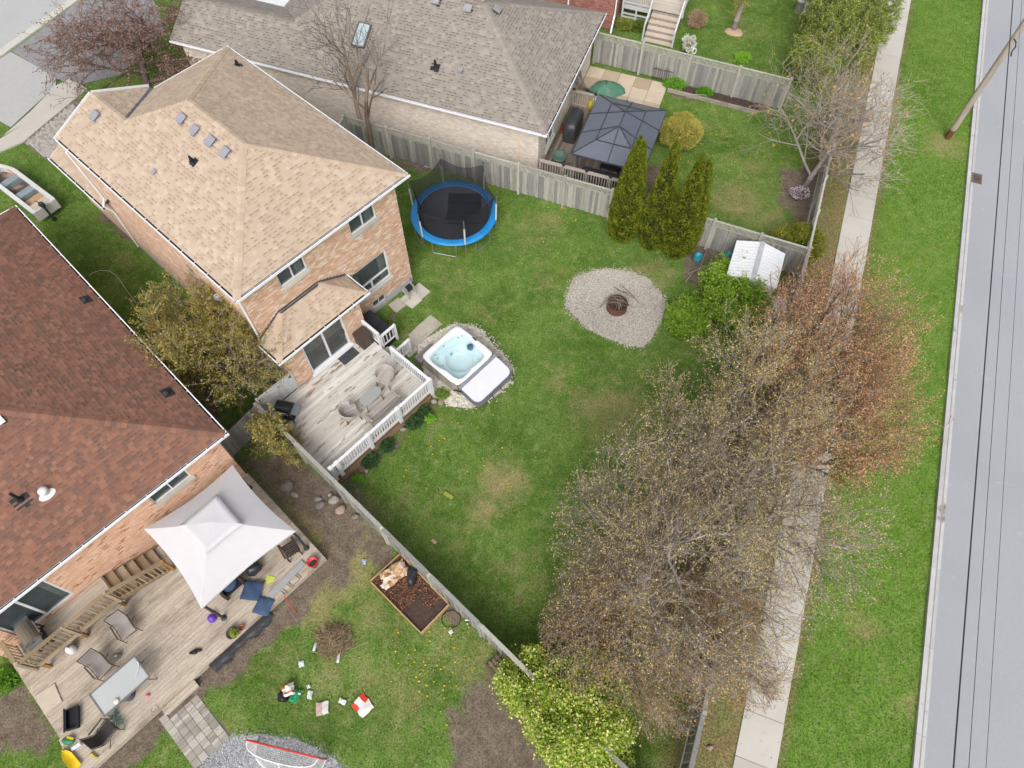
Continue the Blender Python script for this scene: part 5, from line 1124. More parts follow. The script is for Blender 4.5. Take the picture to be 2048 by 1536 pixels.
tree('birch_tree', 'large budding birch with pale limbs nearest the bottom right', P(1315, 1180), 7.2, 4.3, birch(11), bark_birch, bud_tan, .062, 2, .05, .45, off=(.2, .1), **BK)
tree('birch_tree', 'tan-budded birch arching over the lower pavement', P(1462, 1110), 7.2, 3.9, birch(31, (12, 8, 6, 5)), bark_birch, bud_tan, .062, 2, .05, .45, **BK)
tree('birch_tree', 'tan-budded tree standing between the fire pit and the pavement', P(1408, 905), 7.0, 3.9, birch(23, (13, 8, 7, 6)), bark_grey, bud_tan, .062, 3, .05, .45, off=(.2, .1), **BK)
tree('crab_apple_tree', 'low brown-budded spreading tree above the lime bush', P(1250, 1300), 4.4, 3.1, birch(37, (13, 8, 7, 6), .02), bark_dark, bud_brown, .06, 2, .05, .45, **BK)
tree('shrub_tree', 'brown budding tree by the bottom end of the street fence', P(1395, 1295), 4.8, 2.5, birch(41, (11, 8, 7, 5)), bark_dark, bud_brown, .06, 2, .05, .45, **BK)
vase = lambda sd: grow(sd, 5, [6, 7, 6, 4], [20, 24, 30, 40], [.95, .60, .42, .4], [.0, .04, .05, .04], wig=.06, start=.08, stems=6, stem_spread=.42)
VK = dict(group=GROUP_B, twig=twig_orange, minr=.006, rk=.6)
tree('vase_tree', 'orange-budded vase-shaped tree nearest the white shed', P(1592, 785), 6.3, 3.2, vase(5), bark_dark, bud_orange, .060, 3, .06, .45, off=(.2, .3), **VK)
tree('vase_tree', 'orange-budded vase-shaped tree arching over the pavement', P(1572, 915), 6.1, 3.2, vase(8), bark_dark, bud_orange, .060, 3, .06, .45, off=(.4, .1), **VK)
tree('maple_tree', 'bare grey tree with a few yellow leaves beside the upper pavement', P(1607, 378), 6.4, 4.1, grow(55, 5, [12, 8, 6, 5], [46, 40, 38, 40], [.72, .58, .52, .5], [.03, .05, .04, .02], wig=.11, start=.18), bark_grey, leafmat('yellow_leaf', ['c9a04a', 'b98f45', 'd8b560', 'a8843f']), .12, 1, .05, .6, twig=twig_lilac, minr=.007, rk=.55, frac=.12, off=(.3, .2))
tree('bare_tree', 'tall leafless two-stemmed tree rising behind the tan roof', P(737, 302), 8.6, 2.6, grow(62, 4, [5, 6, 5], [34, 38, 40], [.62, .55, .5], [.06, .06, .05, .04], wig=.12, start=.42, stems=2, stem_spread=.12), M_('brown_grey_bark', ['9a8776', '8a7767', 'a89684'], rough=.9, var=.2), None, twig=M_('thin_grey_twig', ['857a74', '776c66'], rough=.9), minr=.010, rk=.5, off=(.1, 0))
leaf_plum = leafmat('purple_leaf', ['9c8074', '8a6e64', 'ad9286', '7a6056', 'ba9f94'])
tree('plum_tree', 'purple-brown leaved tree in front of the tan house', P(305, 190), 5.0, 4.9, grow(71, 5, [11, 8, 6, 5], [58, 48, 45, 45], [.7, .58, .52, .5], [.02, .03, .02, .0], wig=.2, start=.2), bark_dark, leaf_plum, .095, 6, .08, .6, twig=M_('plum_twig', ['6a5048', '7d6258'], rough=.9), minr=.008, frac=.8)
leaf_olive = leafmat('olive_leaf', ['a4974e', 'b3a658', '8f8444', 'c2b56a', '80763c', 'b6a85e'])
tree('olive_leaved_tree', 'large olive-leaved tree between the two brick houses', P(490, 765), 5.0, 3.2, grow(83, 5, [14, 9, 7, 5], [46, 34, 34, 38], [.85, .58, .5, .5], [.02, .06, .05, .03], wig=.09, start=.08), bark_dark, leaf_olive, .075, 7, .06, .6, twig=twig_brown, minr=.007, off=(-.1, .3))
tree('olive_leaved_tree', 'small olive-leaved bush beside the deck grill', P(560, 910), 2.6, 1.15, grow(89, 5, [9, 7, 5, 4], [48, 42, 42, 45], [.75, .58, .5, .5], [.02, .05, .04, .02], wig=.18, start=.1), bark_dark, leaf_olive, .08, 3, .05, .6, twig=twig_brown, minr=.006, cat='bush')
tree('young_tree', 'young grey-stemmed tree with yellow shoots in the top yard', P(1467, 60), 4.4, 1.1, grow(97, 4, [9, 6, 5], [55, 45, 42], [.5, .55, .5], [.02, .03, .02], wig=.18, start=.4), bark_grey, leafmat('yellow_shoot', ['b5a84e', 'c4b45c', 'a39444']), .09, 3, .06, .5, twig=M_('ochre_twig', ['a8935a', '98824e']), minr=.009)
mu = obj('mulch_ring', MB().blob(P(1468, 64, .0), (.55, .5, .09), 14, 7, .1), M_('mulch_tan', ['c0a184', 'a98a6e', 'd0b498'], rough=1, var=.3, vscale=14, bump=.5, bscale=40), smooth=True, label='ring of tan mulch round the young tree', cat='mulch')
# ---- shrubs made of many leaf faces over branching stems
def shrub(name, label, c, rad, n, leafm, lsize, core='3d4a1e', aspect=.55, lump=.25, seed=1, group=None, cat='shrub', shape=None, inner=.5, coremul=.80, parts=6):
    g = np.random.default_rng(seed); t = thing(name, (c[0], c[1], 0), label, cat, group); rad = np.array(rad, float)
    d = g.normal(0, 1, (n, 3)); d /= np.linalg.norm(d, axis=1, keepdims=True); d[:, 2] = np.where(d[:, 2] < -.55, -d[:, 2], d[:, 2])
    L = np.zeros(n); 
    for k in range(28):
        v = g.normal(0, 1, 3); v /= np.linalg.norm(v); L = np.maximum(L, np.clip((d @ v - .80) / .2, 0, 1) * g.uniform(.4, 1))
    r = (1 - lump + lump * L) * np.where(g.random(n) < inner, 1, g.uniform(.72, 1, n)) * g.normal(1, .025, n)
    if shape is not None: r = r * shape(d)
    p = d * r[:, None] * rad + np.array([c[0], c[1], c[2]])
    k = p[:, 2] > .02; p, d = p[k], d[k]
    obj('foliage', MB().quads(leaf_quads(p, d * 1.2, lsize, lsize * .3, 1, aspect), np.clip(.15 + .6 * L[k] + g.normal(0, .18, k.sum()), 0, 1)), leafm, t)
    m = MB()
    for q in range(parts):
        an = q * 2.4 + seed; e_ = np.array([c[0] + rad[0] * .62 * math.cos(an), c[1] + rad[1] * .62 * math.sin(an), c[2] + rad[2] * .55 * ((q % 3) - .6)]); s_ = np.array([c[0] + .05 * math.cos(an), c[1] + .05 * math.sin(an), -.02])
        m.tube([s_, (s_ + e_) / 2 + np.array([0, 0, .1 * rad[2]]), e_], [.03, .022, .008], 5)
    obj('stems', m, bark_dark, t)
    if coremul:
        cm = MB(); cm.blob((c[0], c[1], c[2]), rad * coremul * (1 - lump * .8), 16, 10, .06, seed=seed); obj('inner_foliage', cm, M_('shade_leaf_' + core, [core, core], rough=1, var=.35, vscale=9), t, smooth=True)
    return t
leaf_cedar = leafmat('cedar_leaf', ['4a5a18', '5c6a1c', '707a20', '848a26', '9c9c32'], .25)
def cedar(label, base, h, r, spires, seed):
    g = np.random.default_rng(seed); t = thing('cedar_tree', (base[0], base[1], 0), label, 'cedar', 'columnar cedars along the back fence')
    Ps, Ds, Ls = [], [], []; mcore = MB()
    for (ox, oy, hh, rr_, n) in spires:
        z = g.beta(1.0, 1.25, n); an = g.uniform(0, 6.283, n); u = z
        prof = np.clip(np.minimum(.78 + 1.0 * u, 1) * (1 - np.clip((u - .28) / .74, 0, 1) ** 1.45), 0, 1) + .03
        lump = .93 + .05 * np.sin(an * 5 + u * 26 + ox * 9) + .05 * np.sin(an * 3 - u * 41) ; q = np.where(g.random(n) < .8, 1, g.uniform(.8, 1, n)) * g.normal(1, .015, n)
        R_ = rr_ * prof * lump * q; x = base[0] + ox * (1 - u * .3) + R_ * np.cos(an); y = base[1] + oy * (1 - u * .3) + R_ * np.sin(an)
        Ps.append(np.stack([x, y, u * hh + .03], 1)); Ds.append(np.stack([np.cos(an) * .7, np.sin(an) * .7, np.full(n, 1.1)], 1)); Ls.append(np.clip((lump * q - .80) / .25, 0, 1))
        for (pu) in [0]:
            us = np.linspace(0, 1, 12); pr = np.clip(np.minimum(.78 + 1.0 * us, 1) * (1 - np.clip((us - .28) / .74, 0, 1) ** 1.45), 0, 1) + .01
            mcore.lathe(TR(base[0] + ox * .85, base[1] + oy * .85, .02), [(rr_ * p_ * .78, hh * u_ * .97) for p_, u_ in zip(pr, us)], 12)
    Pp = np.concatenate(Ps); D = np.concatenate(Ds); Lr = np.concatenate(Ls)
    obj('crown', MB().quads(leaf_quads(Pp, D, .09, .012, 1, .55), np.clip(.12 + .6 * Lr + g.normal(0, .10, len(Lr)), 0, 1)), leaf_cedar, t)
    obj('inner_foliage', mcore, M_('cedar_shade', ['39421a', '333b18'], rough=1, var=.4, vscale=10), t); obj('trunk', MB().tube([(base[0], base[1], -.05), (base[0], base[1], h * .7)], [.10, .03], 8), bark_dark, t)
cedar('columnar cedar next to the long grey fence, left of three', P(1243, 470), 5.9, .8, [(0, 0, 6.0, .72, 17000), (.32, .1, 5.7, .54, 9000), (-.28, .1, 5.4, .52, 8000)], 1)
cedar('slimmest columnar cedar, in the middle of three', P(1301, 487), 6.1, .7, [(0, 0, 6.3, .66, 14000), (.26, .15, 5.9, .48, 7000)], 2)
cedar('broadest columnar cedar, right of three', P(1353, 502), 5.9, .85, [(-.15, 0, 6.0, .72, 16000), (.32, .1, 5.6, .58, 10000), (.6, .3, 5.3, .44, 8000)], 3)
shrub('globe_shrub', 'round yellow-green globe shrub beside the dark gazebo', P(1362, 262, .95), (1.15, 1.15, 1.05), 16000, leafmat('globe_leaf', ['9c9848', 'b0a954', 'c2ba62', 'd2ca76'], .3), .07, '6a6430', lump=.3, seed=4)
shrub('yew_bush', 'rounded olive-green yew at the fence corner above the white shed', P(1592, 488, .8), (1.5, 1.15, 1.0), 12000, leafmat('yew_leaf', ['5f6a22', '757c2a', '8a8c34', '9c9a44'], .25), .09, '3f461a', lump=.35, seed=5)
leaf_jun = leafmat('juniper_leaf', ['6c7e36', '829244', '98a654', 'b0b868'], .25)
jun = lambda sd, st=5: grow(sd, 4, [12, 8, 6], [48, 42, 42], [.62, .5, .45], [.04, .05, .03, .02], wig=.14, start=.08, stems=st, stem_spread=.55)
tree('juniper_bush', 'large feathery green juniper at the top beside the pavement', P(1665, 110), 3.7, 2.5, jun(6, 7), bark_dark, leaf_jun, .12, 9, .07, .3, cat='shrub', minr=.008, rk=.5)
tree('juniper_bush', 'smaller green juniper below the feathery one', P(1612, 155), 2.3, 1.4, jun(7, 5), bark_dark, leaf_jun, .11, 8, .07, .3, cat='shrub', minr=.008, rk=.5)
leaf_lime = leafmat('lime_leaf', ['5f8a2a', '86a834', 'a8bf44', 'c8d25e', 'e0e28c', 'efe9b0'], .4)
bushy = lambda sd, st=6: grow(sd, 4, [9, 7, 6], [50, 45, 45], [.7, .55, .5], [.03, .04, .03, .0], wig=.2, start=.1, stems=st, stem_spread=.75)
leaf_bright = leafmat('bright_leaf', ['6f9a2c', '86ac34', '9cbc44', 'b4ca5c'], .4)
tree('lime_bush', 'big lime-yellow leafed bush over the corner of the fence', P(1150, 1425), 2.6, 1.7, bushy(9, 8), bark_dark, leaf_lime, .085, 14, .12, .7, cat='bush', minr=.006, rk=.5)
tree('lime_bush', 'yellow-leafed lower bush at the bottom edge beside the bare soil', P(1185, 1500), 1.7, 1.4, bushy(10), bark_dark, leaf_lime, .085, 10, .12, .7, cat='bush', minr=.006, rk=.5)
tree('lime_bush', 'pale yellow lobe of leaves nearest the wooden pallet', P(1060, 1378), 1.9, 1.1, bushy(14, 5), bark_dark, leaf_lime, .085, 9, .12, .7, cat='bush', minr=.006, rk=.5)
tree('green_bush', 'bright green leafed bush in front of the white shed', P(1455, 610), 2.0, 1.75, bushy(11, 7), bark_dark, leaf_bright, .095, 5, .09, .65, cat='bush', minr=.006, rk=.5)
tree('green_bush', 'low bright green bush right of the fire-pit gravel', P(1372, 650), 1.1, .95, bushy(12, 5), bark_dark, leaf_bright, .09, 4, .08, .65, cat='bush', minr=.005, rk=.5)
dg = leafmat('dark_perennial_leaf', ['35502c', '44633a', '547548', '2c4426'], .3)
for i, (x, y, r, lb) in enumerate(((846, 822, .30, 'nearest the hot tub'), (828, 845, .36, 'second from the hot tub'), (773, 891, .32, 'third from the hot tub'), (740, 921, .37, 'nearest the grey fence'))):
    shrub('perennial_clump', 'dark green mound of leaves along the deck skirt, ' + lb, P(x, y, .18), (r, r, .26), 1400, dg, .11, '2a3c22', lump=.3, seed=20 + i, aspect=.3, group='dark green mounds along the deck', cat='plant', parts=3)
for i, (x, y, r, z, lb, cols, nm) in enumerate(((1350, 168, .7, .3, 'bright green perennial at the left end of the garden bed', ['5f9a2a', '79b03a', '93c050'], 'perennial'), (1408, 186, .5, .25, 'bright green perennial in the middle of the garden bed', ['5f9a2a'], 'perennial'), (1485, 115, .6, .2, 'lime green plant by the patio fence in the top yard', ['86b83a', '9cc84c'], 'perennial'), (860, 836, .2, .1, 'small lime weed between the dark deck mounds', ['86b83a'], 'weed'), (716, 957, .2, .08, 'small lime weed at the deck corner', ['86b83a'], 'weed'), (12, 1360, .7, .3, 'green strappy plant at the left edge below the brick wall', ['6a9a32'], 'perennial'), (1250, 50, .6, .35, 'overgrown tufty grass beside the white deck steps', ['8a9440'], 'grass_clump'), (1280, 52, .7, .3, 'darker tufty grass under the white deck', ['6a7a30'], 'grass_clump'), (885, 788, .3, .1, 'small green weed among the white pebbles', ['86a04a'], 'weed'))):
    shrub(nm, lb, P(x, y, z * .6), (r, r * .7, z), 1300, leafmat('plant_leaf_%d' % (len(cols) * 10 + i), cols + [cols[0]] + cols, .35), .13, '3c5a22', lump=.4, seed=40 + i, aspect=.35, cat='plant', parts=3, coremul=.6)
shrub('ornamental_grass', 'clump of dry tan ornamental grass in the top yard', P(1394, 40, .4), (.55, .5, .55), 2200, leafmat('dry_grass', ['a88c74', 'c2a88e', '8f745e'], .3), .22, '7a6250', lump=.3, seed=61, aspect=.12, cat='plant', parts=3)
shrub('flowering_bush', 'white blossoming twiggy bush behind the patio fence', P(1378, 88, .8), (.45, .7, .6), 900, leafmat('white_blossom', ['e8e6dc', 'd5d2c6', 'f2f0ea', '9aa46a'], .3), .10, '6a6a50', lump=.5, seed=62, aspect=.7, coremul=0, parts=14)
shrub('flowering_bush', 'pale pink flowering shrub at the foot of the bare grey tree', P(1598, 388, .4), (.65, .55, .4), 420, leafmat('pink_blossom', ['c9bcc6', 'b5a6b0', 'd6ccd4', '9a8f86'], .3), .08, '6a5a58', lump=.5, seed=63, aspect=.7, coremul=0, parts=10)
# fallen leaves and twig litter along the pavement edges and under the trees
def litter():
    X, Y = scatter(60000, 2, 26, 0, 40); d, dry, fire, verge, lit, tub, gg = masks(X, Y)
    b = -((X - SF.o[0]) * SF.n[0] + (Y - SF.o[1]) * SF.n[1]); onw = (b > 0) & (b < 1.33)
    k = (rng.random(len(X)) < np.where(onw, .02 + .06 * (vnoise(X, Y, 2.5, 9) > .55), lit * .75)); X, Y, onw = X[k], Y[k], onw[k]
    C = np.stack([X, Y, np.where(onw, .034, .02)], 1); Q = leaf_quads(C, np.tile([0., 0, .3], (len(C), 1)) + 0, .06, .0, 1, .5); Q[:, :, 2] = C[:, 2:3] + (Q[:, :, 2] - C[:, 2:3]) * .25
    obj('leaf_litter', MB().quads(Q), leafmat('dead_leaf', ['8a6f50', '9f8562', '715840', 'b59a74', '5f4a38'], .2), label='dry brown leaves scattered under the street trees', cat='leaf litter', kind='stuff')
litter()
lawn_blades()
# dandelions in the lawns
dm = MB(); dm.lathe(TR(0, 0, 0), [(0, .055), (.024, .05), (.032, .04), (.02, .03), (.004, .03), (.004, -.02)], 8); dme = dm.mesh('dandelion', True); dme.materials.append(M_('dandelion_yellow', ['f2d21e'], rough=.8, var=.05, fine=0))
def dand(px, py, n, rx, ry, label, grp):
    for i in range(n):
        x, y = px + random.gauss(0, rx), py + random.gauss(0, ry); q = P(x, y); Y = np.array([q[1]]); X = np.array([q[0]])
        if blocked(X, Y)[0] or max(float(v[0]) for v in (masks(X, Y)[0], masks(X, Y)[2], masks(X, Y)[5])) > .5: continue
        o = bpy.data.objects.new('dandelion', dme); s_ = random.uniform(.65, 1.15); _link(o, None, Matrix.Translation((q[0], q[1], .0)) @ Matrix.Diagonal((s_, s_, 1, 1))); tag(o, label, 'flower', grp)
dand(870, 1330, 55, 45, 55, 'yellow dandelion in the littered lawn beside the bare soil', 'dandelions in the littered lawn'); dand(930, 880, 38, 70, 60, 'yellow dandelion in the lawn below the white deck', 'dandelions in the lawn below the deck')
dand(1430, 310, 60, 45, 60, 'yellow dandelion in the small lawn beside the dark gazebo', 'dandelions beside the gazebo'); dand(1110, 430, 8, 50, 20, 'yellow dandelion in the lawn between trampoline and cedars', 'dandelions by the back fence'); dand(1880, 600, 14, 30, 380, 'yellow dandelion in the street verge', 'dandelions in the verge'); dand(1500, 100, 12, 40, 20, 'yellow dandelion in the top yard', 'dandelions in the top yard')
# ------------------------------------------------------------------ deck, stair and canopy behind the brown-roofed house
oldb = M_('bare_deck_wood', ['c2b5a5', 'beb0a0', 'c6b9a9', 'b9ab9a', 'c4b7a7', 'c0b2a2'], rough=.9, var=.2, vscale=2.2, fine=.16, fscale=12, stretch=(1., 4, 1), ang=FB.ang, patch=[('948371', .5, .50, .75), ('847260', 2.5, .62, .74)], k=.95)
newb = M_('stair_wood', ['b8a488', 'aa9578', 'c2b096', '9f8a6c'], rough=.9, var=.2, vscale=2, fine=.1); orb = M_('orange_post_wood', ['b98a52', 'a97b46'], rough=.85, var=.2)
dB_ = thing('deck', FB(-5, -2), 'large low bare-wood deck behind the brown-roofed house', 'deck'); ZB2 = .40
pc = Pieces('deck_board', oldb, dB_); b_ = -4.44
while b_ < .36:
    l = -10.16 + (0 if b_ > -3.0 else -.12) + random.uniform(-.02, .02); cuts = sorted([l, -.35] + [random.uniform(-8, -2) for _ in range(2)])
    for x0, x1 in zip(cuts[:-1], cuts[1:]):
        if x1 - x0 > .1: pc.bx(FB, x0 + .003, x1 - .003, b_ + .004, b_ + .134, ZB2 - .03, ZB2 + random.uniform(-.004, .004))
    b_ += .138
pc.done()
m = MB(); m.bx(FB, -10.28, -.35, -4.47, -4.43, .05, ZB2 - .035).bx(FB, -.38, -.34, -4.42, .3, .05, ZB2 - .035).bx(FB, -10.2, -10.16, -4.42, .3, .05, ZB2 - .035); obj('rim_board', m, oldb, dB_)
for i in range(2): box_obj('step_tread', FB, -7.45, -6.15, -4.62 - i * .14, -4.49 - i * .14, .18, .215, oldb, dB_)
box_obj('step_riser', FB, -7.42, -6.18, -4.74, -4.71, 0, .178, oldb, dB_)
for x in (-9.5, -7, -4.5, -2, -.6):
    for y in (-4.2, -2, .1): box_obj('support_post', FB, x - .05, x + .05, y - .05, y + .05, -.1, ZB2 - .035, oldb, dB_)
st = thing('stair_landing', FB(-7.5, -.2), 'raised wooden landing with railing and stairs down from the sliding door', 'staircase'); ZL = 1.30
lb = Pieces('landing_board', oldb, st)
for i in range(8): lb.bx(FB, -9.45, -6.3, -.74 + i * .138, -.74 + i * .138 + .132, ZL - .03, ZL + random.uniform(-.003, .003))
lb.done(); m = MB(); m.bx(FB, -9.45, -6.3, -.77, -.745, ZL - .24, ZL - .032).bx(FB, -9.48, -9.455, -.77, .35, ZL - .24, ZL - .032).bx(FB, -6.297, -6.27, -.77, .35, ZL - .24, ZL - .032); obj('rim_board', m, newb, st)
for x in (-9.3, -7.9, -6.4): box_obj('landing_post', FB, x - .05, x + .05, -.7, -.6, ZB2, ZL - .035, orb, st)
railing(st, FB, (-9.42, -.80), (-6.3, -.80), ZL, mat=newb, posts=(0, .5, 1), pw=.09, sp=.14, capw=.14, bw=.04, h=.95); railing(st, FB, (-9.46, -.7), (-9.46, .3), ZL, mat=newb, posts=(), pw=.09, sp=.14, capw=.14, h=.95)
NS = 5
for i in range(NS):
    z = ZL - (i + 1) * (ZL - ZB2) / (NS + 1); x = -6.27 + i * .33; box_obj('tread', FB, x + .002, x + .34, -.72, -.55 + .9, z - .04, z, newb, st); box_obj('riser', FB, x, x + .02, -.72, .35, z + .002, z + .13, newb, st)
for y in (-.75, .36): obj('stringer', MB().bar(FB(-6.3, y, ZL - .15), FB(-4.45, y, ZB2 + .02), .04, .24), newb, st)
obj('stair_rail', MB().bar(FB(-6.3, -.80, ZL + .93), FB(-4.5, -.80, ZB2 + .98), .14, .04), newb, st); obj('stair_rail', MB().bar(FB(-6.3, -.80, ZL + .10), FB(-4.5, -.80, ZB2 + .15), .04, .08), newb, st)
bp3 = Pieces('baluster', newb, st)
for i in range(12): x = -6.2 + i * .145; u = (x + 6.3) / 1.8; bp3.bx(FB, x - .02, x + .02, -.84, -.81, ZL + .05 - u * .85, ZL + .9 - u * .85)
bp3.done(); box_obj('newel_post', FB, -4.54, -4.44, -.85, -.75, ZB2, ZB2 + 1.05, orb, st)
grill('large brown-lidded grill on the landing of the bare-wood deck', FB, -8.75, -.12, ZL, R(90), lidc='8a7f74', w=.75)
# fabric canopy
cn = thing('canopy_gazebo', FB(-2.4, -1.8, ZB2), 'white two-tier fabric canopy over the bare-wood deck', 'gazebo'); cloth = M_('white_canopy_cloth', ['e0dde0'], rough=.85, var=.03, fine=.02)
nb = cloth.node_tree.nodes; 
CZ = 2.45; C4 = [np.array([*FB(*FB.px(x, y, CZ))[:2], CZ]) for x, y in ((288, 1058), (465, 930), (591, 1062), (403, 1218))]; I4 = [P(x, y, 2.95) for x, y in ((376, 1051), (431, 1000), (470, 1047), (414, 1094))]
U4 = [P(x, y, 3.08) for x, y in ((358, 1051), (434, 988), (484, 1047), (411, 1108))]; pk = P(421, 1044, 3.16)
def panel(a, b, c, d, nu=10, nv=8, sag=.03, bow=.07):
    ctr = (C4[0] + C4[1] + C4[2] + C4[3]) / 4; G = []
    for i in range(nu + 1):
        u = i / nu; row = []
        for j in range(nv + 1):
            v = j / nv; p = (1 - v) * ((1 - u) * a + u * b) + v * ((1 - u) * d + u * c); k = 4 * u * (1 - u) * (1 - v) ** 2; p = p + (ctr - p) * np.array([1, 1, 0]) * bow * k; p = p - np.array([0, 0, sag * math.sin(math.pi * v) + .05 * k]); row.append(p)
        G.append(row)
    return G
for i in range(4):
    j = (i + 1) % 4; G = panel(C4[i], C4[j], I4[j], I4[i]); obj('canopy_panel', MB().grid(G), cloth, cn, smooth=True)
    val = [[g[0], g[0] - np.array([0, 0, .07 + .02 * math.sin(k)])] for k, g in enumerate(G)]; obj('valance', MB().grid(val), cloth, cn, smooth=True)
    G2 = []
    for q in range(9):
        u = q / 8; e_ = (1 - u) * U4[i] + u * U4[j]; e_ = e_ + (pk - e_) * np.array([1, 1, 0]) * .035 * math.sin(math.pi * u); G2.append([e_ - np.array([0, 0, .09]), e_] + [e_ + (pk - e_) * v - np.array([0, 0, .02 * math.sin(math.pi * v)]) for v in (.25, .5, .75, 1.)])
    obj('cap_panel', MB().grid(G2), cloth, cn, smooth=True)
    q = C4[i] + (pk - C4[i]) * np.array([.045, .045, 0]); o = obj('pole', MB().tube([np.array([q[0], q[1], ZB2]), np.array([q[0], q[1], CZ - .02])], .05, 10), M_('gazebo_pole', ['4a4b4e'], rough=.5), cn)
    obj('base_plate', MB().lathe(TR(q[0], q[1], ZB2), [(.11, 0), (.11, .025), (.05, .05)], 12), M_('gazebo_pole', ['4a4b4e']), o); obj('roof_rib', MB().bar(q * np.array([1, 1, 0]) + np.array([0, 0, CZ - .08]), I4[i] - np.array([0, 0, .08]), .03, .03), M_('gazebo_pole', ['4a4b4e']), cn)
# sling chairs and glass table
slingm = M_('taupe_sling', ['a39b96', '99918c'], rough=.8, var=.06, fine=.08, fscale=70); slingk = M_('charcoal_sling', ['5b5654', '524d4b'], rough=.8, var=.06); tubeg = M_('bronze_tube', ['5f5854'], rough=.45, metal=.3)
def sling_chair(label, fr, a, b, z, rot, cl=slingm, tilt=0):
    f = fr.sub(a, b, rot); t = thing('sling_chair', f(0, 0, z), label, 'chair', 'sling chairs on the bare-wood deck', f.ang)
    prof = [(.30, .40), (.26, .425), (0, .40), (-.20, .39), (-.27, .46), (-.36, .70), (-.43, .98)]
    G = [[f(x, y, z + h - .025 * (1 - (y / .24) ** 2)) for (x, h) in prof] for y in np.linspace(-.24, .24, 5)]
    obj('sling_seat', MB().grid(G[0:5]), cl, t, smooth=True)
    for sy in (-.27, .27):
        obj('side_rail', MB().tube([f(x, sy, z + h) for x, h in prof], .016, 6), tubeg, t); obj('armrest', MB().bar(f(-.28, sy * 1.12, z + .62), f(.3, sy * 1.12, z + .62), .05, .02), tubeg, t)
        obj('leg', MB().tube([f(.28, sy * 1.12, z + .62), f(.32, sy * 1.12, z)], .014, 6), tubeg, t); obj('leg', MB().tube([f(-.05, sy * 1.1, z + .40), f(-.34, sy * 1.12, z)], .014, 6), tubeg, t)
    obj('stretcher', MB().bar(f(.30, -.29, z + .3), f(.30, .29, z + .3), .02, .02), tubeg, t); obj('top_bar', MB().tube([f(-.43, -.27, z + .98), f(-.43, .27, z + .98)], .016, 6), tubeg, t)
def dirang(fr, p0, p1, z):
    d = P(*p1, z) - P(*p0, z); return math.atan2(d[1], d[0]) - fr.ang
sling_chair('taupe sling chair between the stair landing and the glass table', FB, -6.75, -1.55, ZB2, dirang(FB, (228, 1228), (258, 1275), .8))
sling_chair('taupe sling chair tucked behind the glass table', FB, -8.0, -2.05, ZB2, dirang(FB, (185, 1325), (225, 1370), .8))
sling_chair('charcoal sling chair at the near end of the glass table', FB, -8.95, -4.0, ZB2, dirang(FB, (190, 1478), (220, 1450), .8) + .2, slingk)
gt = thing('glass_table', FB(-7.8, -3.2, ZB2), 'rectangular frosted glass patio table on the bare-wood deck', 'table'); GTf = FB.sub(-7.78, -3.22); gf = M_('table_frame_grey', ['8d8a8c'], rough=.45, metal=.2)
m = MB()
for (x0, x1, y0, y1) in ((-.86, .86, .44, .49), (-.86, .86, -.49, -.44), (-.86, -.81, -.44, .44), (.81, .86, -.44, .44)): m.bx(GTf, x0, x1, y0, y1, ZB2 + .68, ZB2 + .72)
obj('table_frame', m, gf, gt); gg_ = glass('frosted_glass', 'dfe4e4', .35); gg_.node_tree.nodes['Mix Shader'].inputs[0].default_value = .3
box_obj('glass_top', GTf, -.81, .81, -.44, .44, ZB2 + .695, ZB2 + .705, gg_, gt)
for sx in (-1, 1):
    for sy in (-1, 1): obj('leg', MB().tube([GTf(sx * .75, sy * .4, ZB2 + .68), GTf(sx * .62, sy * .3, ZB2 + .35), GTf(sx * .80, sy * .42, ZB2)], .02, 6), gf, gt)
obj('table_brace', MB().tube([GTf(.62 * math.cos(q), .3 * math.sin(q), ZB2 + .35) for q in np.linspace(0, 6.283, 17)[:-1]], .012, 5, closed=True), gf, gt)
def small(name, label, cat, mb, mat, smooth=True, group=None): return obj(name, mb, mat, None, smooth, label, cat, group)
q = P(233, 1403, ZB2 + .73); small('candle', 'cream round candle on the glass table', 'candle', MB().lathe(TR(*q), [(.085, -.018), (.09, .03), (.07, .045), (0, .04)], 14), M_('cream_wax', ['efe6d0']))
q = P(276, 1330, ZB2 + .73); small('umbrella_handle', 'white curved handle lying on the glass table', 'handle', MB().tube([P(275, 1323, ZB2 + .74), P(278, 1328, ZB2 + .76), P(276, 1340, ZB2 + .75), P(271, 1355, ZB2 + .74)], [.02, .02, .012, .008], 6), white)
q = P(258, 1390, .45); small('round_stool', 'dark round stool under the edge of the glass table', 'stool', MB().lathe(TR(q[0], q[1], ZB2), [(.2, 0), (.17, .2), (.25, .36), (.25, .40), (0, .41)], 18), M_('stool_grey', ['6b6d78']))
Mx = FB.M(*FB.px(98, 1397, .45), .43, 0, 0, R(-8)); small('board_panel', 'plain pale board panel lying at the left edge of the deck', 'board', MB().box(Mx, (.62, .72, .03)).box(Mx @ np.array(Matrix.Translation((0, 0, .017))), (.60, .70, .006)), M_('pale_ply', ['dccfbd', 'd6c8b5'], var=.1, patch=[('a98258', 2, .66, .8)]), False)
tb = FB.sub(*FB.px(144, 1437, .5), R(62)); tm_ = MB()
for (x0, x1, y0, y1, z0, z1) in ((-.34, .34, -.2, -.16, 0, .17), (-.34, .34, .16, .2, 0, .17), (-.34, -.30, -.16, .16, 0, .17), (.30, .34, -.16, .16, 0, .17), (-.30, .30, -.16, .16, 0, .02), (-.38, .38, -.24, -.2, .15, .18), (-.38, .38, .2, .24, .15, .18)): tm_.bx(tb, x0, x1, y0, y1, ZB2 + z0, ZB2 + z1)
small('plastic_tub', 'black rectangular plastic tub on the deck', 'tub', tm_, blackpl, False)
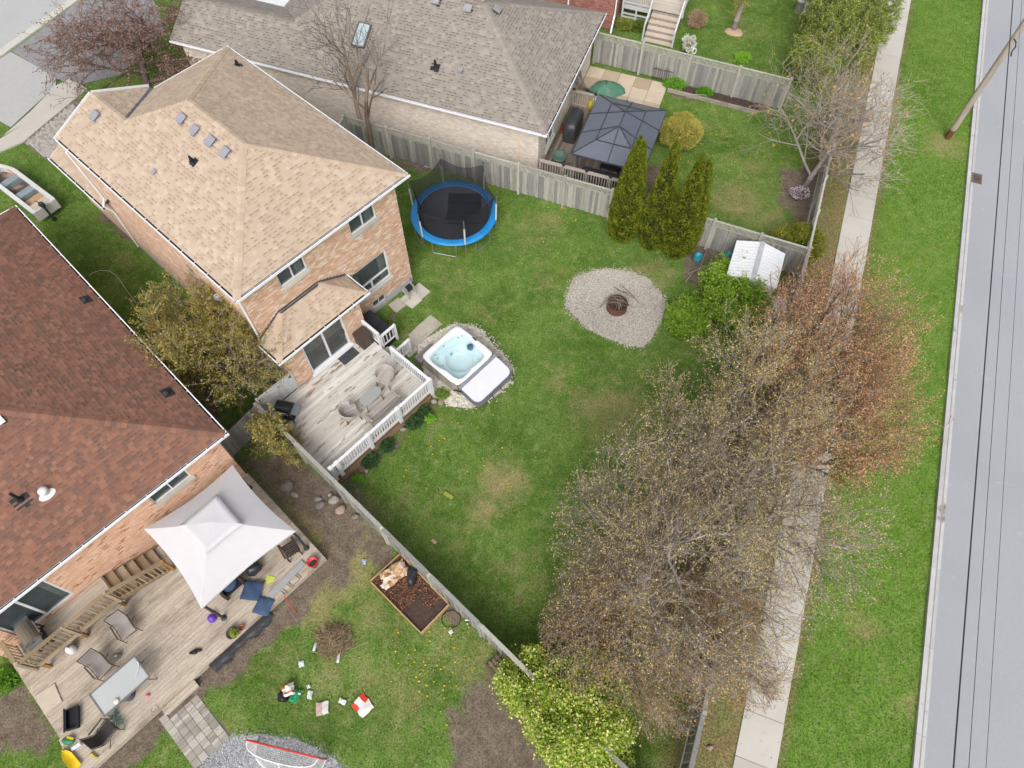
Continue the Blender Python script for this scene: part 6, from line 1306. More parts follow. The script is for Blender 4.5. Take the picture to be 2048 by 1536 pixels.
def dish(name, label, cat, px, py, z, prof, mat, n=16): q = P(px, py, z); return small(name, label, cat, MB().lathe(TR(q[0], q[1], z), prof, n), mat)
dish('ball', 'purple ball beside the canopy pole', 'ball', 427, 1238, ZB2, [(0, 0), (.10, .02), (.15, .09), (.16, .15), (.14, .23), (.08, .29), (0, .31)], M_('purple_rubber', ['7a4ac4'], rough=.3, var=.05))
dish('flower_pot', 'red plastic pot of soil at the corner of the bare-wood deck', 'pot', 628, 1128, ZB2, [(.14, 0), (.19, .24), (.21, .25), (.21, .28), (.17, .28), (.16, .22), (0, .22)], M_('red_plastic', ['d8484e'], rough=.4))
dish('potting_soil', 'dark soil filling the red plastic pot', 'soil', 628, 1128, ZB2 + .225, [(.158, 0), (.1, .012), (0, .015)], M_('dark_soil', ['3d332d', '4a3f38'], rough=1, var=.4, vscale=30))
pl = dish('planter', 'grey round planter with sprouting greens at the deck edge', 'planter', 468, 1268, ZB2, [(.13, 0), (.20, .18), (.22, .2), (.19, .2), (.17, .15), (0, .15)], M_('planter_grey', ['5f5d5a'], rough=.6))
shrub('potted_plant', 'small green and yellow plant in the grey planter', P(468, 1266, ZB2 + .2), (.15, .15, .10), 260, leafmat('pot_leaf', ['7a9a3a', 'a8b85a', 'c9b86a']), .09, '3c4a22', lump=.3, seed=71, cat='plant', coremul=0, parts=3)
dish('terracotta_pot', 'tipped terracotta pot beside the grey planter', 'pot', 484, 1256, ZB2 + .08, [(.06, -.06), (.1, .08), (.11, .09), (.09, .09), (.05, -.04)], M_('terracotta', ['b5603c'], rough=.8))
for i, (x, y, r) in enumerate(((388, 1306, .1), (397, 1301, .6))):
    q = P(x, y, ZB2); f = Fr(q, (math.cos(r), math.sin(r))); m = MB(); m.blob(q + np.array([0, 0, .05]), (.15, .06, .05), 10, 6, .08, seed=i).blob(f(-.08, 0, ZB2 + .08), (.06, .055, .06), 8, 6, .05, seed=i + 3); small('shoe', ('left' if i == 0 else 'right') + ' black shoe of the pair left on the deck', 'shoe', m, blackpl, True, 'pair of black shoes')
navy = M_('navy_cushion', ['4a6180', '43597a'], rough=.9, var=.07, fine=.05)
def cushion(label, px, py, z, w, d, rot, th=.12, mat=navy, tilt=0):
    f = Fr(P(px, py, z), (math.cos(rot), math.sin(rot))); G1 = []
    n = 9
    for sg in (1, -1):
        G = [[f(w * (i / (n - 1) - .5) * (1 - .05 * (abs(2 * j / (n - 1) - 1) < .6) * (i in (0, n - 1))), d * (j / (n - 1) - .5), z + th / 2 + sg * th / 2 * (max(0, (1 - abs(2 * i / (n - 1) - 1) ** 4) * (1 - abs(2 * j / (n - 1) - 1) ** 4)) ** .5) + .02 * math.sin(i + j)) for j in range(n)] for i in range(n)]; G1.append(G)
    m = MB(); m.grid(G1[0]); m.grid(G1[1]); return small('cushion', label, 'cushion', m, mat, True, 'navy cushions on the deck')
cushion('navy square cushion leaning nearest the canopy', 505, 1182, ZB2 + .1, .72, .68, FB.ang - R(52)); cushion('navy cushion lying at the front edge of the deck', 528, 1213, ZB2, .62, .62, FB.ang - R(62))
vq = [P(x, y, ZB2 + .02) for x, y in ((512, 1163), (530, 1158), (535, 1150), (551, 1154), (547, 1163), (535, 1168), (528, 1160), (520, 1168))]
small('safety_vest', 'neon yellow cloth vest dropped on the deck', 'vest', MB().poly(vq, .015), M_('neon_cloth', ['d6e36a'], rough=.9, var=.1), False)
small('plank', 'long pale grey plank lying on the deck by the cushions', 'plank', MB().bar(P(607, 1124, ZB2 + .05), P(540, 1193, ZB2 + .05), .24, .04), M_('grey_plank', ['b9bcbf', 'b0b3b6'], rough=.8, var=.1), False)
wr = MB()
for (x0, y0, x1, y1) in ((590, 1150, 600, 1158), (594, 1147, 603, 1155), (577, 1165, 588, 1173), (574, 1168, 584, 1176), (590, 1150, 577, 1163), (600, 1158, 586, 1172), (562, 1182, 572, 1190), (566, 1178, 576, 1186)): wr.tube([P(x0, y0, ZB2 + .02), P(x1, y1, ZB2 + .02)], .008, 5)
small('wire_stand', 'thin wire stand lying along the plank', 'wire stand', wr, darkmetal)
small('garden_stake', 'red garden stake leaning off the deck edge', 'stake', MB().tube([P(568, 1192, ZB2 + .25), P(593, 1227, 0)], .016, 6), M_('red_paint', ['d94a3d'], rough=.4))
# dark wooden chair by the pole, cushioned chair and crate under the canopy
wc = thing('wooden_chair', FB(-.95, -3.4, ZB2), 'dark brown slatted wooden chair at the corner canopy pole', 'chair'); WCf = FB.sub(-1.05, -3.45, R(80)); dkw = M_('dark_brown_wood', ['4b3f3a', '544742'], rough=.7, var=.15)
for i in range(6): box_obj('seat_slat', WCf, -.25 + i * .085, -.25 + i * .085 + .07, -.25, .25, ZB2 + .40, ZB2 + .42, dkw, wc)
for i in range(5): obj('back_slat', MB().bar(WCf(-.28, -.2 + i * .1, ZB2 + .42), WCf(-.42, -.2 + i * .1, ZB2 + .92), .05, .015), dkw, wc)
for x, y in ((-.27, -.25), (-.27, .25), (.25, -.25), (.25, .25)): box_obj('leg', WCf, x - .025, x + .025, y - .025, y + .025, ZB2, ZB2 + (.62 if x > 0 else .40), dkw, wc)
for y in (-.28, .28): box_obj('armrest', WCf, -.33, .3, y - .035, y + .035, ZB2 + .622, ZB2 + .645, dkw, wc)
ac = thing('armchair', FB(-3.3, -2.9, ZB2), 'navy cushioned armchair half under the canopy', 'chair'); ACf = FB.sub(-3.35, -2.85, R(-90))
box_obj('seat_base', ACf, -.32, .32, -.32, .32, ZB2 + .22, ZB2 + .34, M_('black_wicker', ['2e2d30'], rough=.7, fine=.3, fscale=50), ac); obj('seat_cushion', MB().blob(ACf(0, 0, ZB2 + .42), (.32, .32, .10), 14, 7, .03), navy, ac, smooth=True); obj('back_cushion', MB().blob(ACf(-.30, 0, ZB2 + .70), (.12, .32, .28), 12, 7, .03), navy, ac, smooth=True)
for sy in (-.37, .37): box_obj('arm', ACf, -.34, .34, sy - .05, sy + .05, ZB2, ZB2 + .58, dkw, ac)
m = MB(); q = P(508, 1137, ZB2 + .25); m.blob(q, (.26, .3, .26), 12, 8, .18, seed=3); small('rubbish_bag', 'black rubbish bag by the canopy edge', 'bag', m, M_('black_bag', ['2c2d33', '3a3b42'], rough=.25, var=.3, vscale=8, bump=.8, bscale=12))
# deck toys, hose, tank
m = MB(); q = P(136, 1482, ZB2 + .06); m.blob(q, (.2, .13, .07), 10, 6, .1, seed=8); o = small('toy_digger', 'green toy body with yellow arm on the deck', 'toy', m, M_('green_plastic', ['3f8f62'], rough=.4)); obj('digger_arm', MB().bar(P(134, 1474, ZB2 + .15), P(147, 1478, ZB2 + .12), .07, .05), M_('yellow_plastic', ['ecc81e'], rough=.4), o)
m = MB(); q0, q1 = P(128, 1503, ZB2 + .06), P(155, 1536, ZB2 + .06); m.bar(P(124, 1500, ZB2 + .08), q0, .05, .05); G = [[q0 + (q1 - q0) * u + np.array([.69, .72, 0]) * v * .16 * (1 if u > .25 else .4 + 2.4 * u) + np.array([0, 0, .06 * (v / 1) ** 2]) for v in (-1, -.5, 0, .5, 1)] for u in np.linspace(0, 1, 8)]; m.grid(G); small('toy_shovel', 'yellow plastic snow shovel at the bottom left of the deck', 'shovel', m, M_('yellow_plastic', ['ecc81e']))
m = MB()
for (x, y) in ((184, 1508), (192, 1514)): m.blob(P(x, y, ZB2 + .05), (.07, .05, .05), 8, 6, .05)
m.bar(P(183, 1508, ZB2 + .06), P(192, 1514, ZB2 + .06), .04, .04); small('dumbbell', 'small yellow dumbbell at the deck front', 'dumbbell', m, M_('olive_yellow', ['d2c63a']))
small('garden_hose', 'coiled green garden hose under the glass table', 'hose', MB().tube([P(228 + 8 * math.cos(t * 1.9) + t * 1.2 - 6, 1440 + 9 * math.sin(t * 1.7) + t * 1.8 - 18, ZB2 + .02 + .004 * t) for t in np.linspace(0, 18, 60)], .012, 5), M_('green_hose', ['3f9a84'], rough=.4))
small('cord_loop', 'white rope loop beside the toys', 'rope', MB().tube([P(150 + 14 * math.sin(t), 1490 + 10 * math.cos(t * .8) - t * 2, ZB2 + .015) for t in np.linspace(0, 5, 30)], .009, 5), white); Mx = FB.M(*FB.px(152, 1493, .45), .43, 0, 0, R(-10)); small('white_block', 'small white block by the yellow shovel', 'block', MB().box(Mx, (.30, .12, .06)).box(Mx @ np.array(Matrix.Translation((0, 0, .035))), (.28, .10, .01)), white, False)  # the rope is a plain loop of white cord
dish('toy_figure', 'small pink toy lying by the deck step', 'toy', 296, 1392, ZB2, [(.05, 0), (.075, .04), (.05, .08), (0, .09)], M_('pink_plastic', ['e58aa0']))
small('wire_hoop', 'thin wire hoop near the deck step', 'hoop', MB().tube([P(309, 1419, ZB2 + .02) + np.array([.12 * math.cos(t), .12 * math.sin(t), 0]) for t in np.linspace(0, 6.28, 21)[:-1]], .006, 4, closed=True), steel)
dish('propane_tank', 'white propane tank under the landing', 'tank', 147, 1300, ZB2, [(.13, 0), (.15, .05), (.155, .25), (.10, .36), (.04, .38), (.04, .44), (0, .44)], white); dish('lantern', 'round metal lantern on the deck by the landing', 'lantern', 238, 1313, ZB2, [(.09, 0), (.11, .1), (.07, .2), (.1, .21), (0, .26)], steel)
m = MB(); Gq = []
for i in range(80):
    u = i / 79; a = -10.0 + u * 5.4 + 1.6; Gq.append([FB(a, -4.50 - v * (.26 + .07 * math.sin(u * 23) + .05 * math.sin(u * 61)), .015 + .03 * math.sin(v * 9 + u * 90) ** 2 + .025 * math.sin(u * 170 + v * 5) ** 2 + .25 * (1 - v) ** 4) for v in np.linspace(0, 1, 6)])
small('plastic_sheet', 'crumpled dark plastic sheet along the front of the deck', 'sheet', m.grid(Gq[42:]), M_('dark_film', ['46464a', '54555a'], rough=.4, var=.4, vscale=9)); 
# stepping pavers off the deck
pvb = tag(obj('paver_path', MB().poly([(*P(x, y)[:2], -.012) for x, y in ((322, 1440), (398, 1390), (462, 1470), (392, 1532))][::-1]), M_('paver_joint', ['7f7972'])), kind='structure'); PP = poly_px([(320, 1440), (398, 1388), (466, 1470), (392, 1536)]); pq = Pieces('paver', M_('square_paver', ['bdb6ac', 'b0a99f', 'c9c2b8', 'a69e94'], rough=.9, var=.12, bump=.1), pvb); c0 = FB.px(392, 1462, 0)
for i in range(-7, 8):
    for j in range(-7, 8):
        a, b_ = c0[0] + i * .27, c0[1] + j * .27; w = random.choice((.125, .125, .10)); q = FB(a, b_)
        if psd(np.array([q[0]]), np.array([q[1]]), PP)[0] > .02:
            if random.random() < .45: pq.bx(FB, a - .128, a + .128, b_ - .128, b_ - .004, -.03, .01 + random.uniform(-.006, .008)); pq.bx(FB, a - .128, a + .128, b_ + .004, b_ + .128, -.03, .01 + random.uniform(-.006, .008))
            else: pq.bx(FB, a - .128, a + .128, b_ - .128, b_ + .128, -.03, .01 + random.uniform(-.006, .008))
pq.done()
# raised bed with its contents
rbp = [P(x, y, .22) for x, y in ((740, 1162), (800, 1107), (898, 1208), (842, 1266))]; rbd = thing('raised_bed', sum(rbp) / 4 * np.array([1, 1, 0]), 'rectangular timber raised bed beside the grey board fence', 'planter'); tim = M_('pine_timber', ['cdaa80', 'c29e73'], rough=.85, var=.12)
for i in range(4):
    a, b_ = rbp[i], rbp[(i + 1) % 4]; d = (b_ - a) / np.linalg.norm(b_ - a); s_ = .045 if i % 2 else -.0; obj('side_board', MB().bar(a * np.array([1, 1, 0]) + np.array([0, 0, .10]) - d * s_ * -1, b_ * np.array([1, 1, 0]) + np.array([0, 0, .10]) - d * s_, .045, .24), tim, rbd)
ctr = sum(rbp) / 4; obj('soil', MB().poly([ctr + (p - ctr) * .97 - np.array([0, 0, .10]) for p in rbp][::-1]), M_('bed_soil', ['5a4a42', '6a574c'], rough=1, var=.4, vscale=9, bump=.6), rbd)
nq = 4200; uu = rng.random((nq, 2)); pts = (1 - uu[:, :1]) * ((1 - uu[:, 1:]) * rbp[0] + uu[:, 1:] * rbp[1]) + uu[:, :1] * ((1 - uu[:, 1:]) * rbp[3] + uu[:, 1:] * rbp[2]); kk = (uu[:, 0] < .85) & ~((uu[:, 0] > .62) & (uu[:, 1] < .55)) & (rng.random(nq) < .9); pts = pts[kk] - np.array([0, 0, .08])
obj('bark_mulch', MB().quads(leaf_quads(pts, np.tile([0, 0, .2], (len(pts), 1)), .06, .015, 1, .6)), leafmat('bark_chip', ['8d6048', '9f7058', '74503e', 'b08468', '5f4236'], .1), rbd)
def crumple(name, label, cat, px, py, z, w, d, cols, h=.1, rot=0, n=7, seed=0, rough=.8, group=None):
    g = np.random.default_rng(seed); f = Fr(P(px, py, z), (math.cos(rot), math.sin(rot))); H = g.random((n, n)) * h; H = (H + np.roll(H, 1, 0) + np.roll(H, 1, 1)) / 3; jit = g.normal(0, .03 * w, (n, n, 2)); G = [[f(w * (i / (n - 1) - .5) + jit[i, j, 0], d * (j / (n - 1) - .5) + jit[i, j, 1], z + .01 + H[i, j] * (1 if 0 < i < n - 1 and 0 < j < n - 1 else .3)) for j in range(n)] for i in range(n)]
    fc = MB(); G = np.array(G); V = G.reshape(-1, 3); F = [[i * n + j, (i + 1) * n + j, (i + 1) * n + j + 1, i * n + j + 1] for i in range(n - 1) for j in range(n - 1)]
    k = vnoise(np.array([i for i in range(n - 1) for j in range(n - 1)], float), np.array([j for i in range(n - 1) for j in range(n - 1)], float), 2.2, seed); fc.add(V, F, np.clip((k - .2) / .6, 0, .999)); return obj(name, fc, M_(name + '_print_%d' % seed, cols, rough=rough, var=.06), None, False, label, cat, group)
crumple('paper_sack', 'torn brown paper sacks heaped in the raised bed', 'paper', 790, 1148, .2, 1.0, .65, ['d6b08c', 'e2c6a8', 'c99a70', 'e8d6c2'], .3, R(35), 9, 5); crumple('paper_sack', 'second pale paper scrap beside the brown sacks in the raised bed', 'paper', 775, 1165, .18, .5, .3, ['e6d8c8', 'd9c4ac'], .15, R(60), 7, 6)
m = MB(); m.blob(P(824, 1152, .3), (.24, .34, .22), 12, 9, .2, seed=13); small('rubbish_bag', 'black rubbish bag in the corner of the raised bed', 'bag', m, M_('black_bag', ['2c2d33']))
# litter on the neighbouring lawn
m = MB(); m.blob(P(566, 1392, .12), (.24, .2, .14), 12, 8, .25, seed=21); small('rubbish_bag', 'torn black bag on the littered lawn', 'bag', m, M_('black_bag', ['2c2d33']))
crumple('shopping_bag', 'white and orange crumpled bag on top of the torn black bag', 'bag', 577, 1380, .18, .42, .40, ['f0f0f0', 'f4f4f4', 'e8743a', 'fafafa'], .25, R(20), 7, 31); crumple('shopping_bag', 'green and white bag beside the torn black bag', 'bag', 591, 1392, .06, .32, .42, ['2fa26a', 'e9eef0', '36ad74'], .2, R(-20), 7, 32)
for i, (x, y, w, d, cols, lb) in enumerate(((645, 1417, .42, .42, ['e9e6e4', 'f2f0ee', 'd8b8ae'], 'white printed paper sheet on the littered lawn'), (725, 1412, .52, .60, ['e8523c', 'f2f2f2', 'e2452f', 'f4ece8'], 'red and white printed bag on the littered lawn'), (620, 1390, .26, .18, ['cfd2d4', 'e4e6e6'], 'grey wrapper right of the torn black bag'), (617, 1373, .12, .12, ['f0f2f2', 'e2e6e8'], 'white scrap above the grey wrapper'), (685, 1403, .26, .16, ['f2f4f5', 'e4e8ea'], 'white tissue between the two printed sheets'), (603, 1328, .18, .2, ['c9dcea', 'e8f0f4'], 'pale blue wrapper left of the brush pile'), (868, 1083, .12, .22, ['d8a88c', 'e6c2aa'], 'small orange scrap by the grey board fence'), (728, 1124, .2, .16, ['7f9ac8', 'c2d0e6'], 'small blue wrapper near the raised bed'), (902, 1264, .14, .14, ['f0f0ee', 'e6e4e0'], 'white scrap below the raised bed'), (855, 333, .35, .10, ['ecece6', 'e2e0da'], 'white strip on the grass behind the trampoline'))):
    crumple('litter_scrap', lb, 'litter', x, y, 0.02, w, d, cols, .06, R(10 + 37 * i), 5, 50 + i, group='litter on the lawns')
for i, (x, y, r) in enumerate(((630, 1293, 1.4), (677, 1316, 1.5))):
    q = P(x, y, .06); f = Fr(q, (math.cos(r), math.sin(r))); small('plastic_bottle', ('clear bottle above' if i == 0 else 'clear bottle below') + ' the brush pile on the lawn', 'bottle', MB().lathe(f.M(0, 0, .06, 0, R(90)), [(0, -.16), (.05, -.16), (.055, -.05), (.055, .08), (.02, .15), (.02, .18), (0, .18)], 10), M_('clear_plastic', ['dfe6ec'], rough=.15), True, 'bottles on the lawn')
bpile = thing('brush_pile', P(672, 1280), 'heap of dry cut twigs on the littered lawn', 'brush pile'); S_ = []
for i in range(900):
    an, r = rng.uniform(0, 6.28), .62 * math.sqrt(rng.random()); c = P(670, 1281) + np.array([r * math.cos(an), r * math.sin(an) * .85, .02 + .28 * (1 - (r / .66) ** 2) * rng.random()]); d = rng.normal(0, 1, 3) * np.array([1, 1, .3]); d = d / np.linalg.norm(d) * rng.uniform(.08, .28); S_.append([*(c - d), *(c + d), .008, .004, 3])
for (x0, y0, x1, y1) in ((604, 1272, 650, 1280), (618, 1302, 645, 1308), (700, 1300, 735, 1284), (655, 1310, 648, 1322), (620, 1262, 650, 1278)): S_.append([*P(x0, y0, .05), *P(x1, y1, .12), .008, .012, 3])
o = obj('twigs', seg_tubes(MB(), np.array(S_), 4), M_('dry_twig', ['b09c7e', '9a8766', 'c0ad90', '887656'], rough=.95, var=.2), bpile); o['kind'] = 'stuff'
# hockey nets
def hockey_net(label, p0, p1, back, z=1.15):
    p0 = np.array(p0); p1 = np.array(p1); f = Fr(p0, (p1 - p0)[:2]); W = np.linalg.norm((p1 - p0)[:2]); t = thing('hockey_net', (p0 + p1) / 2 * np.array([1, 1, 0]), label, 'hockey net', 'street hockey nets'); red = M_('red_paint', ['d94a3d']); sg = 1 if back > 0 else -1; D = abs(back)
    obj('goal_frame', MB().tube([f(0, 0, 0), f(0, 0, z), f(W, 0, z), f(W, 0, 0)], .032, 8), red, t)
    ring_ = lambda d, zz, r: [f(0, 0, zz)] + [f(W / 2 - W / 2 * math.cos(q) * (.98), sg * d * math.sin(q) ** .6, zz) for q in np.linspace(.25, math.pi - .25, 12)] + [f(W, 0, zz)]
    bt = ring_(D, .03, 0); tp_ = ring_(D * .55, z - .05, 0); obj('base_frame', MB().tube(bt, .028, 8), white, t); obj('top_shelf', MB().tube(tp_, .024, 8), white, t); obj('centre_brace', MB().tube([f(W / 2, sg * D * .55, z - .05), f(W / 2, sg * D, .03)], .022, 6), white, t)
    S2 = []; nn_ = 14
    for i in range(len(bt)):
        for k in range(1): S2.append([*tp_[i], *bt[i], .004, .004, 3])
    B_ = np.array(bt); T_ = np.array(tp_)
    def lerp(A, n): 
        u = np.linspace(0, len(A) - 1, n); i = np.minimum(u.astype(int), len(A) - 2); fr_ = (u - i)[:, None]; return A[i] * (1 - fr_) + A[i + 1] * fr_
    B2, T2 = lerp(B_, 48), lerp(T_, 48)
    for i in range(48): S2.append([*T2[i], *B2[i], .004, .004, 3]); S2.append([*T2[i], *f(W * i / 47, 0, z), .004, .004, 3])
    for v in np.linspace(.05, .95, 16):
        L_ = T2 * (1 - v) + B2 * v
        for i in range(47): S2.append([*L_[i], *L_[i + 1], .004, .004, 3])
    for v in np.linspace(.15, .85, 6):
        L_ = T2 * v + np.array([f(W * i / 47, 0, z) for i in range(48)]) * (1 - v)
        for i in range(47): S2.append([*L_[i], *L_[i + 1], .004, .004, 3])
    o = obj('netting', seg_tubes(MB(), np.array(S2), 3), M_('net_string', ['e4e4e2'], rough=.9), t); o['kind'] = 'stuff'
hockey_net('hockey net with red frame on the grey gravel at the bottom', P(493, 1480, 1.15), P(636, 1516, 1.15), -.75); hockey_net('hockey net lying under the budding birch', P(1255, 1132, .9), P(1213, 1198, .9), .7 * 1, .9)
# pallet
plt = thing('pallet', P(1000, 1350), 'weathered wooden pallet leaning by the lime bush', 'pallet'); PL = Fr(P(972, 1338, .1), (P(1010, 1385, .1) - P(972, 1338, .1))[:2]); plw = M_('pallet_wood', ['8f7a6c', '7d695c', '9c887a'], rough=.9, var=.2)
for i in range(6): box_obj('slat', PL, -.1, 1.1, .02 + i * .16, .02 + i * .16 + .09, .16, .18, plw, plt)
for a in (0, .5, 1.0): box_obj('bearer', PL, a - .04, a + .04, 0, .93, .02, .158, plw, plt)
# rocks
rockm = M_('field_stone', ['9d9690', '8a837d', 'aea79f', 'b09a8a'], rough=.9, var=.25, vscale=5, bump=.4, bscale=20)
for i, (x, y, a, b_, c_, lb) in enumerate(((573, 972, .42, .34, .22, 'large grey boulder in the scrubby soil by the canopy'), (668, 1000, .36, .26, .2, 'tan flat-topped rock beside the fence'), (681, 1020, .3, .34, .18, 'grey rock just below the tan rock'), (636, 998, .2, .18, .12, 'small rock left of the tan rock'), (714, 983, .18, .16, .12, 'pale rock at the deck corner bed'), (733, 942, .13, .13, .1, 'white stone among the dark deck mounds'), (640, 1010, .3, .25, .15, 'brown rock in the scrubby soil'), (868, 802, .22, .18, .14, 'tan stone at the corner of the deck skirt'), (882, 805, .2, .2, .13, 'pale stone in the pebbles by the deck'), (590, 990, .25, .2, .14, 'mid-sized rock right of the large boulder'), (660, 990, .15, .12, .1, 'small stone above the tan rock'), (806, 858, .2, .15, .12, 'round stone under the deck lattice'), (1420, 1495, .16, .14, .1, 'pale stone by the pavement at the bottom'), (710, 1033, .2, .16, .1, 'low grey stone by the fence foot'))): a, b_, c_ = a * .66, b_ * .66, c_ * .66; obj('rock', MB().blob(P(x, y, c_ * .35), (a, b_, c_), 10, 7, .14, seed=100 + i), rockm, None, False, lb, 'rock', 'rocks along the beds')
# ------------------------------------------------------------------ bungalow yard: deck, gazebo, patio, bed
dC = thing('deck', FC(2.2, 2.8), 'grey-brown railed deck under the dark gazebo', 'deck'); ZC2 = .45; cw = M_('grey_brown_deck', ['8d7f72', '807367', '998b7e', '746860'], rough=.9, var=.2, stretch=(5, 1, 1), ang=FC.ang); rail_c = M_('grey_rail', ['bdb3aa', 'b2a89f', 'c6bdb4'], rough=.85, var=.12)
pc = Pieces('deck_board', cw, dC)
for i in range(34): pc.bx(FC, -.33 + i * .142, -.33 + i * .142 + .136, .15, 5.6, ZC2 - .03, ZC2 + random.uniform(-.003, .003))
pc.done()
railing(dC, FC, (-.3, .1), (4.5, .1), ZC2, mat=rail_c, posts=(0, .25, .5, .75, 1), sp=.13, capw=.2, bw=.045); railing(dC, FC, (4.52, .2), (4.52, 5.55), ZC2, mat=rail_c, posts=(.33, .66, 1), sp=.13, capw=.2); railing(dC, FC, (-.3, 5.62), (4.4, 5.62), ZC2, mat=rail_c, posts=(0, .3, .62), sp=.13, capw=.2)
m = MB(); [m.bx(FC, -.3, 4.55, y0, y1, 0, ZC2 - .035) for y0, y1 in ((.08, .11), (5.6, 5.63))]; m.bx(FC, 4.55, 4.58, .1, 5.6, 0, ZC2 - .035); obj('skirt', m, brownb, dC)
cap_p = M_('cap_black', ['3a3a3e'], rough=.4)
for a, b_ in ((.9, .1), (2.1, .1), (3.3, .1), (.9, 5.62), (2.6, 5.62), (4.5, 2.0), (-.3, 5.62), (4.45, 5.62)): obj('post_cap', MB().lathe(FC.M(a, b_, ZC2 + .97), [(.09, 0), (.09, .06), (.04, .13), (0, .14)], 4), cap_p, dC)
gz = thing('gazebo', FC(3, 2, ZC2), 'dark hard-top gazebo on the bungalow deck', 'gazebo'); GZ = 2.35; roofm = M_('smoked_panel', ['6e7480', '676d79'], rough=.25, var=.05, spec=.5); gfm = M_('gazebo_frame', ['4a4d56'], rough=.5)
gc = [np.array([*P(x, y, GZ)[:2], GZ]) for x, y in ((1148, 306), (1195, 190), (1330, 219), (1290, 345))]; gl = [FC.loc(p) for p in gc]; A0 = (gl[0][0] + gl[1][0]) / 2; A1 = (gl[2][0] + gl[3][0]) / 2; B0 = (gl[0][1] + gl[3][1]) / 2; B1 = (gl[1][1] + gl[2][1]) / 2; PKZ = GZ + .75
r0, r1 = FC((A0 + A1) / 2, (B0 + B1) / 2 - .55, PKZ), FC((A0 + A1) / 2, (B0 + B1) / 2 + .55, PKZ); k4 = [FC(A0, B0, GZ), FC(A1, B0, GZ), FC(A1, B1, GZ), FC(A0, B1, GZ)]
for pts in ([k4[0], k4[1], r0], [k4[1], k4[2], r1, r0], [k4[2], k4[3], r1], [k4[3], k4[0], r0, r1]):
    n_ = np.cross(pts[1] - pts[0], pts[2] - pts[0]); n_ /= np.linalg.norm(n_); obj('roof_panel', MB().poly(pts, .012, nrm=n_), roofm, gz)
up = np.array([0, 0, .02])
for a, b_ in ((k4[0], r0), (k4[1], r0), (k4[2], r1), (k4[3], r1), (r0, r1), ((k4[0] + k4[1]) / 2, r0), ((k4[2] + k4[3]) / 2, r1), (k4[0] * .5 + r0 * .5, k4[1] * .5 + r0 * .5), (k4[2] * .5 + r1 * .5, k4[3] * .5 + r1 * .5), (k4[1] * .5 + r0 * .5, k4[2] * .5 + r1 * .5), (k4[0] * .5 + r0 * .5, k4[3] * .5 + r1 * .5), (k4[1] * .66 + k4[2] * .34, r0), (k4[1] * .34 + k4[2] * .66, r1), (k4[0] * .66 + k4[3] * .34, r0), (k4[0] * .34 + k4[3] * .66, r1)): obj('roof_rib', MB().bar(a + up, b_ + up, .045, .03), gfm, gz)
for i in range(4): obj('eave_beam', MB().bar(k4[i] - up * 2, k4[(i + 1) % 4] - up * 2, .06, .08), gfm, gz)
for a, b_ in ((A0 + .2, B0 + .3), (A1 - .2, B0 + .3), (A1 - .2, B1 - .2), (A0 + .2, B1 - .2)): box_obj('post', FC, a - .05, a + .05, b_ - .05, b_ + .05, ZC2, GZ - .08, gfm, gz)
so = thing('outdoor_sofa', FC(2.6, .8, ZC2), 'black outdoor sofa in the shade of the gazebo', 'sofa'); box_obj('seat', FC, 1.7, 4.2, .3, .9, ZC2, ZC2 + .42, blackpl, so); box_obj('backrest', FC, 1.7, 4.2, .25, .298, ZC2, ZC2 + .75, blackpl, so); box_obj('cushion', FC, 1.75, 4.15, .35, .88, ZC2 + .423, ZC2 + .53, M_('charcoal_cushion', ['3b3c42']), so)
ct = thing('coffee_table', FC(3, 1.6, ZC2), 'black coffee table in the shade of the gazebo', 'table'); box_obj('tabletop', FC, 2.5, 3.5, 1.2, 1.8, ZC2 + .36, ZC2 + .4, blackpl, ct); [box_obj('leg', FC, x - .03, x + .03, y - .03, y + .03, ZC2, ZC2 + .358, blackpl, ct) for x in (2.55, 3.45) for y in (1.25, 1.75)]
cg = FC.sub(.35, 3.55, R(90)); G = []; prof_ = [(1.0, 0), (1.0, .55), (.96, .85), (.8, 1.05), (.45, 1.12), (0, 1.14)]
for i in range(24):
    q = i * 2 * math.pi / 24; cx, cy = math.copysign(abs(math.cos(q)) ** .35, math.cos(q)), math.copysign(abs(math.sin(q)) ** .35, math.sin(q)); G.append([cg(.85 * k * cx * (1 + .03 * math.sin(5 * q)), .36 * k * cy, ZC2 + h + (.06 * math.sin(3 * q) if h < .1 else 0)) for k, h in prof_])
small('covered_grill', 'barbecue under a fitted black cover beside the gazebo', 'covered grill', MB().grid(G, closed_u=True), M_('black_cover', ['4a4c52', '434549'], rough=.35, var=.2, vscale=3, bump=.6, bscale=6))
G = []; gr = np.random.default_rng(77)
for i in range(20): G.append([P(1212, 182, 0) + np.array([1.05 * math.cos(i * .314) * k * (1 + .12 * math.sin(i * 2.1)), .72 * math.sin(i * .314) * k * (1 + .12 * math.sin(i * 1.3)), .55 * (1 - k ** 2) + .05 * math.sin(i * 3 + 9 * k)]) for k in (1.08, 1, .85, .65, .45, .2, 0)])
small('green_tarp', 'heap covered by a crumpled green tarpaulin on the patio', 'tarp', MB().grid(G, closed_u=True), M_('green_tarp', ['52806a', '466f5c', '5f9078'], rough=.5, var=.25, vscale=4, bump=.8, bscale=9))
for i in range(7): x = 1163 + i * 4; obj('leaning_plank', MB().bar(P(x + 6, 176 + i * 2, .05), FC(-.5, 7.2 - i * .16, 1.5), .12, .025), M_('old_plank', ['a3968a', '8f8277', 'b5a99d'], rough=.9), None, False, 'weathered plank leaning on the bungalow wall behind the tarpaulin', 'plank', 'planks leaning on the bungalow wall')
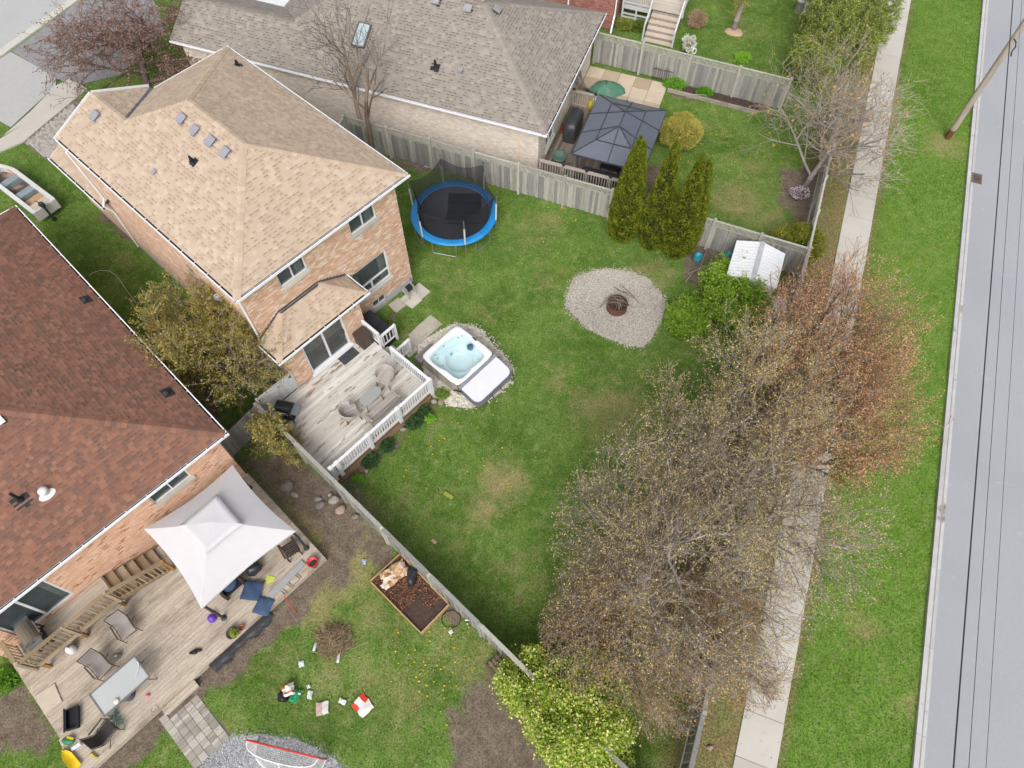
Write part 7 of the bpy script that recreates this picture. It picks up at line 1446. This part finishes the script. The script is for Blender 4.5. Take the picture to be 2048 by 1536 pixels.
q = P(1118, 322, ZC2); small('mesh_basket', 'round green mesh basket on the bungalow deck', 'basket', MB().lathe(TR(q[0], q[1], ZC2), [(.3, 0), (.36, .25), (.37, .4), (.33, .4), (.30, .05), (0, .05)], 18), M_('green_mesh', ['6f8a80', '5f7a70'], rough=.8, fine=.3, fscale=40)); q = P(1180, 218, ZC2); small('feed_bag', 'white and yellow bag standing behind the covered barbecue', 'bag', MB().blob(q + np.array([0, 0, .25]), (.16, .2, .3), 10, 8, .12, seed=4), M_('white_yellow_bag', ['e9e6d8', 'd9c94a'], rough=.6)); q = P(1126, 262, ZC2); f = Fr(q, FC.n); small('red_can', 'small red fuel can beside the bungalow wall', 'can', MB().bx(f, -.18, .18, -.1, .1, ZC2, ZC2 + .26).bx(f, -.1, .1, -.03, .03, ZC2 + .28, ZC2 + .33), M_('dark_red', ['8a3a32']), False); Mm = FC.M(.75, 1.7, ZC2 + .01); small('deck_mat', 'striped brown mat on the bungalow deck', 'mat', MB().box(Mm, (.9, .6, .012)), M_('striped_mat', ['7a6d66', '6a5e58', '8a7d76'], rough=1, var=.3, vscale=12, stretch=(6, 1, 1), ang=FC.ang), False)
pt = tag(obj('patio', MB().poly([(*p[:2], -.02) for p in (FC(-.5, 6.0), FC(4.1, 6.0), FC(4.1, 9.7), FC(-.5, 9.7))]), M_('paver_joint', ['7f7972'])), kind='structure'); BLOCK_ = 0; psl = Pieces('slab', M_('tan_slab', ['d6c3ab', 'ccb89f', 'dfcdb6', 'c5b096'], rough=.9, var=.12, vscale=1.2, bump=.1), pt)
for i in range(5):
    for j in range(4): psl.bx(FC, -.5 + i * .92 + .01, -.5 + (i + 1) * .92 - .01, 5.95 + j * .93 + .01, 5.95 + (j + 1) * .93 - .01, -.04, .02 + random.uniform(-.01, .01))
psl.done()
gb = thing('garden_bed', P(1425, 200), 'timber-edged garden bed along the patio fence', 'garden bed'); e0, e1 = P(1334, 182), P(1515, 228); d = (e1 - e0) / np.linalg.norm(e1 - e0); 
for i in range(3): u = np.linalg.norm(e1 - e0) / 3; obj('edging', MB().bar(e0 + d * (u * i + .01) + np.array([0, 0, .08]), e0 + d * (u * (i + 1) - .01) + np.array([0, 0, .08]), .12, .2), M_('edge_timber', ['b3aa9d', 'a69d90'], rough=.9, var=.2), gb)
obj('soil', MB().poly([(*P(x, y)[:2], .06) for x, y in ((1338, 180), (1336, 166), (1520, 208), (1514, 224))][::-1]), M_('bed_soil', ['5a4a42']), gb)
m = MB(); k8 = [P(x, y, z) for z in (.1, .5) for x, y in ((1372, 188), (1412, 190), (1412, 196), (1372, 196))]
for a, b_ in ((0, 1), (1, 2), (2, 3), (3, 0), (4, 5), (5, 6), (6, 7), (7, 4), (0, 4), (1, 5), (2, 6), (3, 7)): m.tube([k8[a], k8[b_]], .012, 5)
small('plant_frame', 'thin pale frame standing in the garden bed', 'frame', m, M_('pale_pipe', ['c9bda8'])); m = MB(); ff = Fr(P(1305, 158), FC.e)
for i in range(9): m.tube([ff(i * .12, 0, 0), ff(i * .12, 0, .75 + .12 * math.sin(i * 1.3))], .012, 5)
for z in (.15, .7): m.bar(ff(-.05, 0, z), ff(1.05, 0, z), .02, .02)
small('iron_rack', 'black wrought-iron rack against the patio fence', 'rack', m, darkmetal)
small('fence_ornament', 'white oval ornament hung on the patio fence', 'ornament', MB().tube([P(1389, 102, 1.75) + np.array([.09 * math.cos(t), 0, .16 * math.sin(t)]) for t in np.linspace(0, 6.28, 17)[:-1]], .03, 6, closed=True), white); g5 = P(1384, 116, 1.5); small('star_ornament', 'white bird-shaped ornament below the oval one', 'ornament', MB().poly([g5 + np.array([(.22 if k % 2 else .08) * math.cos(k * .628), -.03, (.16 if k % 2 else .06) * math.sin(k * .628)]) for k in range(10)], .03, nrm=(0, -1, 0)), white, False)
# ------------------------------------------------------------------ white shed, pots, second shed
sh = thing('shed', SF(19.8, 3.7), 'white ribbed metal shed in the back corner', 'shed'); wmt = M_('white_metal_sheet', ['f4f5f8'], rough=.4, var=.05, k=.9)
A0_, A1_, B0_, B1_ = 18.6, 20.75, 2.55, 4.75; RZ, EZ = 2.0, 1.66; Bm = (B0_ + B1_) / 2
m = MB(); [m.bx(SF, *q) for q in ((A0_ + .05, A0_ + .07, B0_ + .1, B1_ - .1, 0, EZ), (A1_ - .07, A1_ - .05, B0_ + .1, B1_ - .1, 0, EZ), (A0_ + .05, A1_ - .05, B0_ + .08, B0_ + .1, 0, EZ), (A0_ + .05, A1_ - .05, B1_ - .1, B1_ - .08, 0, EZ))]; obj('wall', m, wmt, sh)
for a in (A0_ + .06, A1_ - .06): obj('gable', MB().poly([SF(a, B0_ + .1, EZ), SF(a, B1_ - .1, EZ), SF(a, Bm, RZ - .02)], .01, nrm=(*SF.e, 0)), wmt, sh)
for (b0_, b1_) in ((B0_, Bm), (B1_, Bm)):
    n_ = np.cross(SF(A1_, b0_, EZ) - SF(A0_, b0_, EZ), SF(A0_, b1_, RZ) - SF(A0_, b0_, EZ)); n_ /= np.linalg.norm(n_); n_ = n_ if n_[2] > 0 else -n_
    o = obj('roof_sheet', MB().poly([SF(A0_, b0_, EZ), SF(A1_, b0_, EZ), SF(A1_, b1_, RZ), SF(A0_, b1_, RZ)], .012, nrm=n_), wmt, sh)
    for i in range(12): a = A0_ + .08 + i * .182; obj('roof_rib', MB().bar(SF(a, b0_, EZ + .008), SF(a, b1_, RZ + .008), .035, .022), wmt, o)
obj('ridge_cap', MB().bar(SF(A0_, Bm, RZ + .02), SF(A1_, Bm, RZ + .02), .2, .02), M_('ridge_grey', ['cfd2d8']), sh)
Mb_ = SF.M(*SF.px(1548, 612, .4), .3, 0, 0, .2); small('garden_chest', 'white garden chest showing between the orange budding branches', 'chest', MB().box(Mb_, (.8, .9, .55)).box(Mb_ @ np.array(Matrix.Translation((0, 0, .29))), (.86, .96, .05)), wmt, False)
aqua = M_('aqua_glaze', ['4aa9bf', '3f9bb2'], rough=.3, var=.1)
for i, (x, y, s_) in enumerate(((1393, 522, 1.), (1453, 518, .85))): q = P(x, y); small('glazed_pot', ('aqua glazed pot beside the right-hand cedar' if i == 0 else 'aqua glazed pot against the shed wall'), 'pot', MB().lathe(TR(q[0], q[1], 0), [(.14 * s_, 0), (.22 * s_, .18), (.23 * s_, .32), (.18 * s_, .40), (.20 * s_, .43), (.15 * s_, .43), (.13 * s_, .3), (0, .28)], 18), aqua, True, 'aqua pots by the shed')
for i, pp_ in enumerate((((1370, 565), (1385, 545), (1410, 530)), ((1398, 545), (1405, 520), (1416, 495)), ((1375, 548), (1392, 540), (1408, 545)))): small('dry_branch', ['curved dry branch lying left of the shed', 'upright dry branch leaning at the short fence', 'forked dry branch among the mulch left of the shed'][i], 'branch', MB().tube([P(x, y, .1 + .1 * k) for k, (x, y) in enumerate(pp_)], [.02, .016, .008], 5), M_('pale_branch', ['b3a595'], rough=.9))
s2 = thing('shed', P(1650, 10), 'white flat-topped storage shed at the top edge', 'shed'); S2 = SF.sub(*SF.px(1612, 40, 0)); box_obj('wall', S2, .0, 2.6, -1.35, .35, 0, 1.3, wmt, s2); obj('roof_sheet', MB().poly([S2(-.1, .45, 1.42), S2(-.1, -1.45, 1.42), S2(2.7, -1.45, 1.42), S2(2.7, .45, 1.42)], .05), wmt, s2); obj('roof_seam', MB().bar(S2(-.1, -.2, 1.425), S2(2.7, -.2, 1.425), .06, .03), M_('seam_grey', ['6d7076']), s2)
dish('bin', 'grey lidded bin at the top edge beside the storage shed', 'bin', 1596, 24, 0, [(.24, 0), (.28, .7), (.31, .72), (.31, .78), (.2, .84), (0, .85)], M_('bin_grey', ['b9b6b2'], rough=.5)); q = P(1606, 38, .15); small('blue_bag', 'crumpled blue and white bag in front of the storage shed', 'bag', MB().blob(q, (.2, .2, .18), 10, 7, .2, seed=9), M_('blue_white_bag', ['4a8fd0', 'd9e4ee'], rough=.5)); q = P(1622, 44, .12); small('rubbish_bag', 'small black bag beside the blue bag', 'bag', MB().blob(q, (.2, .18, .14), 10, 7, .15, seed=10), M_('black_bag', ['2c2d33']))
# ------------------------------------------------------------------ deck and steps of the red brick house
FE = Fr(P(1241, 36), FC.e); dD = thing('deck', FE(1, .6), 'white painted deck with wide pale steps at the top edge', 'deck'); wt_ = M_('off_white_paint', ['dcdfe0', 'd3d6d8'], rough=.7, var=.06); ZQ = .95
pc = Pieces('deck_board', M_('deck_cream', ['e2d8c8', 'd8cdbc'], rough=.85, var=.1), dD)
for i in range(22): pc.bx(FE, 0, 3.6, .05 + i * .145, .05 + i * .145 + .14, ZQ - .03, ZQ)
pc.done(); m = MB(); m.bx(FE, 0, 1.75, -.02, .02, ZQ - .28, ZQ - .032).bx(FE, 0, 1.75, -.02, .02, .32, .42).bx(FE, 0, 1.75, -.02, .02, .1, .2); [m.bx(FE, x - .05, x + .05, -.025, .03, 0, ZQ - .28) for x in (.06, .9, 1.7)]; obj('skirt', m, wt_, dD); railing(dD, FE, (.05, 0), (1.72, 0), ZQ, mat=wt_, sp=.13); railing(dD, FE, (3.62, .1), (3.62, 3.2), ZQ, mat=wt_, sp=.13)
for i in range(5): z = ZQ - (i + 1) * ZQ / 5.4; y = -.02 - i * .34; box_obj('tread', FE, 1.85, 3.55, y - .34, y, z - .04, z, M_('tread_cream', ['e0d2bd', 'd9cab4'], rough=.85, var=.08), dD); box_obj('riser', FE, 1.86, 3.54, y - .012, y + .01, z + .002, z + .14, M_('riser_mauve', ['a89a98']), dD)
for x in (1.80, 3.60): obj('stair_rail', MB().bar(FE(x, 0, ZQ + .9), FE(x, -1.7, .95), .09, .05), wt_, dD); box_obj('newel_post', FE, x - .05, x + .05, -1.75, -1.65, 0, 1.0, wt_, dD)
# ------------------------------------------------------------------ utility pole and wires
up_ = thing('utility_pole', (23.29, 30.21, 0), 'tall weathered wooden utility pole with a dark base in the verge', 'utility pole')
obj('shaft', MB().tube([(23.29, 30.21, .55), (23.30, 30.22, 5), (23.31, 30.23, 10.2)], [.165, .145, .12], 14), M_('pole_wood', ['c2b7ab', 'b6aa9d'], rough=.9, var=.25, vscale=1.5, stretch=(6, 6, .6), patch=[('8a7058', 1.0, .6, .75)]), up_, smooth=True); obj('dark_base', MB().tube([(23.29, 30.21, -.1), (23.29, 30.21, .553)], [.172, .166], 14), M_('pole_creosote', ['5a463c', '6f5038'], rough=.9, var=.3, vscale=4), up_, smooth=True)
def wire(label, pa, pb, z, r, mat):
    a = P(*pa, z); b_ = P(*pb, z); d = (b_ - a) / np.linalg.norm(b_ - a); pts = [a + d * s for s in np.linspace(-14, np.linalg.norm(b_ - a) + 25, 24)]; return small('wire', label, 'wire', MB().tube(pts, r, 6), mat, True, 'overhead wires along the road')
wire('thickest overhead wire, nearest the verge', (2026, 0), (1907, 1535), 6.7, .022, M_('wire_black', ['3e4046'], rough=.6)); wire('thin overhead wire in the middle of the three', (2044, 0), (1937.5, 1535), 7.0, .009, M_('wire_black', ['3e4046'])); wire('thinnest overhead wire, furthest from the verge', (2068, 0), (1972, 1535), 7.4, .007, M_('wire_black', ['3e4046']))
small('wire_loop', 'short hooked drip loop of cable beside the pole', 'wire', MB().tube([P(2028, 78, 6.6), P(2032, 84, 6.4), P(2031, 94, 6.2), P(2023, 104, 6.4), P(2022, 112, 6.6)], .03, 6), M_('wire_black', ['3e4046']))
# ------------------------------------------------------------------ boat in the side yard
bo = thing('boat', P(60, 385), 'small open white motor boat with outboard beside the brown roof', 'boat'); s0, s1 = P(110, 398, .75), P(66, 428, .75); ax = (s0 + s1) / 2; fw = np.array([-(s0 - s1)[1], (s0 - s1)[0]]); fw = fw if fw[0] < 0 else -fw; BO = Fr(ax, fw); bw_ = np.linalg.norm(s0 - s1) / 2
hull = M_('boat_white', ['e6e6e4'], rough=.35, var=.08); wid = lambda x: max(.02, bw_ * 1.0 * min(1, (1 + .12 * min(1, x)) * (1 - max(0, (x - 2.4) / 2.3) ** 2.2) ** .8)) if x < 4.68 else .02
xs = np.linspace(0, 4.65, 20); out = MB(); G = []
for x in xs: w = wid(x); G.append([BO(x, -w, .78), BO(x, -w * .96, .45), BO(x, -w * .8, .28), BO(x, 0, .2 + .1 * (x / 4.65) ** 3), BO(x, w * .8, .28), BO(x, w * .96, .45), BO(x, w, .78)])
out.grid(G); obj('hull', out, hull, bo, smooth=True); g1 = MB()
for sg in (-1, 1): g1.grid([[BO(x, sg * wid(x) * 1.03, .79), BO(x, sg * max(.0, wid(x) - .18), .80), BO(x, sg * max(.0, wid(x) - .19), .70)] for x in xs])
obj('gunwale', g1, hull, bo, smooth=False); obj('floor', MB().grid([[BO(x, s_ * (wid(x) - .15), .42) for s_ in (-1, 0, 1)] for x in xs[:-2]]), M_('boat_floor', ['6a625e', '78706a'], rough=.8, var=.35, vscale=4, patch=[('c9a888', 1.5, .55, .65)]), bo)
box_obj('transom', BO, -.06, .03, -bw_, bw_, .25, .80, hull, bo); box_obj('stern_deck', BO, .03, .55, -bw_ * .95, bw_ * .95, .72, .77, M_('boat_deck', ['d5c8bb', 'dcd0c4'], rough=.6, var=.15), bo); box_obj('ply_floor', BO, .6, 1.35, -bw_ * .8, bw_ * .8, .43, .50, M_('boat_ply', ['d0a985'], var=.15), bo)
for x in (1.45, 2.75): box_obj('bench', BO, x, x + .42, -wid(x) + .12, wid(x) - .12, .42, .70, M_('bench_grey', ['a3b0b6', '97a4aa'], rough=.5, var=.1), bo)
obj('oar', MB().bar(BO(2.6, -.5, .74), BO(3.6, -.35, .78), .09, .03), M_('boat_ply', ['d0a985']), bo)
mo = obj('outboard_motor', MB().blob(BO(-.12, .05, 1.0), (.15, .13, .17), 12, 8, .06), M_('motor_black', ['3b3d42'], rough=.35, var=.1), bo, smooth=True); obj('motor_leg', MB().tube([BO(-.16, .05, .9), BO(-.26, .05, .35), BO(-.28, .05, .12)], [.07, .05, .04], 8), M_('motor_black', ['3b3d42']), mo); obj('tiller', MB().tube([BO(0, .05, 1.0), BO(.3, .12, 1.04)], .02, 6), M_('motor_black', ['3b3d42']), mo); obj('propeller', MB().lathe(BO.M(-.34, .05, .15, 0, R(90)), [(0, -.03), (.12, -.02), (.12, .0), (0, .03)], 10), M_('motor_black', ['3b3d42']), mo)
for y in (-.45, .45): box_obj('stand_block', BO, .8, 1.0, y - .1, y + .1, 0, .29, M_('old_plank', ['a3968a']), bo)
small('white_cable', 'thin white cable arching over the side-yard grass', 'cable', MB().tube([P(178, 552, .04), P(186, 545, .08), P(200, 541, .08), P(218, 542, .08), P(232, 550, .08), P(242, 563, .06), P(255, 583, .05), P(272, 605, .04)], .011, 5), white)
# ride-on toy between the houses
tc = thing('toy_car', P(335, 690), 'red and yellow children\'s ride-on toy under the olive-leaved tree', 'toy'); f = Fr(P(325, 690), (1, -.5)); rp_l = M_('red_toy', ['d0402e'], rough=.4); yp = M_('yellow_plastic', ['ecc81e']); obj('body', MB().blob(f(.3, -.1, .35), (.5, .3, .26), 12, 8, .06), rp_l, tc, smooth=True); obj('roof', MB().blob(f(-.25, .3, .95), (.36, .3, .10), 12, 6, .04), yp, tc, smooth=True)
for x, y in ((-.5, .15), (-.05, .15), (-.5, .5), (-.05, .5)): obj('pillar', MB().bar(f(x, y, .3), f(x, y, .92), .05, .05), rp_l, tc)
for x, y in ((0, -.38), (.6, -.38), (0, .2), (.6, .2)): obj('wheel', MB().lathe(f.M(x, y, .12, R(90)), [(0, -.05), (.12, -.05), (.12, .05), (0, .05)], 12), blackpl, tc)
# cast-off turf strip and wheel rim by the fence
Mt = TR(*P(897, 991, .01), R(58)); small('turf_strip', 'yellowed strip of grass where something lay on the lawn', 'turf strip', MB().box(Mt, (.16, .42, .02)), M_('yellow_turf', ['a8a84a', '98984a'], rough=1, var=.3, vscale=20), False)
small('bicycle_rim', 'thin black hoop lying by the raised bed', 'hoop', MB().tube([P(902, 1238, .04) + np.array([.34 * math.cos(t), .3 * math.sin(t), .03 * math.sin(2 * t)]) for t in np.linspace(0, 6.28, 25)[:-1]], .014, 5, closed=True), blackpl); small('garden_tap', 'small white stand pipe beside the fence', 'pipe', MB().tube([P(935, 1248, 0), P(935, 1248, .45)], .025, 6).tube([P(930, 1240, .45), P(942, 1240, .45)], .03, 6), white)
